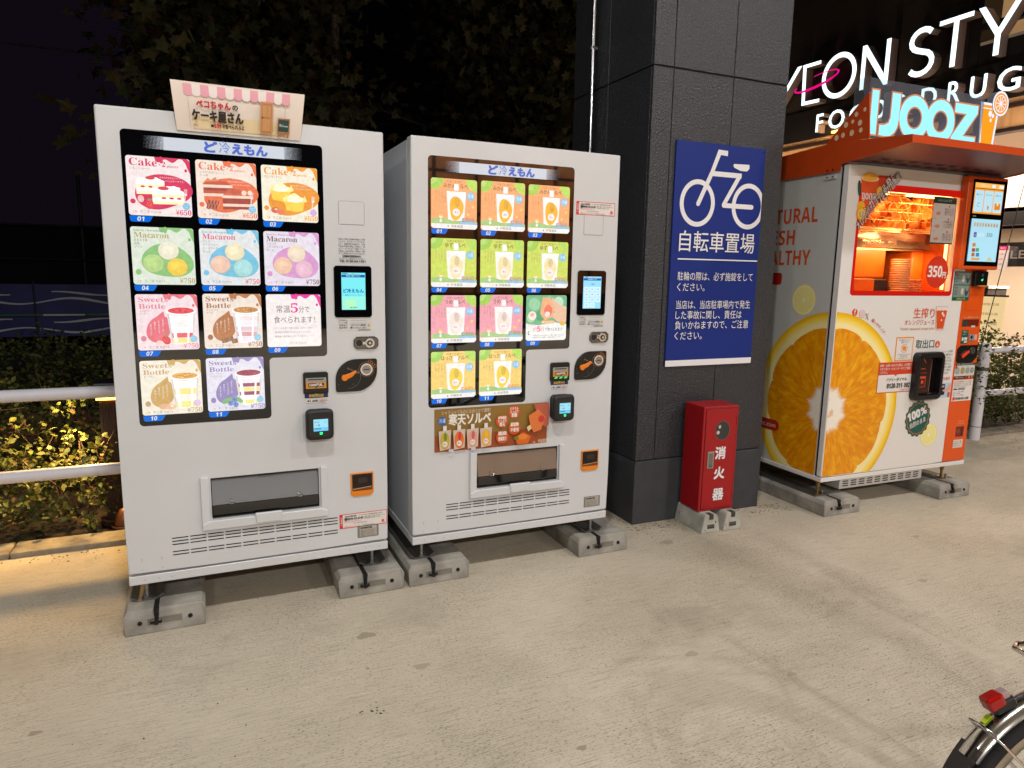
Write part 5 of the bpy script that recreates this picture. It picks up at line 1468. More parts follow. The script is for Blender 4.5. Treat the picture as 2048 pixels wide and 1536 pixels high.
TX1 = mat((206, 24, 48), 0.6); TX2 = mat((44, 26, 20), 0.6)
ra = 0.168 / 0.455
def ptx(s, u, v, h, w, m, bold=0.05):
    vs_, fs_ = glyphs(s); kx = w / (vs_[:, 0].max() - vs_[:, 0].min()); kz = h / 0.70
    for ox, oz in ((0, 0), (-bold, -bold), (bold, bold), (bold, -bold), (-bold, bold)):
        y = P.lay(); P.add([(float(u + (a - vs_[:, 0].min()) * kx + ox * h * ra), y, float(1 - v + b * kz + oz * h)) for a, b in vs_], fs_, m)
ptx('ペコちゃん', 0.17, 0.50, 0.12, 0.255, TX1); ptx('の', 0.44, 0.50, 0.09, 0.04, TX2)
ptx('ケーキ屋さん', 0.13, 0.76, 0.17, 0.39, TX2, 0.055)
ptx('※', 0.265, 0.90, 0.075, 0.025, TX2, 0.03); ptx('5分', 0.292, 0.90, 0.085, 0.055, TX1); ptx('で食べられるよ', 0.352, 0.90, 0.075, 0.175, TX2, 0.03)
ptx('©FUJIYA', 0.135, 0.90, 0.03, 0.035, TX2, 0.0)
DOORC = mat((206, 150, 96), 0.6)
fine(P, 0.655, 0.265, 0.755, 0.93, DOORC); fine(P, 0.665, 0.30, 0.745, 0.91, mat((186, 126, 74), 0.6)); fine(P, 0.672, 0.34, 0.705, 0.58, DOORC); fine(P, 0.71, 0.34, 0.738, 0.58, DOORC); fine(P, 0.672, 0.62, 0.738, 0.88, DOORC); P.ell(0.672, 0.40, 0.006, 0.02, TX2, n=8)
fine(P, 0.795, 0.58, 0.895, 0.92, mat((170, 116, 70), 0.6), nz=4); fine(P, 0.803, 0.61, 0.887, 0.86, mat((34, 70, 62), 0.6), nz=4)
ptx('𝓦𝓮𝓵𝓬𝓸𝓶𝓮', 0.808, 0.76, 0.07, 0.074, mat((226, 232, 226), 0.6), 0.0)
fine(P, 0.80, 0.92, 0.812, 0.985, mat((170, 116, 70), 0.6), nz=2); fine(P, 0.878, 0.92, 0.89, 0.985, mat((170, 116, 70), 0.6), nz=2)
wrap(P).build('printed_picture', sgp)

# ------------------------------------------------------------------ orange juice machine
IA = math.radians(-1.609)
IJ = thing('juice_vending_machine', 'orange and white fresh orange juice vending machine with sliced orange picture and lit header', 'vending machine', (3.6918, -0.0099, 0), IA)
IW, IDP, IZ0, IZ1, IZT = 1.279, 0.95, 0.1955, 0.2216, 2.060

def orange_mat(name, cx, cz, R, pale=False, bg=(226, 222, 216), side=False):
    """cut orange seen face-on: peel, pith, segments with membranes and juice sacs, star-shaped core"""
    m = bpy.data.materials.new(name); nt, b = nodes_of(m)
    tc = N(nt, 'ShaderNodeTexCoord'); sp = N(nt, 'ShaderNodeSeparateXYZ'); nt.links.new(tc.outputs['Object'], sp.inputs[0])
    dx = math_n(nt, 'SUBTRACT', sp.outputs[0], cx); dz = math_n(nt, 'SUBTRACT', sp.outputs[2], cz)
    r = math_n(nt, 'DIVIDE', math_n(nt, 'SQRT', math_n(nt, 'ADD', math_n(nt, 'MULTIPLY', dx, dx), math_n(nt, 'MULTIPLY', dz, dz))), R)
    th = math_n(nt, 'ARCTAN2', dz, dx)
    ct, st = math_n(nt, 'COSINE', th), math_n(nt, 'SINE', th)
    # polar noise: streaks that run outward
    cb = N(nt, 'ShaderNodeCombineXYZ')
    nt.links.new(math_n(nt, 'MULTIPLY', ct, 7.0), cb.inputs[0]); nt.links.new(math_n(nt, 'MULTIPLY', st, 7.0), cb.inputs[1]); nt.links.new(math_n(nt, 'MULTIPLY', r, 5.0), cb.inputs[2])
    n1 = N(nt, 'ShaderNodeTexNoise', _Scale=1.6, _Detail=6.0, _Roughness=0.65, _Distortion=0.6); nt.links.new(cb.outputs[0], n1.inputs['Vector'])
    cb2 = N(nt, 'ShaderNodeCombineXYZ')
    nt.links.new(math_n(nt, 'MULTIPLY', ct, 1.0), cb2.inputs[0]); nt.links.new(math_n(nt, 'MULTIPLY', st, 1.0), cb2.inputs[1])
    n2 = N(nt, 'ShaderNodeTexNoise', _Scale=4.0, _Detail=2.0); nt.links.new(cb2.outputs[0], n2.inputs['Vector'])
    Lc = (lambda c: lin(c))
    if pale:
        f = ramp(nt, [(0.3, Lc((240, 226, 120))), (0.5, Lc((238, 226, 140))), (0.7, Lc((244, 238, 180)))])
        peel, pith, memb, core = Lc((238, 222, 120)), Lc((244, 238, 200)), Lc((244, 240, 206)), Lc((246, 242, 214))
    else:
        f = ramp(nt, [(0.30, Lc((216, 122, 0))), (0.45, Lc((228, 142, 0))), (0.57, Lc((236, 160, 4))), (0.72, Lc((246, 192, 36)))])
        peel, pith, memb, core = Lc((238, 182, 10)), Lc((250, 234, 168)), Lc((240, 186, 90)), Lc((244, 236, 222))
    nt.links.new(n1.outputs[0], f.inputs[0]); c = f.outputs[0]
    # membranes
    sg_ = math_n(nt, 'ABSOLUTE', math_n(nt, 'SINE', math_n(nt, 'ADD', math_n(nt, 'MULTIPLY', th, 5.0), math_n(nt, 'MULTIPLY', n2.outputs[0], 2.6))))
    mm = math_n(nt, 'LESS_THAN', math_n(nt, 'MULTIPLY', sg_, r), 0.035)
    fade = ramp(nt, [(0.62, (0, 0, 0, 1)), (0.86, (0.6, 0.6, 0.6, 1))] if not pale else [(0.1, (0.5, 0.5, 0.5, 1)), (0.5, (1, 1, 1, 1))]); nt.links.new(r, fade.inputs[0])
    c = mixc(nt, math_n(nt, 'MULTIPLY', mm, fade.outputs[0]), c, memb)
    # outer edge of the flesh is scalloped by the segments
    edge = math_n(nt, 'ADD', 0.845, math_n(nt, 'MULTIPLY', math_n(nt, 'SUBTRACT', math_n(nt, 'POWER', sg_, 0.35), 1.0), 0.05))
    c = mixc(nt, math_n(nt, 'GREATER_THAN', r, edge), c, pith)
    pr_ = ramp(nt, [(0.88, pith), (0.94, Lc((250, 214, 70)) if not pale else peel), (0.985, peel)]); nt.links.new(r, pr_.inputs[0])
    c = mixc(nt, math_n(nt, 'GREATER_THAN', r, 0.88), c, pr_.outputs[0])
    # core
    cn = math_n(nt, 'ADD', r, math_n(nt, 'MULTIPLY', math_n(nt, 'SUBTRACT', n1.outputs[0], 0.5), 0.12))
    cs = math_n(nt, 'SUBTRACT', cn, math_n(nt, 'MULTIPLY', math_n(nt, 'SUBTRACT', 1.0, sg_), 0.045))
    cr = ramp(nt, [(0.19, (1, 1, 1, 1)), (0.25, (0, 0, 0, 1))] if not pale else [(0.10, (1, 1, 1, 1)), (0.14, (0, 0, 0, 1))]); nt.links.new(cs, cr.inputs[0])
    c = mixc(nt, cr.outputs[0], c, core)
    if not pale:
        hol = N(nt, 'ShaderNodeTexNoise', _Scale=14.0, _Detail=2.0); nt.links.new(tc.outputs['Object'], hol.inputs['Vector'])
        hr = ramp(nt, [(0.60, (0, 0, 0, 1)), (0.68, (0.7, 0.7, 0.7, 1))]); nt.links.new(hol.outputs[0], hr.inputs[0])
        c = mixc(nt, math_n(nt, 'MULTIPLY', hr.outputs[0], math_n(nt, 'LESS_THAN', r, 0.2)), c, Lc((226, 170, 110)))
    nt.links.new(c, b.inputs['Base Color']); b.inputs['Roughness'].default_value = 0.35
    return m

def arc_region(cx, cz, R, xmin, xmax, zmin, n=120):
    """disc outline clipped to a panel"""
    pts = []
    for k in range(n):
        t = 2 * PI * k / n
        x, z = cx + R * math.cos(t), cz + R * math.sin(t)
        pts.append((min(max(x, xmin), xmax), max(z, zmin)))
    out = [pts[0]]
    for p in pts[1:]:
        if abs(p[0] - out[-1][0]) + abs(p[1] - out[-1][1]) > 1e-5: out.append(p)
    return out

IWH = mat((226, 222, 217), 0.33)
OR = mat((224, 84, 14), 0.36)
OR_D = mat((196, 66, 16), 0.42)
ORT = mat((214, 78, 24), 0.45)
GRN = mat((10, 84, 72), 0.4)
q = MB(); q.box(0.002, IW - 0.006, 0.055, IDP, IZ1, IZT - 0.01, mat((196, 196, 192), 0.4), 0.003, 1); q.build('cabinet', IJ)
q = MB(); q.box(0.008, IW - 0.012, 0.035, 0.056, IZ1 + 0.004, IZT - 0.012, BLACKM); q.build('door_gasket', IJ)
WX0, WX1, WZ0, WZ1 = 0.112, 0.948, 1.340, 1.945
q = MB(); q.plate(0.0, 1.068, 0.0, 0.036, 0.2265, IZT, [(WX0, WX1, WZ0, WZ1)], IWH, 0.008); q.build('door', IJ)
q = MB(); q.box(1.0695, IW, 0.0, 0.055, 0.2265, IZT, OR, 0.004, 1); col_ = q.build('payment_column', IJ)
q = MB(); q.box(-0.004, IW, -0.004, IDP, IZ0, IZ1, IWH, 0.002, 1); q.build('plinth', IJ)
# orange picture: front sheet and side sheet share one circle centred on the cabinet edge
CZ_, R_ = 0.640, 0.585
P = Print(-0.0004); P.poly(arc_region(-0.01, CZ_, R_, 0.006, 1.06, 0.230), orange_mat('printed_orange_front', -0.01, CZ_, R_)); P.build('orange_picture', IJ)
P = Print(-0.0006); P.poly(arc_region(-0.0, CZ_, R_, -IDP + 0.002, -0.058, 0.226), orange_mat('printed_orange_side', -0.0, CZ_, R_)); P.build('orange_picture', IJ, (0.002, 0, 0), -PI / 2)
P = Print(-0.0006); P.ell(-0.255, 1.285, 0.095, 0.095, orange_mat('printed_lemon_side', -0.255, 1.285, 0.095, True), n=40); P.build('lemon_picture', IJ, (0.002, 0, 0), -PI / 2)
P = Print(-0.0006); P.ell(0.905, 0.425, 0.078, 0.074, orange_mat('printed_lemon_front', 0.905, 0.425, 0.076, True), n=40); P.build('lemon_picture', IJ)
P = Print(-0.0006)
for s_, z_ in (('NATURAL', 1.752), ('FRESH', 1.622), ('HEALTHY', 1.497), ('', 0)):
    if s_: P.text(sans_bold(s_), -0.70, z_, 0.088, ORT, w={'NATURAL': 0.50, 'FRESH': 0.33, 'HEALTHY': 0.467}[s_])
P.build('side_lettering', IJ, (0.002, 0, 0), -PI / 2); P = Print(-0.0006); P.rr(-0.70, 1.372, -0.452, 1.448, 0.02, mat((176, 34, 20), 0.45)); P.text('$1.99', -0.69, 1.39, 0.045, IWH, w=0.2) if False else None
P.text(sans_bold('9'), -0.452, 1.385, 0.052, IWH, al='r') if False else None
P.build('price_badge', IJ, (0.002, 0, 0), -PI / 2); P = Print(-0.0012); P.rr(-0.80, 0.425, -0.375, 0.497, 0.035, mat((190, 44, 20), 0.45)); P.text('www.ijooz.com', -0.405, 0.447, 0.030, mat((230, 224, 214), 0.4), al='r', w=0.30)
P.build('web_address', IJ, (0.002, 0, 0), -PI / 2)
# window frame, glass, cavity
RB = mat((236, 26, 14), 0.3, emit=0.55)
P = Print(-0.0006)
P.rr(0.092, 1.322, 0.962, 1.966, 0.02, RB)
fr_ = MB()
def frame_ring(P, o, i, ro, ri, m):
    y = P.lay()
    def rr4(b, r):
        x0, z0, x1, z1 = b; out = []
        for cx, cz, a in ((x1 - r, z1 - r, 0), (x0 + r, z1 - r, 90), (x0 + r, z0 + r, 180), (x1 - r, z0 + r, 270)):
            for k in range(5): t = math.radians(a + k * 22.5); out.append((cx + r * math.cos(t), cz + r * math.sin(t)))
        return out
    A, B = rr4(o, ro), rr4(i, ri); n = len(A)
    P.add([(p[0], y, p[1]) for p in A + B], [(k, (k + 1) % n, n + (k + 1) % n, n + k)[::-1] for k in range(n)], m)
P = Print(-0.0006); frame_ring(P, (0.092, 1.322, 0.962, 1.966), (0.114, 1.350, 0.944, 1.925), 0.022, 0.018, RB); P.build('window_border', IJ)
cav = MB(); CB = mat((216, 96, 26), 0.4); MT = mat((190, 160, 120), 0.3, metal=0.8)
cav.box(WX0 - 0.02, WX1 + 0.02, 0.52, 0.525, WZ0 - 0.02, WZ1 + 0.02, MT); cav.box(WX0 - 0.022, WX0 - 0.002, 0.037, 0.52, WZ0 - 0.02, WZ1 + 0.02, CB); cav.box(WX1 + 0.002, WX1 + 0.022, 0.037, 0.52, WZ0 - 0.02, WZ1 + 0.02, CB)
cav.box(WX0 - 0.02, WX1 + 0.02, 0.037, 0.52, WZ0 - 0.022, WZ0 - 0.002, CB); cav.box(WX0 - 0.02, WX1 + 0.02, 0.037, 0.52, WZ1 + 0.002, WZ1 + 0.022, MT)
for o in list(bpy.data.objects):
    pass
# the cabinet needs a hollow behind the window: rebuild it as a shell round the cavity
for o in IJ.children:
    if o.name.startswith('cabinet') or o.name.startswith('door_gasket'):
        bpy.data.objects.remove(o, do_unlink=True)
sh = MB(); CW = mat((198, 198, 194), 0.4)
sh.box(0.002, 0.080, 0.056, IDP, IZ1, IZT - 0.01, CW); sh.box(0.985, IW - 0.006, 0.056, IDP, IZ1, IZT - 0.01, CW)
sh.box(0.0802, 0.9848, 0.056, IDP - 0.001, IZ1 + 0.001, 1.30, CW); sh.box(0.0802, 0.9848, 0.056, IDP - 0.001, 1.99, IZT - 0.011, CW); sh.box(0.0802, 0.9848, 0.60, IDP - 0.001, 1.3002, 1.9898, CW)
sh.build('cabinet', IJ)
for b_ in ((0.008, 0.07), (0.99, IW - 0.012)):
    sh = MB(); sh.box(b_[0], b_[1], 0.0365, 0.0555, IZ1 + 0.004, IZT - 0.012, BLACKM); sh.build('door_gasket', IJ)
inner = cav.build('display_cavity', IJ)
# wire basket with orange halves
WIRE = mat((255, 214, 160), 0.22, metal=0.9)
bk = MB()
for z in (1.728, 1.775, 1.825, 1.880, 1.925, 1.935):
    bk.tube([(0.13, 0.10, z), (0.93, 0.10, z)], 0.0022, WIRE, n=6)
for z in (1.718, 1.708): bk.tube([(0.13, 0.085, z), (0.93, 0.085, z)], 0.005, WIRE, n=6)
for k in range(9): bk.tube([(0.15 + k * 0.095, 0.10, 1.715), (0.15 + k * 0.095, 0.44, 1.70)], 0.003, WIRE, n=5)
bk.build('wire_basket', IJ)
rg = random.Random(4)
hm = None
OPE = mat((232, 112, 16), 0.6); OPI = mat((246, 158, 64), 0.7)
def half():
    q = MB(); prof = [(0.0, -0.052)] + [(0.052 * math.sin(a), -0.052 * math.cos(a)) for a in [k * PI / 14 for k in range(1, 8)]]
    q.lathe(prof, OPE, n=18); q.lathe([(0.052, 0.0), (0.046, 0.001), (0.044, -0.006), (0.034, -0.028), (0.0, -0.040)], OPI, n=18)
    return q
spots = []
for row, (z, xs) in enumerate(((1.755, [0.34 + 0.070 * k for k in range(9)]), (1.800, [0.38 + 0.070 * k for k in range(8)]), (1.850, [0.41 + 0.070 * k for k in range(8)]), (1.893, [0.47, 0.55, 0.64, 0.72, 0.82, 0.89]))):
    for x in xs: spots.append((x + rg.uniform(-0.012, 0.012), 0.165 + rg.uniform(-0.01, 0.02) + row * 0.012, z + rg.uniform(-0.008, 0.008)))
for (x, y, z) in spots:
    if hm is None: hm = half().build('orange_half', IJ)
    o = hm if hm.location.length == 0 else hm.copy()
    if o is not hm: COL.objects.link(o); o.parent = IJ
    o.location = (x, y, z); o.rotation_euler = (rg.uniform(1.0, 2.0), rg.uniform(-0.3, 0.3), rg.uniform(-1.0, 1.3))
q = MB()
vs = []
for j in range(11):
    t = j / 10
    zf = 1.712 - 0.10 * t; yy = 0.13 + 0.03 * math.sin(t * PI)
    for i in range(2): vs.append((0.130 + 0.800 * i, yy + 0.05 * (1 - t), zf))
q.add(vs, [(2 * j, 2 * j + 2, 2 * j + 3, 2 * j + 1) for j in range(10)], mat((214, 196, 170), 0.25, metal=0.85), True); q.box(0.13, 0.93, 0.19, 0.30, 1.60, 1.61, MT); q.build('metal_chute', IJ)
OBX = mat((232, 104, 20), 0.35)
q = MB(); q.box(0.330, 0.600, 0.20, 0.36, 1.424, 1.622, OBX, 0.012, 2); q.build('cup_guard', IJ)
q = MB(); q.box(0.255, 0.425, 0.12, 0.20, 1.342, 1.421, OBX, 0.003, 1); q.box(0.43, 0.56, 0.14, 0.18, 1.342, 1.41, DARK); q.box(0.25, 0.92, 0.19, 0.30, 1.414, 1.420, MT); q.build('lower_tray', IJ)
q = MB(); q.box(0.835, 0.945, 0.20, 0.40, 1.36, 1.60, OBX, 0.010, 2); q.build('cup_guard', IJ)
q = MB(); q.box(0.60, 0.80, 0.36, 0.42, 1.35, 1.60, mat((70, 48, 34), 0.3), 0.006, 1); q.build('back_panel', IJ)
cupm = None
CUPM = mat((240, 176, 120), 0.4)
for sx, sy, n_, zb in ((0.650, 0.13, 15, 1.345), (0.775, 0.14, 6, 1.345)):
    for k in range(n_):
        if cupm is None:
            q = MB(); q.lathe([(0.058, 0.0), (0.061, 0.0022), (0.061, 0.0065), (0.0570, 0.0075), (0.050, -0.004)], CUPM, n=20); cupm = q.build('cup', IJ)
            o = cupm
        else:
            o = cupm.copy(); COL.objects.link(o); o.parent = IJ
        o.location = (sx, sy, zb + 0.0138 * k)
ld = bpy.data.lights.new('cavity_fill_light', 'POINT'); ld.energy = 1.2; ld.color = (1.0, 0.62, 0.28); ld.shadow_soft_size = 0.06  # added fill light, lifts the orange halves from the front
lo = bpy.data.objects.new('cavity_fill_light', ld); COL.objects.link(lo); lo.parent = IJ; lo.location = (0.55, 0.075, 1.69)
for lx, lz, e in ((0.30, 1.93, 2.0), (0.75, 1.93, 2.0), (0.90, 1.55, 1.0), (0.35, 1.60, 0.7), (0.60, 1.61, 0.9)):
    ld = bpy.data.lights.new('cavity_lamp', 'AREA'); ld.shape = 'RECTANGLE'; ld.size = 0.3; ld.size_y = 0.03; ld.energy = e; ld.color = (1.0, 0.62, 0.26)
    lo = bpy.data.objects.new('cavity_lamp', ld); COL.objects.link(lo); lo.parent = IJ; lo.location = (lx, 0.09, lz); lo.rotation_euler = (math.radians(35), 0, 0)
q = MB(); q.box(0.14, 0.93, 0.045, 0.060, 1.932, 1.943, mat((255, 200, 130), 0.4, emit=5.0)); q.box(0.934, 0.944, 0.045, 0.06, 1.36, 1.93, mat((255, 190, 120), 0.4, emit=4.0)); q.build('lamp_strip', IJ)
gl = bpy.data.materials.new('window_glass'); nt, b = nodes_of(gl)
tb = N(nt, 'ShaderNodeBsdfTransparent'); gb = N(nt, 'ShaderNodeBsdfGlossy'); gb.inputs['Roughness'].default_value = 0.02
fz = N(nt, 'ShaderNodeFresnel'); fz.inputs[0].default_value = 1.5
mx = N(nt, 'ShaderNodeMixShader'); nt.links.new(fz.outputs[0], mx.inputs[0]); nt.links.new(tb.outputs[0], mx.inputs[1]); nt.links.new(gb.outputs[0], mx.inputs[2]); nt.links.new(mx.outputs[0], nt.nodes['Material Output'].inputs[0])
q = MB(); q.add([(WX0 + 0.001, 0.014, WZ0 + 0.001), (WX1 - 0.001, 0.014, WZ0 + 0.001), (WX1 - 0.001, 0.014, WZ1 - 0.001), (WX0 + 0.001, 0.014, WZ1 - 0.001)], [(0, 1, 2, 3)], gl); q.build('window_pane', IJ)
# corner sticker with the cup
P = Print(-0.0012)
TR = mat((206, 62, 30), 0.4)
P.poly([(0.091, 1.694), (0.411, 2.016), (0.230, 2.011), (0.10, 1.83)], TR)
P.build('corner_sticker', IJ)
P = Print(-0.0022)
P.poly([(0.096, 1.990), (0.232, 1.990), (0.216, 1.800), (0.116, 1.800)], mat((226, 84, 34), 0.4)); P.ell(0.164, 1.990, 0.070, 0.018, mat((238, 214, 170), 0.4), n=24); P.ell(0.164, 1.998, 0.062, 0.024, mat((240, 176, 60), 0.4), n=24, wob=lambda t: 0.05 * math.sin(7 * t))
P.text(sans_bold('IJOOZ'), 0.112, 1.872, 0.034, IWH, w=0.102, bold=0.02)
P.ell(0.088, 1.93, 0.013, 0.045, mat((16, 66, 52), 0.4), n=18, rot=0.15); P.line(0.086, 1.90, 0.09, 1.965, 0.0012, mat((110, 170, 150), 0.4))
P.ell(0.112, 1.83, 0.030, 0.030, mat((240, 178, 40), 0.4), n=20); P.ell(0.120, 1.79, 0.040, 0.040, mat((236, 156, 30), 0.4), n=20); P.ell(0.120, 1.79, 0.030, 0.030, mat((244, 196, 84), 0.4), n=20); P.ell(0.245, 1.92, 0.022, 0.03, mat((240, 184, 70), 0.4), n=16)
for s_, x_, z_, w_ in (('シンガポール発！', 0.128, 1.755, 0.325), ('オレンジジュース生搾り自販機！', 0.110, 1.698, 0.435)):
    P.text(s_, x_, z_, 0.040, mat((40, 26, 22), 0.4), rot=0.80, w=w_, bold=0.055); P.text(s_, x_, z_, 0.040, mat((238, 232, 226), 0.4), rot=0.80, w=w_, bold=0.012)
P.build('cup_sticker', IJ)
# instruction card
P = Print(-0.0014); P.rect(0.708, 1.640, 0.912, 1.920, mat((30, 62, 54), 0.4)); P.rect(0.713, 1.648, 0.907, 1.882, mat((214, 208, 204), 0.45)); P.text('いらっしゃいませ', 0.81, 1.894, 0.014, mat((210, 214, 208), 0.4), al='c', w=0.12)
for k, (s1, s2, s3) in enumerate((('電子マネーから', '商品ボタンを', '押してください'), ('ドアが開いたら', 'カップをお取り', 'ください'), ('蓋とストロー', 'はセルフで', 'どうぞ'))):
    z = 1.866 - k * 0.076
    P.ell(0.852, z, 0.006, 0.006, mat((206, 70, 40), 0.4), n=12)
    for j, s_ in enumerate((s1, s2, s3)): P.text(s_, 0.815, z - 0.022 - j * 0.015, 0.0100, mat((60, 56, 54), 0.4), w=0.078)
    P.poly([(0.735, z - 0.04), (0.768, z - 0.032), (0.782, z - 0.045), (0.765, z - 0.055), (0.742, z - 0.05)], mat((226, 150, 110), 0.4)); P.text('STEP', 0.722, z, 0.006, mat((140, 130, 126), 0.4))
P.build('instruction_card', IJ)
P = Print(-0.0012)
P.ell(0.808, 1.469, 0.100, 0.098, mat((206, 52, 28), 0.4), n=44); P.text(sans_bold('350'), 0.728, 1.438, 0.066, mat((236, 226, 218), 0.4), w=0.125, bold=0.02); P.text('円', 0.858, 1.436, 0.030, mat((236, 226, 218), 0.4), w=0.030, bold=0.05); P.build('price_sticker', IJ)
# front lettering
P = Print(-0.0010)
P.ell(0.146, 1.223, 0.022, 0.022, ORT, n=28); P.text(sans_bold('f'), 0.148, 1.206, 0.033, IWH, al='c', w=0.014)
P.rr(0.184, 1.192, 0.224, 1.233, 0.010, ORT); P.rr(0.1865, 1.1945, 0.2215, 1.2305, 0.008, IWH); P.ring(0.204, 1.2125, 0.010, 0.010, 0.0025, ORT, n=20); P.ell(0.2145, 1.223, 0.002, 0.002, ORT, n=8)
P.text('𝕏', 0.247, 1.180, 0.036, mat((170, 120, 100), 0.4), al='c', w=0.030)
vs_all = '@ijooz_jp'
for k, ch in enumerate(vs_all):
    t = k / (len(vs_all) - 1.0); P.text(ch, 0.288 + 0.105 * t, 1.172 - 0.052 * t - 0.016 * t * t, 0.0165, mat((206, 80, 50), 0.4), rot=-0.40 - 0.30 * t, bold=0.03)
P.build('social_symbols', IJ); P = Print(-0.0010); P.text('生搾り', 0.643, 1.188, 0.048, ORT, w=0.186, bold=0.02); P.text('オレンジジュース', 0.572, 1.144, 0.026, ORT, w=0.262, bold=0.012); P.text('Freshly squeezed orange juice', 0.540, 1.112, 0.016, mat((196, 130, 90), 0.4), w=0.298, shear=0.2)
P.poly([(0.835, 1.256), (0.944, 1.256), (0.925, 1.108), (0.856, 1.108)], mat((190, 120, 90), 0.4)); P.poly([(0.8375, 1.254), (0.9415, 1.254), (0.9230, 1.110), (0.8580, 1.110)], IWH); P.poly([(0.8415, 1.236), (0.9385, 1.236), (0.9205, 1.115), (0.8610, 1.115)], ORT)
for k in range(7): P.ell(0.848 + k * 0.0140, 1.238 + 0.004 * (k % 2), 0.010, 0.010, IWH if k % 2 else mat((240, 214, 196), 0.4), n=12)
for x_, z_, r__ in ((0.897, 1.213, 0.009), (0.910, 1.200, 0.008), (0.894, 1.170, 0.006)): P.ell(x_, z_, r__, r__ * 1.1, IWH, n=12)
P.build('front_lettering', IJ); P = Print(-0.0010); P.text('取出口', 0.693, 0.998, 0.042, GRN, w=0.164, bold=0.02); P.ell(0.888, 1.017, 0.022, 0.022, ORT, n=24); P.rect(0.8855, 1.008, 0.8905, 1.032, IWH); P.poly([(0.888, 1.001), (0.876, 1.013), (0.880, 1.016), (0.888, 1.0085), (0.896, 1.016), (0.900, 1.013)], IWH)
P.build('outlet_lettering', IJ); P = Print(-0.0010); P.text('1.', 0.936, 0.960, 0.017, ORT, shear=0.2); 
for k, s_ in enumerate(('  ジュースが完成', 'したら、機械の中から', '取り出してください。')): P.text(s_, 0.950 if k == 0 else 0.935, 0.962 - k * 0.0205, 0.0112, PT, w=(0.088, 0.105, 0.098)[k])
P.text('2.', 0.938, 0.900, 0.017, ORT, shear=0.2)
for k, s_ in enumerate(('もし取り出す前に', 'ドアが閉まってし', 'まった際は、画面の', '開くボタンで開ける', 'ことができます。')): P.text(s_, 0.955 if k == 0 else 0.938, 0.902 - k * 0.0200, 0.0112, PT, w=(0.085, 0.10, 0.105, 0.10, 0.082)[k])
P.poly([(0.937, 0.792), (0.950, 0.800), (0.950, 0.784)], ORT); P.text('取り出す', 0.956, 0.783, 0.0155, ORT, w=0.088, bold=0.03)
P.build('steps_lettering', IJ)
P = Print(-0.0012); P.rect(0.937, 0.668, 1.058, 0.764, mat((176, 200, 220), 0.4)); P.rr(0.960, 0.684, 1.006, 0.755, 0.008, mat((20, 20, 22), 0.3)); P.rect(0.970, 0.735, 0.998, 0.745, mat((190, 190, 196), 0.4)); P.poly([(1.058, 0.758), (1.058, 0.712), (1.028, 0.705), (0.990, 0.708), (0.982, 0.716), (1.020, 0.726)], mat((222, 160, 140), 0.4)); P.rect(1.036, 0.668, 1.058, 0.700, mat((206, 70, 30), 0.4)); P.build('photo_sticker', IJ)
P = Print(-0.0012); YO = mat((234, 146, 40), 0.4)
P.rect(0.516, 0.919, 0.669, 1.069, YO); P.rect(0.524, 0.927, 0.661, 1.061, IWH); P.text('手を挟まないようご', 0.5925, 1.045, 0.0095, PT, al='c', w=0.11); P.text('注意ください', 0.5925, 1.031, 0.0095, PT, al='c', w=0.07)
P.ring(0.592, 0.998, 0.029, 0.027, 0.004, YO, n=26); P.ell(0.592, 0.998, 0.017, 0.015, YO, n=16, wob=lambda t: 0.15 * math.sin(5 * t)); P.line(0.574, 1.014, 0.611, 0.980, 0.004, YO)
P.text('Be careful with your hands', 0.5925, 0.958, 0.0055, PT, al='c', w=0.105); P.text('閉まる扉に注意', 0.5925, 0.946, 0.0065, PT, al='c', w=0.06); P.text('お子様から目を離さないでください', 0.5925, 0.934, 0.0045, PT, al='c', w=0.10); P.build('warning_sticker', IJ)
P = Print(-0.0014)
P.rect(0.388, 0.723, 0.690, 0.914, mat((206, 64, 34), 0.4)); P.rect(0.394, 0.728, 0.690, 0.836, IWH); P.poly([(0.528, 0.837), (0.556, 0.837), (0.542, 0.826)], mat((206, 64, 34), 0.4))
for k, s_ in enumerate(('故障・お問い合わせの際は、お手数で', 'すが下記コールセンターまでご連絡', 'ください。')): P.text(s_, 0.400, 0.888 - k * 0.0215, 0.0130, mat((240, 226, 218), 0.4), w=(0.272, 0.264, 0.068)[k], bold=0.02)
for i in range(2): P.rect(0.399 + 0.0 * i, 0.8, 0.4, 0.801, IWH)
P.text('フリーダイヤル', 0.482, 0.796, 0.0165, PT, w=0.160, bold=0.03); P.ring(0.474, 0.803, 0.009, 0.011, 0.0035, ORT, n=16, a0=20, a1=200)
P.text(sans_bold('0120-311-102'), 0.472, 0.752, 0.0290, PT, w=0.200, bold=0.01); P.text('24時間対応可能', 0.674, 0.734, 0.0085, mat((206, 90, 70), 0.4), al='r', w=0.085)
for k in range(3): P.text('コールセンター', 0.402, 0.812 - 0.0 - k * 0.012, 0.004, PT) if False else None
P.build('call_centre_sticker', IJ)
P = Print(-0.0012)
P.ell(0.785, 0.540, 0.112, 0.116, GRN, n=96, wob=lambda t: 0.045 * math.sin(16 * t)); P.ring(0.785, 0.540, 0.098, 0.102, 0.004, mat((206, 110, 60), 0.4), n=96, wob=lambda t: 0.045 * math.sin(16 * t))
P.text(sans_bold('100'), 0.700, 0.523, 0.050, IWH, w=0.110, rot=0.30, bold=0.05); P.text('%', 0.812, 0.560, 0.050, IWH, rot=0.30, w=0.05, bold=0.04); P.text('自然のまま', 0.722, 0.480, 0.027, IWH, w=0.142, rot=0.30, bold=0.03); P.build('badge_sticker', IJ)
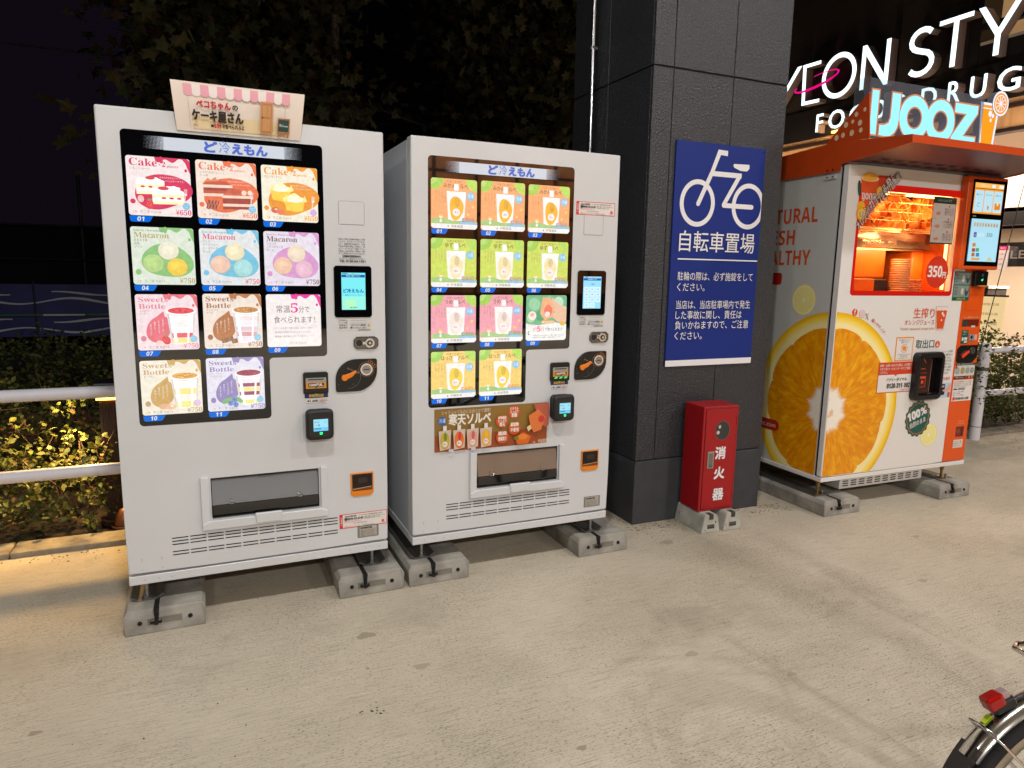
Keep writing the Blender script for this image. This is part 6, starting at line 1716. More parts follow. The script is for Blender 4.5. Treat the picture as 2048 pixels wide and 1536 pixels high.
# delivery window with rounded black frame
def rrp(x0, z0, x1, z1, r):
    o = []
    for cx, cz, a in ((x1 - r, z1 - r, 0), (x0 + r, z1 - r, 90), (x0 + r, z0 + r, 180), (x1 - r, z0 + r, 270)):
        for k in range(5): t = math.radians(a + 22.5 * k); o.append((cx + r * math.cos(t), cz + r * math.sin(t)))
    return o
q = MB(); A = rrp(0.680, 0.664, 0.930, 0.971, 0.035); B = rrp(0.688, 0.672, 0.922, 0.963, 0.030); C_ = rrp(0.712, 0.698, 0.900, 0.938, 0.014); D_ = rrp(0.718, 0.704, 0.894, 0.932, 0.012)
ring = [[(p[0], 0.0, p[1]) for p in A], [(p[0], -0.030, p[1]) for p in A], [(p[0], -0.040, p[1]) for p in B], [(p[0], -0.040, p[1]) for p in C_], [(p[0], 0.035, p[1]) for p in D_]]
vs = [p for r_ in ring for p in r_]; n = 20
q.add(vs, [(s_ * n + k, (s_ + 1) * n + k, (s_ + 1) * n + (k + 1) % n, s_ * n + (k + 1) % n) for s_ in range(4) for k in range(n)], mat((16, 16, 17), 0.28))
pf = q.build('delivery_window', IJ)
P = Print(-0.0030); P.poly(D_, mat((46, 10, 6), 0.08, emit=0.25)); P.rect(0.72, 0.70, 0.845, 0.93, mat((92, 24, 14), 0.10, emit=0.10)); 
P.rect(0.742, 0.86, 0.80, 0.866, mat((180, 60, 40), 0.3)); P.rect(0.742, 0.835, 0.82, 0.838, mat((160, 60, 44), 0.3)); P.rr(0.748, 0.745, 0.812, 0.815, 0.006, mat((206, 70, 40), 0.3)); P.rr(0.752, 0.748, 0.808, 0.800, 0.004, mat((70, 20, 14), 0.2)); P.ell(0.782, 0.778, 0.012, 0.012, mat((206, 80, 50), 0.3), n=12); P.line(0.775, 0.93, 0.80, 0.90, 0.003, mat((206, 150, 130), 0.2)); P.line(0.848, 0.71, 0.852, 0.92, 0.002, mat((190, 160, 150), 0.2)); P.rect(0.858, 0.704, 0.894, 0.932, mat((16, 8, 7), 0.2)); P.build('pane', pf)
# touch screens in an orange housing
q = MB(); q.box(0.934, 1.300, -0.050, -0.001, 1.490, 2.055, mat((216, 84, 22), 0.38), 0.008, 2); hs = q.build('screen_housing', IJ)
P = Print(-0.0504); P.rr(0.975, 1.512, 1.292, 2.036, 0.006, GLASS_BLACK)
OE = mat((250, 160, 40), 0.2, emit=0.95); CY = mat((176, 226, 244), 0.2, emit=0.95)
P.rect(0.994, 1.832, 1.262, 2.016, OE); P.rect(0.994, 1.986, 1.262, 2.016, mat((252, 186, 90), 0.2, emit=1.0)); P.rect(0.994, 1.981, 1.262, 1.985, mat((120, 70, 20), 0.2)); P.text('ご注文はこちら', 1.035, 1.996, 0.010, mat((255, 246, 226), 0.2, emit=1.0)); P.rr(1.15, 1.992, 1.18, 2.009, 0.003, mat((226, 246, 250), 0.2, emit=1.0)); P.rr(1.215, 1.992, 1.258, 2.009, 0.003, mat((226, 246, 250), 0.2, emit=1.0))
for k in range(3):
    xx = 1.000 + k * 0.088
    P.rr(xx, 1.842, xx + 0.081, 1.972, 0.008, mat((190, 230, 244), 0.2, emit=0.95)); P.text(('選ぶ', '待つ', '受取')[k] + 'だけ', xx + 0.04, 1.942, 0.0075, mat((70, 90, 110), 0.3, emit=0.3), al='c', w=0.055)
P.ring(1.040, 1.885, 0.014, 0.012, 0.002, mat((60, 90, 130), 0.3), n=14, a0=30, a1=290); P.poly([(1.118, 1.880), (1.138, 1.880), (1.134, 1.858), (1.122, 1.858)], mat((244, 150, 40), 0.3, emit=0.8)); P.rr(1.188, 1.860, 1.242, 1.900, 0.006, mat((244, 150, 40), 0.3, emit=0.8)); P.poly([(1.205, 1.905), (1.225, 1.905), (1.222, 1.885), (1.208, 1.885)], mat((250, 226, 190), 0.3, emit=0.9))
P.rect(0.994, 1.540, 1.264, 1.800, CY); P.text('● ● ●', 1.0, 1.812, 0.006, mat((200, 200, 200), 0.3, emit=0.5))
for k in range(9): P.rr(1.015 + k * 0.0255, 1.752, 1.036 + k * 0.0255, 1.778, 0.003, mat((226, 214, 196), 0.3, emit=0.7)); P.text('151788488'[k], 1.0255 + k * 0.0255, 1.757, 0.015, mat((110, 90, 70), 0.3, emit=0.2), al='c')
P.rr(1.022, 1.688, 1.048, 1.718, 0.004, mat((120, 90, 180), 0.3, emit=0.6)); P.text('a', 1.035, 1.695, 0.018, CY, al='c'); P.rr(1.055, 1.690, 1.115, 1.716, 0.004, mat((200, 236, 250), 0.3, emit=0.9)); P.text('350', 1.140, 1.694, 0.022, mat((110, 120, 130), 0.3, emit=0.3), w=0.055)
for i, (c_, xx, zz) in enumerate((((236, 150, 60), 1.02, 1.630), ((200, 80, 60), 1.02, 1.598), ((90, 190, 110), 1.055, 1.600), ((220, 120, 60), 1.02, 1.570), ((60, 150, 220), 1.062, 1.570))): P.rr(xx, zz, xx + 0.030, zz + 0.022, 0.003, mat(c_, 0.3, emit=0.7))
P.rr(1.02, 1.548, 1.10, 1.562, 0.004, mat((240, 176, 90), 0.3, emit=0.8)); P.poly([(1.16, 1.546), (1.22, 1.546), (1.205, 1.562), (1.19, 1.57), (1.175, 1.562)], mat((214, 214, 160), 0.3, emit=0.8)); P.build('touch_screen', hs)
# payment items on the orange column
P = Print(-0.0012); P.rect(0.972, 1.293, 1.130, 1.476, GRN); P.rect(0.978, 1.395, 1.124, 1.470, mat((120, 136, 130), 0.4)); P.rect(0.978, 1.315, 1.124, 1.389, mat((128, 140, 132), 0.4))
for z in (1.432, 1.352):
    P.ell(1.058, z, 0.014, 0.022, mat((190, 190, 180), 0.4), n=16); P.ell(1.100, z - 0.002, 0.016, 0.026, mat((56, 74, 76), 0.4), n=14, wob=lambda t: 0.1 * math.sin(3 * t)); P.ell(1.100, z + 0.012, 0.009, 0.012, mat((150, 150, 140), 0.4), n=12); P.ring(0.998, z - 0.008, 0.012, 0.015, 0.004, mat((70, 92, 92), 0.4), n=14); P.text('1000' if z > 1.4 else '5000', 0.985, z + 0.018, 0.010, mat((60, 80, 80), 0.4))
P.rect(0.980, 1.455, 0.992, 1.468, mat((190, 50, 50), 0.4)); P.text('新紙幣対応可能', 1.051, 1.299, 0.010, mat((190, 206, 80), 0.4), al='c', w=0.08); P.build('banknote_card', IJ)
q = MB(); q.box(1.134, 1.255, -0.028, -0.001, 1.385, 1.480, mat((14, 14, 15), 0.3), 0.004, 1); q.box(1.160, 1.240, -0.045, -0.027, 1.384, 1.391, mat((226, 140, 50), 0.4), 0.002, 1); rd2 = q.build('card_reader', IJ)
P = Print(-0.0284); P.poly([(1.188, 1.424), (1.196, 1.432), (1.200, 1.427), (1.208, 1.436), (1.206, 1.426), (1.200, 1.417)], mat((60, 255, 150), 0.3, emit=1.6)); P.ell(1.198, 1.455, 0.008, 0.012, mat((70, 110, 130), 0.3, emit=0.3), n=12); P.build('green_light', rd2)
P = Print(-0.0008)
P.rect(1.110, 1.228, 1.245, 1.330, mat((190, 70, 20), 0.4)); P.rect(1.112, 1.230, 1.243, 1.328, OR)
P.text('こちらに紙幣を入れてください', 1.180, 1.180, 0.010, mat((236, 200, 150), 0.4), al='c', w=0.15); P.rect(1.098, 1.126, 1.256, 1.172, mat((130, 120, 120), 0.25, metal=0.8)); P.rect(1.150, 1.130, 1.256, 1.168, mat((170, 60, 40), 0.2, metal=0.6)); P.rr(1.185, 1.120, 1.225, 1.132, 0.005, mat((206, 206, 200), 0.3)); P.build('bill_slot', IJ)
P = Print(-0.0008); P.rect(1.104, 1.014, 1.170, 1.102, GRN); P.text('ご利用できる', 1.137, 1.088, 0.007, IWH, al='c', w=0.045); P.text('電子マネー', 1.137, 1.072, 0.007, IWH, al='c', w=0.035); P.rr(1.112, 1.034, 1.128, 1.056, 0.003, IWH); P.rr(1.134, 1.040, 1.162, 1.056, 0.002, IWH); P.rr(1.134, 1.020, 1.162, 1.036, 0.002, mat((190, 206, 200), 0.4)); P.build('payment_label', IJ)
q = MB(); q.box(1.180, 1.226, -0.006, -0.0005, 1.032, 1.076, mat((176, 190, 200), 0.3, metal=0.6), 0.003, 1); q.cyl((1.195, -0.006, 1.056), (1.195, -0.008, 1.056), 0.009, mat((20, 24, 30), 0.2), n=16); q.build('camera_plate', IJ)
P = Print(-0.0008); P.rr(1.232, 1.036, 1.258, 1.074, 0.004, mat((226, 160, 140), 0.4)); P.text('顔認証', 1.245, 1.052, 0.006, IWH, al='c', w=0.02); P.build('small_label', IJ)
q = MB(); q.prism([(1.095, 0.888), (1.268, 0.888), (1.272, 0.900), (1.272, 1.004), (1.110, 1.004), (1.080, 0.980), (1.080, 0.905)], -0.007, 0.0, mat((12, 12, 13), 0.25), bev=0.002); q.prism([(1.228, 0.888), (1.272, 0.888), (1.272, 0.925)], -0.0082, -0.006, OR); cu = q.build('coin_unit', IJ)
q = MB(); q.prism([(1.112, 0.928), (1.122, 0.922), (1.180, 0.960), (1.176, 0.972), (1.120, 0.944)], -0.020, -0.008, mat((232, 60, 26), 0.3), bev=0.002); q.build('return_lever', cu)
q = MB(); q.cyl((1.220, -0.007, 0.968), (1.220, -0.012, 0.968), 0.021, CHROME, n=22); q.box(1.2185, 1.2215, -0.0128, -0.0118, 0.955, 0.981, BLACKM); q.build('coin_slot', cu)
P = Print(-0.0008); P.rect(1.082, 0.872, 1.272, 0.886, GRN); P.text('紙幣・硬貨 新500円対応', 1.177, 0.8755, 0.0075, mat((220, 220, 200), 0.4), al='c', w=0.16); P.rect(1.080, 0.802, 1.272, 0.871, mat((206, 202, 196), 0.4)); P.rect(1.080, 0.783, 1.272, 0.801, mat((54, 44, 50), 0.4))
for xx, rr__, c_ in ((1.106, 0.022, (176, 190, 176)), (1.155, 0.020, (196, 170, 100)), (1.203, 0.019, (170, 182, 178)), (1.246, 0.016, (140, 146, 146))): P.ell(xx, 0.838, rr__, rr__ * 1.15, mat(c_, 0.35, metal=0.3), n=22); P.ring(xx, 0.838, rr__ * 0.7, rr__ * 0.8, 0.0015, mat((120, 124, 112), 0.4), n=18)
P.ell(1.246, 0.838, 0.005, 0.006, mat((206, 202, 196), 0.4), n=10); P.ell(1.090, 0.862, 0.010, 0.010, mat((196, 40, 40), 0.4), n=14)
for k in range(3): P.ell(1.198 + k * 0.026, 0.793, 0.010, 0.010, mat(((176, 60, 50), (206, 140, 60), (190, 110, 90))[k], 0.4), n=14)
P.text('両替できません', 1.090, 0.788, 0.008, mat((210, 210, 210), 0.4), w=0.085); P.build('coin_label', IJ)
P = Print(-0.0008); P.rect(1.082, 0.635, 1.272, 0.776, mat((226, 220, 214), 0.4)); P.text(sans_bold('IJOOZ'), 1.090, 0.760, 0.010, ORT, w=0.040); P.text('自動販売機サービスのご案内', 1.135, 0.7605, 0.0070, PT, w=0.12)
for k in range(3): P.text('故障やご不明な点がございましたら下記までご連絡', 1.090, 0.748 - k * 0.011, 0.0058, PT, w=0.165 - 0.05 * (k == 2))
P.text('自販機No', 1.090, 0.712, 0.007, PT, w=0.035, bold=0.04); P.text(sans_bold('SJP5283'), 1.132, 0.710, 0.012, PT, w=0.066)
for k in range(3): P.text('担当：ジューススタンド株式会社', 1.090, 0.694 - k * 0.011, 0.0058, PT, w=0.10 - 0.03 * (k == 1))
P.rr(1.090, 0.642, 1.110, 0.664, 0.003, ORT); P.text('0120-311-102', 1.118, 0.646, 0.014, PT, w=0.125, bold=0.05); P.build('service_sticker', IJ)
P = Print(-0.0008); P.text('つり銭・返却', 1.200, 0.490, 0.009, mat((240, 190, 150), 0.4), al='c', w=0.06); P.rect(1.165, 0.478, 1.238, 0.480, mat((236, 170, 120), 0.4)); P.rect(1.163, 0.391, 1.239, 0.460, mat((120, 24, 10), 0.1)); P.ell(1.186, 0.428, 0.016, 0.016, mat((120, 60, 50), 0.2), n=16); P.rect(1.210, 0.395, 1.236, 0.456, mat((80, 12, 6), 0.2)); P.build('change_window', IJ)
P = Print(-0.0008); P.rr(1.151, 0.315, 1.243, 0.371, 0.003, mat((216, 206, 196), 0.4)); P.ell(1.222, 0.356, 0.006, 0.008, mat((150, 170, 50), 0.4), n=10); P.text('イオンディライト', 1.158, 0.353, 0.007, PT, w=0.045); P.text('お客様コールセンター', 1.158, 0.340, 0.006, PT, w=0.076); P.text('0120-63-1351', 1.158, 0.325, 0.006, PT, w=0.07); P.build('small_sticker', IJ)
# feet, vent box below the plinth
for lx, ly in ((0.045, 0.06), (IW - 0.12, 0.06), (0.05, 0.82), (IW - 0.12, 0.82)):
    q = MB(); q.cyl((lx, ly, 0.100), (lx, ly, IZ0), 0.008, BRASS, n=12); q.cyl((lx, ly, 0.150), (lx, ly, 0.172), 0.013, BRASS, n=6, smooth=False); q.cyl((lx, ly, 0.172), (lx, ly, IZ0), 0.015, BRASS, r1=0.026, n=14); q.cyl((lx, ly, 0.0965), (lx, ly, 0.103), 0.030, BRASS, n=18)
    q.build('levelling_foot', IJ)
    q = MB(); q.cyl((lx + 0.028, ly - 0.01, 0.098), (lx + 0.028, ly - 0.01, 0.126), 0.006, STEEL, n=8); q.cyl((lx + 0.028, ly - 0.01, 0.115), (lx + 0.028, ly - 0.01, 0.121), 0.011, STEEL, n=6, smooth=False); q.build('anchor_bolt', IJ)
    q = MB(); q.box(lx - 0.05, lx + 0.07, ly - 0.03, ly + 0.5 if ly < 0.5 else ly + 0.03, 0.0960, 0.0990, ZINC); q.build('anchor_plate', IJ)
q = MB(); q.box(0.196, 0.930, 0.035, 0.30, 0.121, 0.1945, mat((206, 206, 202), 0.4), 0.002, 1); q.build('vent_box', IJ)
vme = None
for r_ in range(4):
    for k in range(10):
        xx, zz = 0.222 + k * 0.0695, 0.136 + r_ * 0.0145
        if vme is None:
            P = Print(0.0); P.rect(0, 0, 0.048, 0.0072, BLACKM); vme = P.build('vent_slot', IJ, (xx, 0.0346, zz))
        else:
            o = vme.copy(); COL.objects.link(o); o.parent = IJ; o.location = (xx, 0.0346, zz)
# canopy of the machine
CX0, CX1 = -0.012, 1.34
CAN = mat((196, 70, 18), 0.4)
q = MB()
side = [(0.95, 2.168), (0.49, 2.170), (0.141, 2.190), (-0.387, 2.155), (-0.392, 2.113), (0.024, 2.064), (0.052, 2.061), (0.052, 2.027), (0.12, 2.024), (0.95, 2.020)]
for a in (CX0, CX1 - 0.006):
    q = MB(); q.prism(side, a, a + 0.006, CAN, axis='x', bev=0.001); q.build('canopy_side', IJ)
q = MB(); q.prism([(0.95, 2.160), (0.141, 2.182), (-0.387, 2.154), (-0.387, 2.115), (-0.380, 2.118), (-0.380, 2.146), (0.141, 2.176), (0.95, 2.154)], CX0 + 0.0065, CX1 - 0.0065, CAN, axis='x'); q.build('canopy_top', IJ)
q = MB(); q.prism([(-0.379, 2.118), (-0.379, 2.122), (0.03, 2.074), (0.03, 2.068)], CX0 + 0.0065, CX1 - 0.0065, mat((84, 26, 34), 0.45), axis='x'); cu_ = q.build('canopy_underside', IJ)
sl = None
for r_ in range(2):
    for k in range(9):
        yy = -0.045 - r_ * 0.05; zz = 2.070 + (0.024 - yy) * 0.1212 - 0.0012 + 0.001
        if sl is None:
            q = MB(); q.add([(0, 0.011, -0.0014), (0.062, 0.011, -0.0014), (0.062, -0.011, 0.0012), (0, -0.011, 0.0012)], [(0, 1, 2, 3)], BLACKM); sl = q.build('canopy_slot', cu_, (0.11 + k * 0.11, yy, zz - 0.0045))
        else:
            o = sl.copy(); COL.objects.link(o); o.parent = cu_; o.location = (0.11 + k * 0.11 + 0.02 * r_, yy, zz - 0.0045)
q = MB(); q.box(0.0, 1.28, -0.012, 0.03, 2.0615, 2.072, mat((110, 112, 116), 0.4)); q.box(-0.03, 0.04, -0.020, -0.012, 2.058, 2.066, STEEL); q.build('canopy_rail', IJ)
q = MB(); q.box(-0.0085, -0.001, 0.085, 0.175, 1.988, 2.012, mat((200, 200, 196), 0.4))
for yy in (0.105, 0.145):
    for zz in (1.999, 2.038): q.cyl((-0.0084 if zz < 2.02 else -0.012, yy, zz), (-0.0125 if zz < 2.02 else -0.0155, yy, zz), 0.0055, ZINC if zz < 2.02 else BLACKM, n=10)
q.build('canopy_bracket', IJ)
# fin with pale dots
q = MB(); q.prism([(0.185, 2.186), (-0.12, 2.178), (-0.092, 2.425)], -0.006, 0.0, CAN, axis='x'); fin = q.build('canopy_fin', IJ)
P = Print(-0.0068)
for yy, zz, rr__ in ((0.105, 2.215, 0.014), (0.06, 2.222, 0.013), (0.045, 2.275, 0.014), (0.0, 2.225, 0.015), (-0.02, 2.32, 0.012), (0.0, 2.285, 0.010), (-0.05, 2.27, 0.014), (-0.06, 2.23, 0.012), (-0.075, 2.335, 0.010)): P.ell(-yy, zz, rr__, rr__ * 1.15, mat((238, 206, 170), 0.4), n=18)
P.build('dot_print', fin, (0, 0, 0), -PI / 2)
# lit header letters in a clear acrylic box
hd_ = thing('lit_header_sign', 'lit pale cyan letters with orange outlines in a clear box above the juice machine', 'lit sign', (3.6918, -0.0099, 0), IA)
HC = mat((150, 236, 255), 0.3, emit=2.0); HO = mat((250, 140, 44), 0.3, emit=1.2); HS = mat((120, 128, 140), 0.4); HW = mat((235, 240, 255), 0.3, emit=1.0)
def letter(outer, inner, name, holes=()):
    m = MB(); m.prism(outer, -0.068, -0.020, HS, bev=0.0)
    o = m.build(name, hd_)
    P = Print(-0.0682); P.poly(outer, HO); P.poly(inner, HC)
    P.build('lit_face', o); return o
def O_letter(cx, cz, ro, ri, name='letter'):
    m = MB(); n = 40; vs = []
    for y in (-0.068, -0.020):
        for r in (ro, ri):
            for k in range(n): t = 2 * PI * k / n; vs.append((cx + r * math.cos(t), y, cz + r * math.sin(t)))
    fs = []
    for k in range(n):
        j = (k + 1) % n
        fs += [(k, j, n + j, n + k), (2 * n + k, 3 * n + k, 3 * n + j, 2 * n + j), (k, 2 * n + k, 2 * n + j, j), (n + k, n + j, 3 * n + j, 3 * n + k)]
    m.add(vs, fs, HS); o = m.build(name, hd_)
    P = Print(-0.0682); P.ring(cx, cz, ro, ro, ro - ri, HO, n=44); P.ring(cx, cz, ro - 0.009, ro - 0.009, ro - ri - 0.018, HC, n=44); P.build('lit_face', o)
ZB_, ZT_ = 2.205, 2.455
def inset(pts, d):
    cx = sum(p[0] for p in pts) / len(pts); n = len(pts); out = []
    ar = sum(pts[i][0] * pts[(i + 1) % n][1] - pts[(i + 1) % n][0] * pts[i][1] for i in range(n))
    for i in range(n):
        a, b, c = Vector(pts[i - 1]), Vector(pts[i]), Vector(pts[(i + 1) % n])
        e1, e2 = (b - a).normalized(), (c - b).normalized()
        n1, n2 = Vector((-e1.y, e1.x)), Vector((-e2.y, e2.x))
        if ar < 0: n1, n2 = -n1, -n2
        h = (n1 + n2); h = h / max(0.35, h.dot(n1) if h.length > 1e-6 else 1)
        out.append(tuple(b + h * d))
    return out
I_ = [(0.036, ZB_), (0.104, ZB_), (0.104, ZT_), (0.036, ZT_)]
letter(I_, inset(I_, 0.009), 'letter')
J_ = [(0.190, ZT_), (0.272, ZT_), (0.272, 2.310), (0.264, 2.262), (0.244, 2.230), (0.212, 2.208), (0.170, 2.203), (0.110, 2.205), (0.110, 2.276), (0.150, 2.278), (0.180, 2.290), (0.190, 2.315)]
letter(J_, inset(J_, 0.009), 'letter')
O_letter(0.386, 2.330, 0.128, 0.052); O_letter(0.600, 2.330, 0.128, 0.052)
Z_ = [(0.706, ZT_), (0.920, ZT_), (0.920, 2.400), (0.820, 2.276), (0.920, 2.276), (0.920, 2.205), (0.694, 2.205), (0.694, 2.260), (0.798, 2.385), (0.706, 2.385)]
letter(Z_, inset(Z_, 0.009), 'letter')
m = MB(); G_ = [(0.935, 2.47), (1.095, 2.47), (1.070, 2.205), (0.960, 2.205)]; m.prism([(p[0] + (0.006 if p[0] > 1 else -0.006), p[1] + (0.006 if p[1] > 2.4 else -0.004)) for p in G_], -0.068, -0.03, HS); gl_o = m.build('glass_symbol', hd_)
P = Print(-0.0682); P.poly([(p[0] + (0.006 if p[0] > 1 else -0.006), p[1] + (0.006 if p[1] > 2.4 else -0.004)) for p in G_], HW); P.poly([(0.946, 2.462), (1.084, 2.462), (1.061, 2.212), (0.969, 2.212)], mat((250, 160, 30), 0.3, emit=0.95)); P.rect(0.944, 2.440, 1.086, 2.446, HW)
for x_, z_, r__ in ((1.022, 2.415, 0.015), (1.048, 2.405, 0.010), (1.032, 2.378, 0.009)): P.ell(x_, z_, r__, r__ * 1.2, HW, n=16)
P.build('lit_face', gl_o)
m = MB(); m.cyl((1.100, -0.072, 2.480), (1.100, -0.034, 2.480), 0.072, HS, n=32); so = m.build('slice_symbol', hd_)
P = Print(-0.0725); OO = mat((250, 160, 30), 0.3, emit=0.95); P.ell(1.100, 2.480, 0.072, 0.072, HW, n=36); P.ell(1.100, 2.480, 0.061, 0.061, OO, n=36); P.ring(1.100, 2.480, 0.050, 0.050, 0.005, HW, n=36)
for k in range(5): a = k * PI / 5; P.line(1.1 - 0.047 * math.cos(a), 2.48 - 0.047 * math.sin(a), 1.1 + 0.047 * math.cos(a), 2.48 + 0.047 * math.sin(a), 0.005, HW)
P.build('lit_face', so)
ac = bpy.data.materials.new('clear_acrylic'); nt, b = nodes_of(ac)
tb = N(nt, 'ShaderNodeBsdfTransparent'); tb.inputs[0].default_value = (0.86, 0.88, 0.90, 1); gb = N(nt, 'ShaderNodeBsdfPrincipled'); gb.inputs['Base Color'].default_value = lin((150, 156, 170)); gb.inputs['Roughness'].default_value = 0.05
mx = N(nt, 'ShaderNodeMixShader'); mx.inputs[0].default_value = 0.16; nt.links.new(tb.outputs[0], mx.inputs[1]); nt.links.new(gb.outputs[0], mx.inputs[2]); nt.links.new(mx.outputs[0], nt.nodes['Material Output'].inputs[0])
m = MB(); m.box(0.005, 0.925, -0.088, -0.084, 2.180, 2.500, ac); m.box(-0.001, 0.004, -0.088, 0.012, 2.180, 2.505, ac); m.box(0.926, 0.930, -0.088, 0.012, 2.180, 2.490, ac); m.build('acrylic_box', hd_)

# ------------------------------------------------------------------ shop building on the right (its wall runs away from the camera)
WXB = 8.33
shop = thing('shop_building', 'dark fronted shop with pale wood soffit and glazed ground floor behind the juice machine', 'building', (WXB, 3.0, 0))
FAS = noisy('dark_fascia_panel', (22, 20, 22), (30, 26, 26), 2, 0.5)
FASB = noisy('dark_upper_wall', (38, 30, 28), (50, 40, 36), 3, 0.7, 0.2, 60, stretch=(1, 1, 8))
SOF = noisy('pale_wood_soffit', (196, 150, 104), (216, 172, 126), 2.5, 0.5, 0.05, 30, stretch=(1, 9, 1))
def bshop(name, x0, x1, y0, y1, z0, z1, m, **k):
    q = MB(); q.box(x0 - WXB, x1 - WXB, y0 - 3.0, y1 - 3.0, z0, z1, m, **k); return q.build(name, shop)
# upper storey with a lit window opening
WY0, WY1, WZ_0 = 1.60, 2.44, 3.99
bshop('fascia', WXB, WXB + 0.6, 0.6, 12, 3.36, 3.76, FAS)
bshop('upper_wall', WXB + 0.03, WXB + 0.6, 2.58, 12, 3.765, 9, FASB)
bshop('upper_wall', WXB + 0.03, WXB + 0.6, 2.445, 2.575, 3.765, 9, FAS)
bshop('upper_wall', WXB + 0.03, WXB + 0.6, 0.6, WY1, 3.765, WZ_0, FAS)
bshop('window_frame', WXB + 0.02, WXB + 0.10, 0.6, WY1, 4.17, 4.22, FAS)
bshop('window_frame', WXB + 0.02, WXB + 0.10, 0.6, 2.43, WZ_0, WZ_0 + 0.03, mat((190, 184, 176), 0.5))
UW = mat((206, 170, 130), 0.6, emit=0.38, ecol=(226, 176, 120))
bshop('blind', WXB + 0.35, WXB + 0.38, 0.6, 2.60, 3.8, 9, UW)
# soffit and its warm bands
bshop('soffit', WXB + 0.01, WXB + 3.2, 0.6, 12, 3.30, 3.355, SOF)
bshop('soffit_trim', WXB - 0.02, WXB + 0.12, 0.6, 12, 3.255, 3.298, mat((52, 34, 28), 0.5))
bshop('wood_band', WXB + 0.02, WXB + 0.08, 0.6, 12, 3.05, 3.253, SOF)
bshop('soffit_trim', WXB + 0.0, WXB + 0.14, 0.6, 12, 3.01, 3.048, mat((40, 26, 22), 0.5))
XS = 9.33
bshop('back_wall', XS, XS + 0.1, 0.6, 12, 2.25, 3.30, mat((220, 206, 196), 0.6))
bshop('door_header', XS - 0.06, XS + 0.02, 0.6, 12, 2.09, 2.248, mat((34, 32, 34), 0.4))
bshop('glass_floor', XS, XS + 5, 0.6, 12, -0.02, 0.03, mat((150, 146, 140), 0.3))
bshop('interior_wall', XS + 2.2, XS + 2.3, 0.6, 12, 0.03, 2.2, mat((214, 196, 176), 0.6))
bshop('interior_ceiling', XS, XS + 2.3, 0.6, 12, 2.25, 2.30, mat((206, 200, 190), 0.6))
for yy in (2.05, 3.6, 5.2, 6.8): bshop('mullion', XS - 0.03, XS + 0.03, yy, yy + 0.05, 0.03, 2.09, mat((60, 58, 58), 0.35, metal=0.5))
q = MB(); q.add([(XS - WXB, -2.4, 0.03), (XS - WXB, 9.0, 0.03), (XS - WXB, 9.0, 2.088), (XS - WXB, -2.4, 2.088)], [(0, 3, 2, 1)], gl); q.build('shop_window', shop)
for (x_, y_, z_, e_) in ((8.7, 4.35, 3.29, 5), (8.7, 2.2, 3.0, 50), (8.8, 6.0, 3.2, 16), (10.2, 2.4, 2.2, 110), (10.2, 5, 2.2, 80)):
    ld = bpy.data.lights.new('shop_downlight', 'AREA'); ld.shape = 'DISK'; ld.size = 0.25; ld.energy = e_; ld.color = (1.0, 0.80, 0.62)
    lo = bpy.data.objects.new('shop_downlight', ld); COL.objects.link(lo); lo.location = (x_ - WXB, y_ - 3, z_ - 0.03); lo.parent = shop
for y_ in (1.7, 3.4, 5.0, 6.6):  # added lamps without fittings, only to brighten soffit and wood band
    ld = bpy.data.lights.new('soffit_fill_light', 'AREA'); ld.shape = 'RECTANGLE'; ld.size = 1.2; ld.size_y = 0.06; ld.energy = 15; ld.color = (1.0, 0.74, 0.50)
    lo = bpy.data.objects.new('soffit_fill_light', ld); COL.objects.link(lo); lo.parent = shop; lo.location = (-0.45, y_ - 3, 2.55); lo.rotation_euler = (0, math.radians(180 + 28), PI / 2 * 0)
for (x_, y_, z_) in ((8.7, 4.35, 3.299), (8.7, 2.0, 3.299), (8.8, 6.0, 3.299)):
    q = MB(); q.cyl((x_ - WXB, y_ - 3, z_), (x_ - WXB, y_ - 3, z_ - 0.02), 0.10, mat((255, 214, 150), 0.4, emit=6.0), n=20); q.build('downlight', shop)
# wall lamp glowing under the letters
q = MB(); q.box(-0.04, -0.001, 4.27 - 3 - 0.05, 4.27 - 3 + 0.05, 3.37, 3.395, mat((255, 190, 90), 0.4, emit=5.0)); q.build('wall_lamp', shop)
ld = bpy.data.lights.new('wall_lamp', 'POINT'); ld.energy = 4; ld.color = (1.0, 0.66, 0.30); ld.shadow_soft_size = 0.03
lo = bpy.data.objects.new('wall_lamp', ld); COL.objects.link(lo); lo.parent = shop; lo.location = (-0.07, 1.27, 3.43)

# things inside and in front of the glass
def wallp(x): return x
def facing(name, label, cat, x, y, build_fn):
    t = thing(name, label, cat, (x, y, 0), -PI / 2); build_fn(t); return t
def bf(t):
    q = MB(); q.box(-0.16, 0.16, 0, 0.02, 1.56, 1.84, mat((232, 222, 222), 0.5)); s = q.build('board', t)
    P = Print(-0.001); P.rect(-0.16, 1.79, 0.16, 1.84, mat((206, 36, 110), 0.5)); P.text('営業時間のご案内', 0, 1.803, 0.02, mat((240, 230, 232), 0.5), al='c', w=0.25)
    for k in range(3):
        P.rr(-0.14, 1.715 - k * 0.06, -0.05, 1.760 - k * 0.06, 0.006, mat((206, 36, 110), 0.5)); P.text('お客様へのお願い', -0.035, 1.735 - k * 0.06, 0.016, mat((190, 70, 110), 0.5), w=0.16)
    P.build('lettering', s)
facing('pink_notice', 'white notice board with pink header and squares behind the shop glass', 'notice', XS - 0.10, 2.54, bf)
def bf(t):
    q = MB(); q.box(-0.30, 0.30, 0, 0.03, 1.60, 1.90, mat((24, 22, 24), 0.5)); s = q.build('panel', t)
    P = Print(-0.001); P.text('STYLE', 0.0, 1.70, 0.10, mat((232, 228, 224), 0.5), al='c', w=0.5, bold=0.03); P.build('lettering', s)
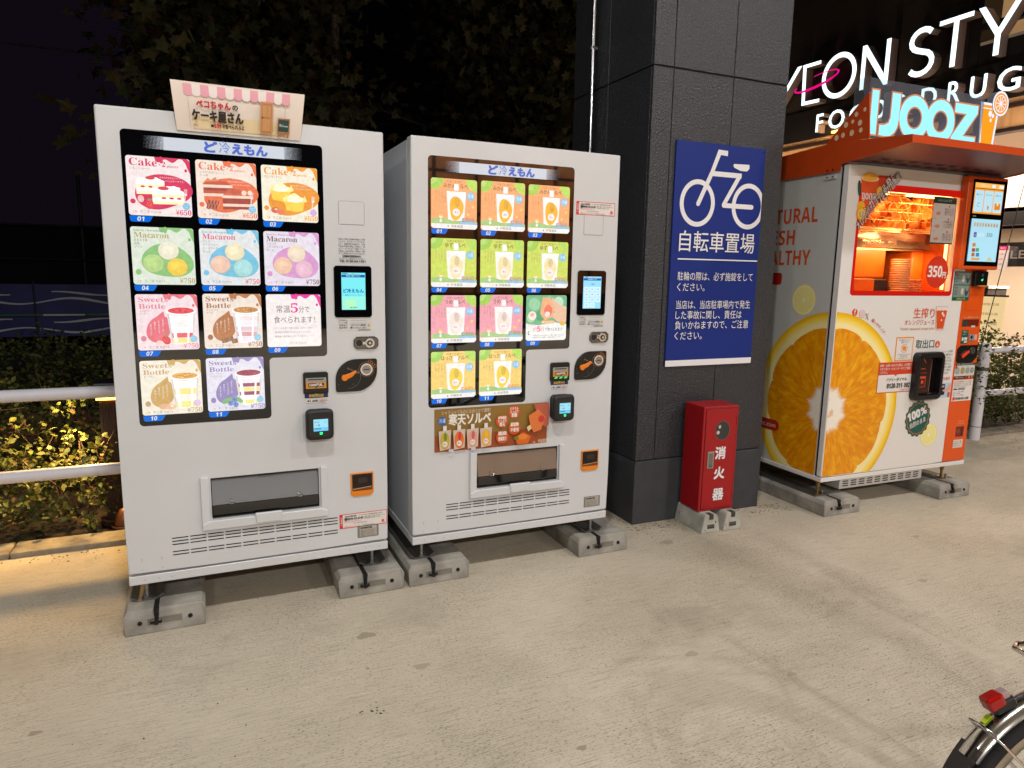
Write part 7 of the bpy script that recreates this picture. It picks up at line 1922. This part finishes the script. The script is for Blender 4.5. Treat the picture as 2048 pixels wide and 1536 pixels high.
facing('black_sign_panel', 'black panel with the white letters STYLE inside the shop entrance', 'sign', XS + 0.30, 2.66, bf)
def bf(t):
    q = MB(); q.box(-0.22, 0.22, 0, 0.03, 0.30, 1.24, mat((240, 208, 150), 0.55, emit=0.95), 0.004, 1); s = q.build('board', t)
    q = MB(); q.box(-0.235, 0.235, -0.006, 0.036, 1.241, 1.262, mat((70, 60, 54), 0.4)); q.box(-0.02, 0.02, 0.032, 0.05, 0.0, 1.2, mat((70, 60, 54), 0.4)); q.box(-0.2, 0.2, -0.1, 0.16, 0.0, 0.02, mat((70, 60, 54), 0.4)); q.build('stand', t)
    P = Print(-0.001); BR = mat((150, 120, 84), 0.5)
    for k, (a, b_) in enumerate((('1F', '10:00-22:00'), ('2F', '10:00-21:00'), ('ATM', '24時間'), ('薬局', '9:00-20:00'))):
        P.text(a, -0.17, 1.14 - k * 0.11, 0.028, BR); P.text(b_, -0.02, 1.14 - k * 0.11, 0.028, BR, w=0.18)
    for k in range(4): P.rect(-0.18 + 0.0 * k, 0.70 - k * 0.05, 0.10 - 0.03 * k, 0.706 - k * 0.05, BR)
    P.ring(0.02, 0.62, 0.05, 0.05, 0.012, mat((206, 60, 50), 0.5), n=24); P.build('lettering', s)
facing('opening_hours_board', 'pale lit opening hours board on a stand half hidden behind the shrubs', 'sign board', 8.62, 2.20, bf)
def bf(t):
    q = MB(); q.box(-0.9, -0.12, 0.1, 0.5, 0.05, 1.32, mat((44, 42, 44), 0.4)); q.box(-0.92, -0.10, 0.08, 0.52, 1.32, 1.35, mat((236, 230, 224), 0.4)); q.build('counter', t)
    q = MB(); q.lathe([(0.0, 1.36), (0.14, 1.37), (0.16, 1.48), (0.12, 1.56), (0.0, 1.58)], mat((206, 206, 196), 0.2), n=20, M=Matrix.Translation((-0.55, 0.2, 0))); q.build('bowl', t)
    q = MB(); q.box(-0.75, -0.35, 0.12, 0.16, 1.56, 1.66, mat((236, 190, 60), 0.4)); q.cyl((-0.32, 0.15, 1.35), (-0.26, 0.15, 1.75), 0.02, mat((220, 220, 220), 0.4), n=10); q.build('display_rack', t)
facing('service_counter', 'dark service counter with pale top inside the shop glass', 'counter', XS + 0.55, 2.9, bf)

# illuminated shop sign: deep letters on the fascia
LIT = mat((226, 250, 252), 0.4, emit=1.9); LSD = mat((120, 104, 100), 0.45)
sign = thing('illuminated_shop_sign', 'large white illuminated shop name letters with pink ring on the dark fascia', 'illuminated sign', (WXB, 0, 0), -PI / 2)
DEP = 0.13
def LET(polys, name='letter'):
    m = MB(); P = Print(-DEP - 0.001)
    for p in polys:
        p = [(-a, b) for a, b in p]
        m.prism(p, -DEP, 0.0, LSD); P.poly(p, LIT)
    o = m.build(name, sign); P.build('lit_face', o)
def LRING(cy, cz, rx, rz, wd, name='letter', m_=None, dep=DEP, a0=0, a1=360):
    m = MB(); n = 48; c = n + 1; vs = []
    for y in (-dep, 0):
        for d in (0, wd):
            for k in range(c): t = math.radians(a0 + (a1 - a0) * k / n); vs.append((-cy + (rx - d) * math.cos(t), y, cz + (rz - d) * math.sin(t)))
    fs = []
    for k in range(n):
        j = k + 1
        fs += [(k, j, c + j, c + k), (k, 2 * c + k, 2 * c + j, j), (c + k, c + j, 3 * c + j, 3 * c + k)]
    m.add(vs, fs, LSD); o = m.build(name, sign)
    P = Print(-dep - 0.001); P.ring(-cy, cz, rx, rz, wd, m_ or LIT, n=48, a0=a0, a1=a1); P.build('lit_face', o)
LET([[(5.36, 3.82), (5.29, 3.82), (4.86, 4.35), (4.78, 4.35), (4.90, 4.35)][:2] + [(4.84, 4.355), (4.92, 4.355)]])
LET([[(4.80, 3.81), (4.49, 3.80), (4.49, 3.845), (4.745, 3.855), (4.76, 4.305), (4.51, 4.30), (4.51, 4.345), (4.82, 4.352)]])
LRING(4.195, 4.075, 0.275, 0.285, 0.062)
LET([[(3.85, 3.81), (3.79, 3.81), (3.79, 4.22), (3.50, 3.80), (3.445, 3.80), (3.445, 4.335), (3.505, 4.335), (3.505, 3.93), (3.79, 4.345), (3.85, 4.345)]])
# S as a stroke
def stroke_poly(c, wd):
    L, R = [], []
    for i, p in enumerate(c):
        a = Vector(c[max(i - 1, 0)]); b_ = Vector(c[min(i + 1, len(c) - 1)]); d = (b_ - a).normalized(); n_ = Vector((-d.y, d.x)) * wd / 2
        L.append(tuple(Vector(p) + n_)); R.append(tuple(Vector(p) - n_))
    return L + R[::-1]
def spath(cy, z0, h, w_):
    r = h / 4 - 0.008; pts = []
    for k in range(10): t = math.radians(35 + 215 * k / 9); pts.append((-cy + w_ * math.cos(t), z0 + h * 0.745 + r * 0.92 * math.sin(t)))
    for k in range(11): t = math.radians(78 - 225 * k / 10); pts.append((-cy + w_ * 1.08 * math.cos(t), z0 + h * 0.26 + r * 0.98 * math.sin(t)))
    return pts
m = MB(); P = Print(-DEP - 0.001); sp_ = stroke_poly(spath(3.03, 3.80, 0.53, 0.135), 0.062)
hl = len(sp_) // 2
quads = [[sp_[i], sp_[i + 1], sp_[len(sp_) - 2 - i], sp_[len(sp_) - 1 - i]] for i in range(hl - 1)]
for qd in quads: m.prism(qd, -DEP, 0, LSD)
yl = P.lay()
for qd in quads:
    ar = sum(qd[i][0] * qd[(i + 1) % 4][1] - qd[(i + 1) % 4][0] * qd[i][1] for i in range(4))
    P.add([(p[0], yl, p[1]) for p in qd], [(0, 1, 2, 3) if ar > 0 else (3, 2, 1, 0)], LIT)
so_ = m.build('letter', sign); P.build('lit_face', so_)
LET([[(2.83, 4.285), (2.66, 4.285), (2.66, 3.80), (2.60, 3.80), (2.60, 4.285), (2.44, 4.285), (2.44, 4.335), (2.83, 4.335)]])
LET([[(2.39, 4.335), (2.32, 4.335), (2.155, 4.075), (1.99, 4.335), (1.92, 4.335), (2.125, 4.01), (2.125, 3.80), (2.185, 3.80), (2.185, 4.01)]])
LET([[(1.80, 4.335), (1.74, 4.335), (1.74, 3.85), (1.52, 3.85), (1.52, 3.80), (1.80, 3.80)]])
LET([[(1.40, 4.335), (1.10, 4.335), (1.10, 4.285), (1.34, 4.285), (1.34, 4.10), (1.12, 4.10), (1.12, 4.05), (1.34, 4.05), (1.34, 3.85), (1.10, 3.85), (1.10, 3.80), (1.40, 3.80)]])
# pink ring round the E and O
PK = mat((240, 10, 130), 0.4, emit=1.0)
m = MB(); P = Print(-DEP - 0.006); n = 60; cx_, cz_ = -4.565, 4.080; yl = P.lay(); vs = []
for k in range(n + 1):
    t = math.radians(-205 + 300 * k / n)
    wd = 0.022 + 0.050 * (0.5 - 0.5 * math.sin(t)); co, si = math.cos(0.14), math.sin(0.14)
    for d in (0, wd):
        x, z = (0.385 - d * 0.7) * math.cos(t), (0.085 - d * 0.5) * math.sin(t) - (0)
        vs.append((cx_ + x * co - z * si, yl, cz_ + x * si + z * co))
P.add(vs, [(2 * k, 2 * k + 2, 2 * k + 3, 2 * k + 1) for k in range(n)], PK); P.build('pink_ring', sign)
# small second line: FOOD & DRUG
sub = thing('illuminated_small_sign', 'row of small white illuminated letters FOOD & DRUG below the large sign letters', 'illuminated sign', (WXB, 0, 0), -PI / 2)
def small(ch, yc, w_):
    vs_, fs_ = glyphs(ch); k = 0.235 / 0.70
    wd = (vs_[:, 0].max() - vs_[:, 0].min()); kx = w_ / wd
    c = bpy.data.curves.new('t', 'FONT'); c.body = ch; c.size = 1.0; c.resolution_u = 3; c.extrude = 0.5; c.offset = 0.012
    o = bpy.data.objects.new('t', c); me = bpy.data.meshes.new_from_object(o)
    x0_ = min(v.co.x for v in me.vertices)
    m = MB(); vv = [(-yc - w_ / 2 + (v.co.x - x0_) * kx, -0.065 - v.co.z * 0.13, 3.402 + v.co.y * k) for v in me.vertices]
    m.add(vv, [tuple(p.vertices) for p in me.polygons], LSD); ob = m.build('letter', sub)
    P = Print(-0.1315); P.text(ch, -yc, 3.402, 0.235, LIT, al='c', w=w_, bold=0.02); P.build('lit_face', ob)
    bpy.data.objects.remove(o); bpy.data.curves.remove(c); bpy.data.meshes.remove(me)
for ch, yc, w_ in (('F', 4.45, 0.11), ('O', 4.17, 0.25), ('O', 3.84, 0.25), ('D', 3.53, 0.19), ('&', 3.22, 0.19), ('D', 2.87, 0.19), ('R', 2.57, 0.14), ('U', 2.30, 0.17), ('G', 1.98, 0.23)):
    small(ch, yc, w_)
# thin stay cable
q = MB(); q.tube([(6.58, 0.93, 0.80), (7.15, 0.93, 3.4)], 0.004, BLACK, n=6); tag(q.build('stay_cable'), 'thin black stay cable rising from the guard rail post beside the juice machine', 'cable')
# wooden building far behind the camera, seen only as a reflection
q = thing('timber_front', 'brown timber clad shop front reflected in the sorbet machine glass', 'building', (8.5, -13, 0))
for k in range(8):
    for j in range(4):
        m = MB(); m.box(-4.2 + k * 1.05, -3.25 + k * 1.05, 0, 0.06, 0.9 + j * 0.95, 1.78 + j * 0.95, WOOD); m.build('wood_panel', q)
m = MB(); m.box(-4.3, 4.3, -0.3, -0.002, 0, 4.9, BLACKM); m.build('wall', q)

# ------------------------------------------------------------------ bicycle, only its rear end is in view
BH = -0.362; LEAN = 0.17
bk_ = thing('bicycle', 'silver bicycle with red rear light and chrome mudguard at the right edge', 'bicycle', (1.832, -2.392, 0.0), BH)
bk_.rotation_euler = (-LEAN, 0, BH)
RW = 0.328
TY = mat((14, 13, 15), 0.75); RIM = mat((176, 166, 150), 0.3, metal=0.9)
ly = 1.12
def wheel(cx):
    q = MB(); n = 64
    pts = [(cx + (RW - 0.017) * math.cos(2 * PI * k / n), 0, RW + (RW - 0.017) * math.sin(2 * PI * k / n)) for k in range(n)]
    q.tube(pts, 0.018, TY, n=10, closed=True); w_ = q.build('wheel', bk_)
    q = MB()
    vs = []
    prof = ((-0.011, RW - 0.030), (-0.012, RW - 0.046), (-0.004, RW - 0.052), (0.004, RW - 0.052), (0.012, RW - 0.046), (0.011, RW - 0.030))
    for k in range(n):
        t = 2 * PI * k / n
        for yy, r in prof: vs.append((cx + r * math.cos(t), yy, RW + r * math.sin(t)))
    m_ = len(prof); q.add(vs, [(k * m_ + j, k * m_ + j + 1, ((k + 1) % n) * m_ + j + 1, ((k + 1) % n) * m_ + j) for k in range(n) for j in range(m_ - 1)], RIM, True); q.build('rim', w_)
    q = MB(); q.cyl((cx, -0.045, RW), (cx, 0.045, RW), 0.020, STEEL, n=16); q.cyl((cx, -0.07, RW), (cx, 0.07, RW), 0.005, STEEL, n=8); q.build('hub', w_)
    sm = None
    for k in range(32):
        a = 2 * PI * k / 32; b_ = a + (0.28 if k % 4 < 2 else -0.28); s_ = 1 if k % 2 else -1
        q = MB(); q.tube([(cx + 0.019 * math.cos(b_), 0.028 * s_, RW + 0.019 * math.sin(b_)), (cx + (RW - 0.05) * math.cos(a), 0.002 * s_, RW + (RW - 0.05) * math.sin(a))], 0.0011, STEEL, n=5); q.build('spoke', w_)
wheel(0.0)
wheel(ly)
def guard(cx, a0, a1):
    q = MB(); n = 40; prof = ((-0.026, -0.012), (-0.022, -0.002), (-0.012, 0.004), (0, 0.006), (0.012, 0.004), (0.022, -0.002), (0.026, -0.012)); vs = []
    for k in range(n + 1):
        t = math.radians(a0 + (a1 - a0) * k / n)
        for yy, d in prof: vs.append((cx + (RW + 0.024 + d) * math.cos(t), yy, RW + (RW + 0.024 + d) * math.sin(t)))
    m_ = len(prof)
    q.add(vs, [(k * m_ + j, k * m_ + j + 1, (k + 1) * m_ + j + 1, (k + 1) * m_ + j) for k in range(n) for j in range(m_ - 1)], mat((200, 196, 188), 0.16, metal=1.0), True)
    return q.build('mudguard', bk_)
gm = guard(0.0, 35, 144); guard(ly, 60, 190)
q = MB()
for k in range(5):
    t = math.radians(142 + k * 2.2); 
    q.box(-0.012, 0.012, -0.024, 0.024, -0.004, 0.004, mat((40, 34, 32), 0.5), M=Matrix.Translation(((RW + 0.022) * math.cos(t), 0, RW + (RW + 0.022) * math.sin(t))) @ Matrix.Rotation(-(t - PI / 2), 4, 'Y'))
q.build('mudguard_tip', gm)
q = MB(); t = math.radians(134); e = Vector(((RW + 0.036) * math.cos(t), 0, RW + (RW + 0.036) * math.sin(t)))
for s_ in (-1, 1): q.tube([(0, 0.055 * s_, RW), (e.x * 0.9, 0.034 * s_, RW + (e.z - RW) * 0.9), (e.x, 0.026 * s_, e.z), (e.x, 0.0, e.z + 0.002)], 0.0028, CHROME, n=8)
q.build('mudguard_stay', bk_)
# rear light
t = math.radians(125)
Mx = Matrix.Translation(((RW + 0.046) * math.cos(t), 0, RW + (RW + 0.046) * math.sin(t))) @ Matrix.Rotation(-(t - PI / 2) * 0.75, 4, 'Y') @ Matrix.Scale(0.66, 4)
lt = MB(); lt.box(-0.032, 0.040, -0.021, 0.021, -0.024, 0.010, BLACK, 0.008, 3, M=Mx); lo_ = lt.build('rear_light', bk_)
q = MB(); q.box(-0.044, 0.012, -0.022, 0.022, -0.010, 0.032, mat((150, 16, 12), 0.06), 0.010, 3, M=Mx); q.build('red_lens', lo_)
q = MB(); q.box(0.000, 0.034, -0.018, 0.018, 0.006, 0.028, mat((210, 180, 176), 0.08, trans=0.5), 0.008, 3, M=Mx); q.build('clear_lens', lo_)
t = math.radians(131)
q = MB(); q.box(-0.010, 0.010, 0.0, 0.012, 0.0, 0.002, mat((196, 220, 20), 0.4), M=Matrix.Translation(((RW + 0.0305) * math.cos(t), 0, RW + (RW + 0.0305) * math.sin(t))) @ Matrix.Rotation(-(t - PI / 2), 4, 'Y')); q.build('yellow_sticker', gm)
# rack, frame, saddle, handlebar
CR = mat((206, 200, 192), 0.12, metal=1.0)
q = MB(); z_ = RW + 0.395
q.tube([(0.36, -0.055, z_ - 0.01), (-0.04, -0.062, z_), (-0.130, -0.058, z_), (-0.158, -0.030, z_ + 0.002), (-0.164, 0.0, z_ + 0.003), (-0.158, 0.030, z_ + 0.002), (-0.130, 0.058, z_), (-0.04, 0.062, z_), (0.36, 0.055, z_ - 0.01)], 0.0055, CR, n=10)
for x_ in (0.10, 0.25, 0.40): q.tube([(x_, -0.058, z_ - 0.003), (x_, 0.058, z_ - 0.003)], 0.004, CR, n=8)
for s_ in (-1, 1): q.tube([(0.10, 0.060 * s_, z_), (0.01, 0.068 * s_, RW)], 0.004, CR, n=8)
q.build('rear_rack', bk_)
FR = mat((150, 154, 160), 0.25, metal=0.6)
q = MB()
for s_ in (-1, 1): q.tube([(0, 0.06 * s_, RW), (0.40, 0.03 * s_, 0.30)], 0.009, FR, n=10); q.tube([(0, 0.06 * s_, RW), (0.33, 0.02 * s_, 0.72)], 0.008, FR, n=10); q.tube([(ly, 0.055 * s_, RW), (ly - 0.07, 0.04 * s_, 0.68)], 0.010, FR, n=10)
q.tube([(0.42, 0, 0.29), (0.31, 0, 0.80)], 0.015, FR, n=12); q.tube([(0.42, 0, 0.30), (0.75, 0, 0.42), (ly - 0.10, 0, 0.76)], 0.018, FR, n=12); q.tube([(ly - 0.07, 0, 0.66), (ly - 0.12, 0, 0.95)], 0.017, FR, n=12); q.tube([(0.37, 0, 0.52), (0.72, 0, 0.52), (ly - 0.09, 0, 0.72)], 0.014, FR, n=10)
q.build('frame', bk_)
q = MB(); q.lathe([(0.0, 0.0), (0.09, 0.0), (0.11, 0.02), (0.10, 0.045), (0.05, 0.06), (0, 0.06)], BLACK, n=20, M=Matrix.Translation((0.28, 0, 0.86)) @ Matrix.Diagonal((1.25, 0.85, 1, 1))); q.cyl((0.31, 0, 0.78), (0.29, 0, 0.87), 0.012, CR, n=12); q.build('saddle', bk_)
q = MB(); q.tube([(ly - 0.30, -0.27, 0.98), (ly - 0.14, -0.24, 1.03), (ly - 0.10, -0.06, 1.00), (ly - 0.10, 0.06, 1.00), (ly - 0.14, 0.24, 1.03), (ly - 0.30, 0.27, 0.98)], 0.011, CR, n=10)
q.build('handlebar', bk_)
q = MB(); q.cyl((0.42, -0.06, 0.29), (0.42, 0.06, 0.29), 0.022, STEEL, n=14); q.tube([(0.42, -0.07, 0.29), (0.56, -0.08, 0.22)], 0.009, CR, n=8); q.tube([(0.42, 0.07, 0.29), (0.28, 0.08, 0.36)], 0.009, CR, n=8); q.box(0.52, 0.60, -0.17, -0.085, 0.205, 0.225, BLACK); q.box(0.24, 0.32, 0.085, 0.17, 0.355, 0.375, BLACK); q.build('crank', bk_)
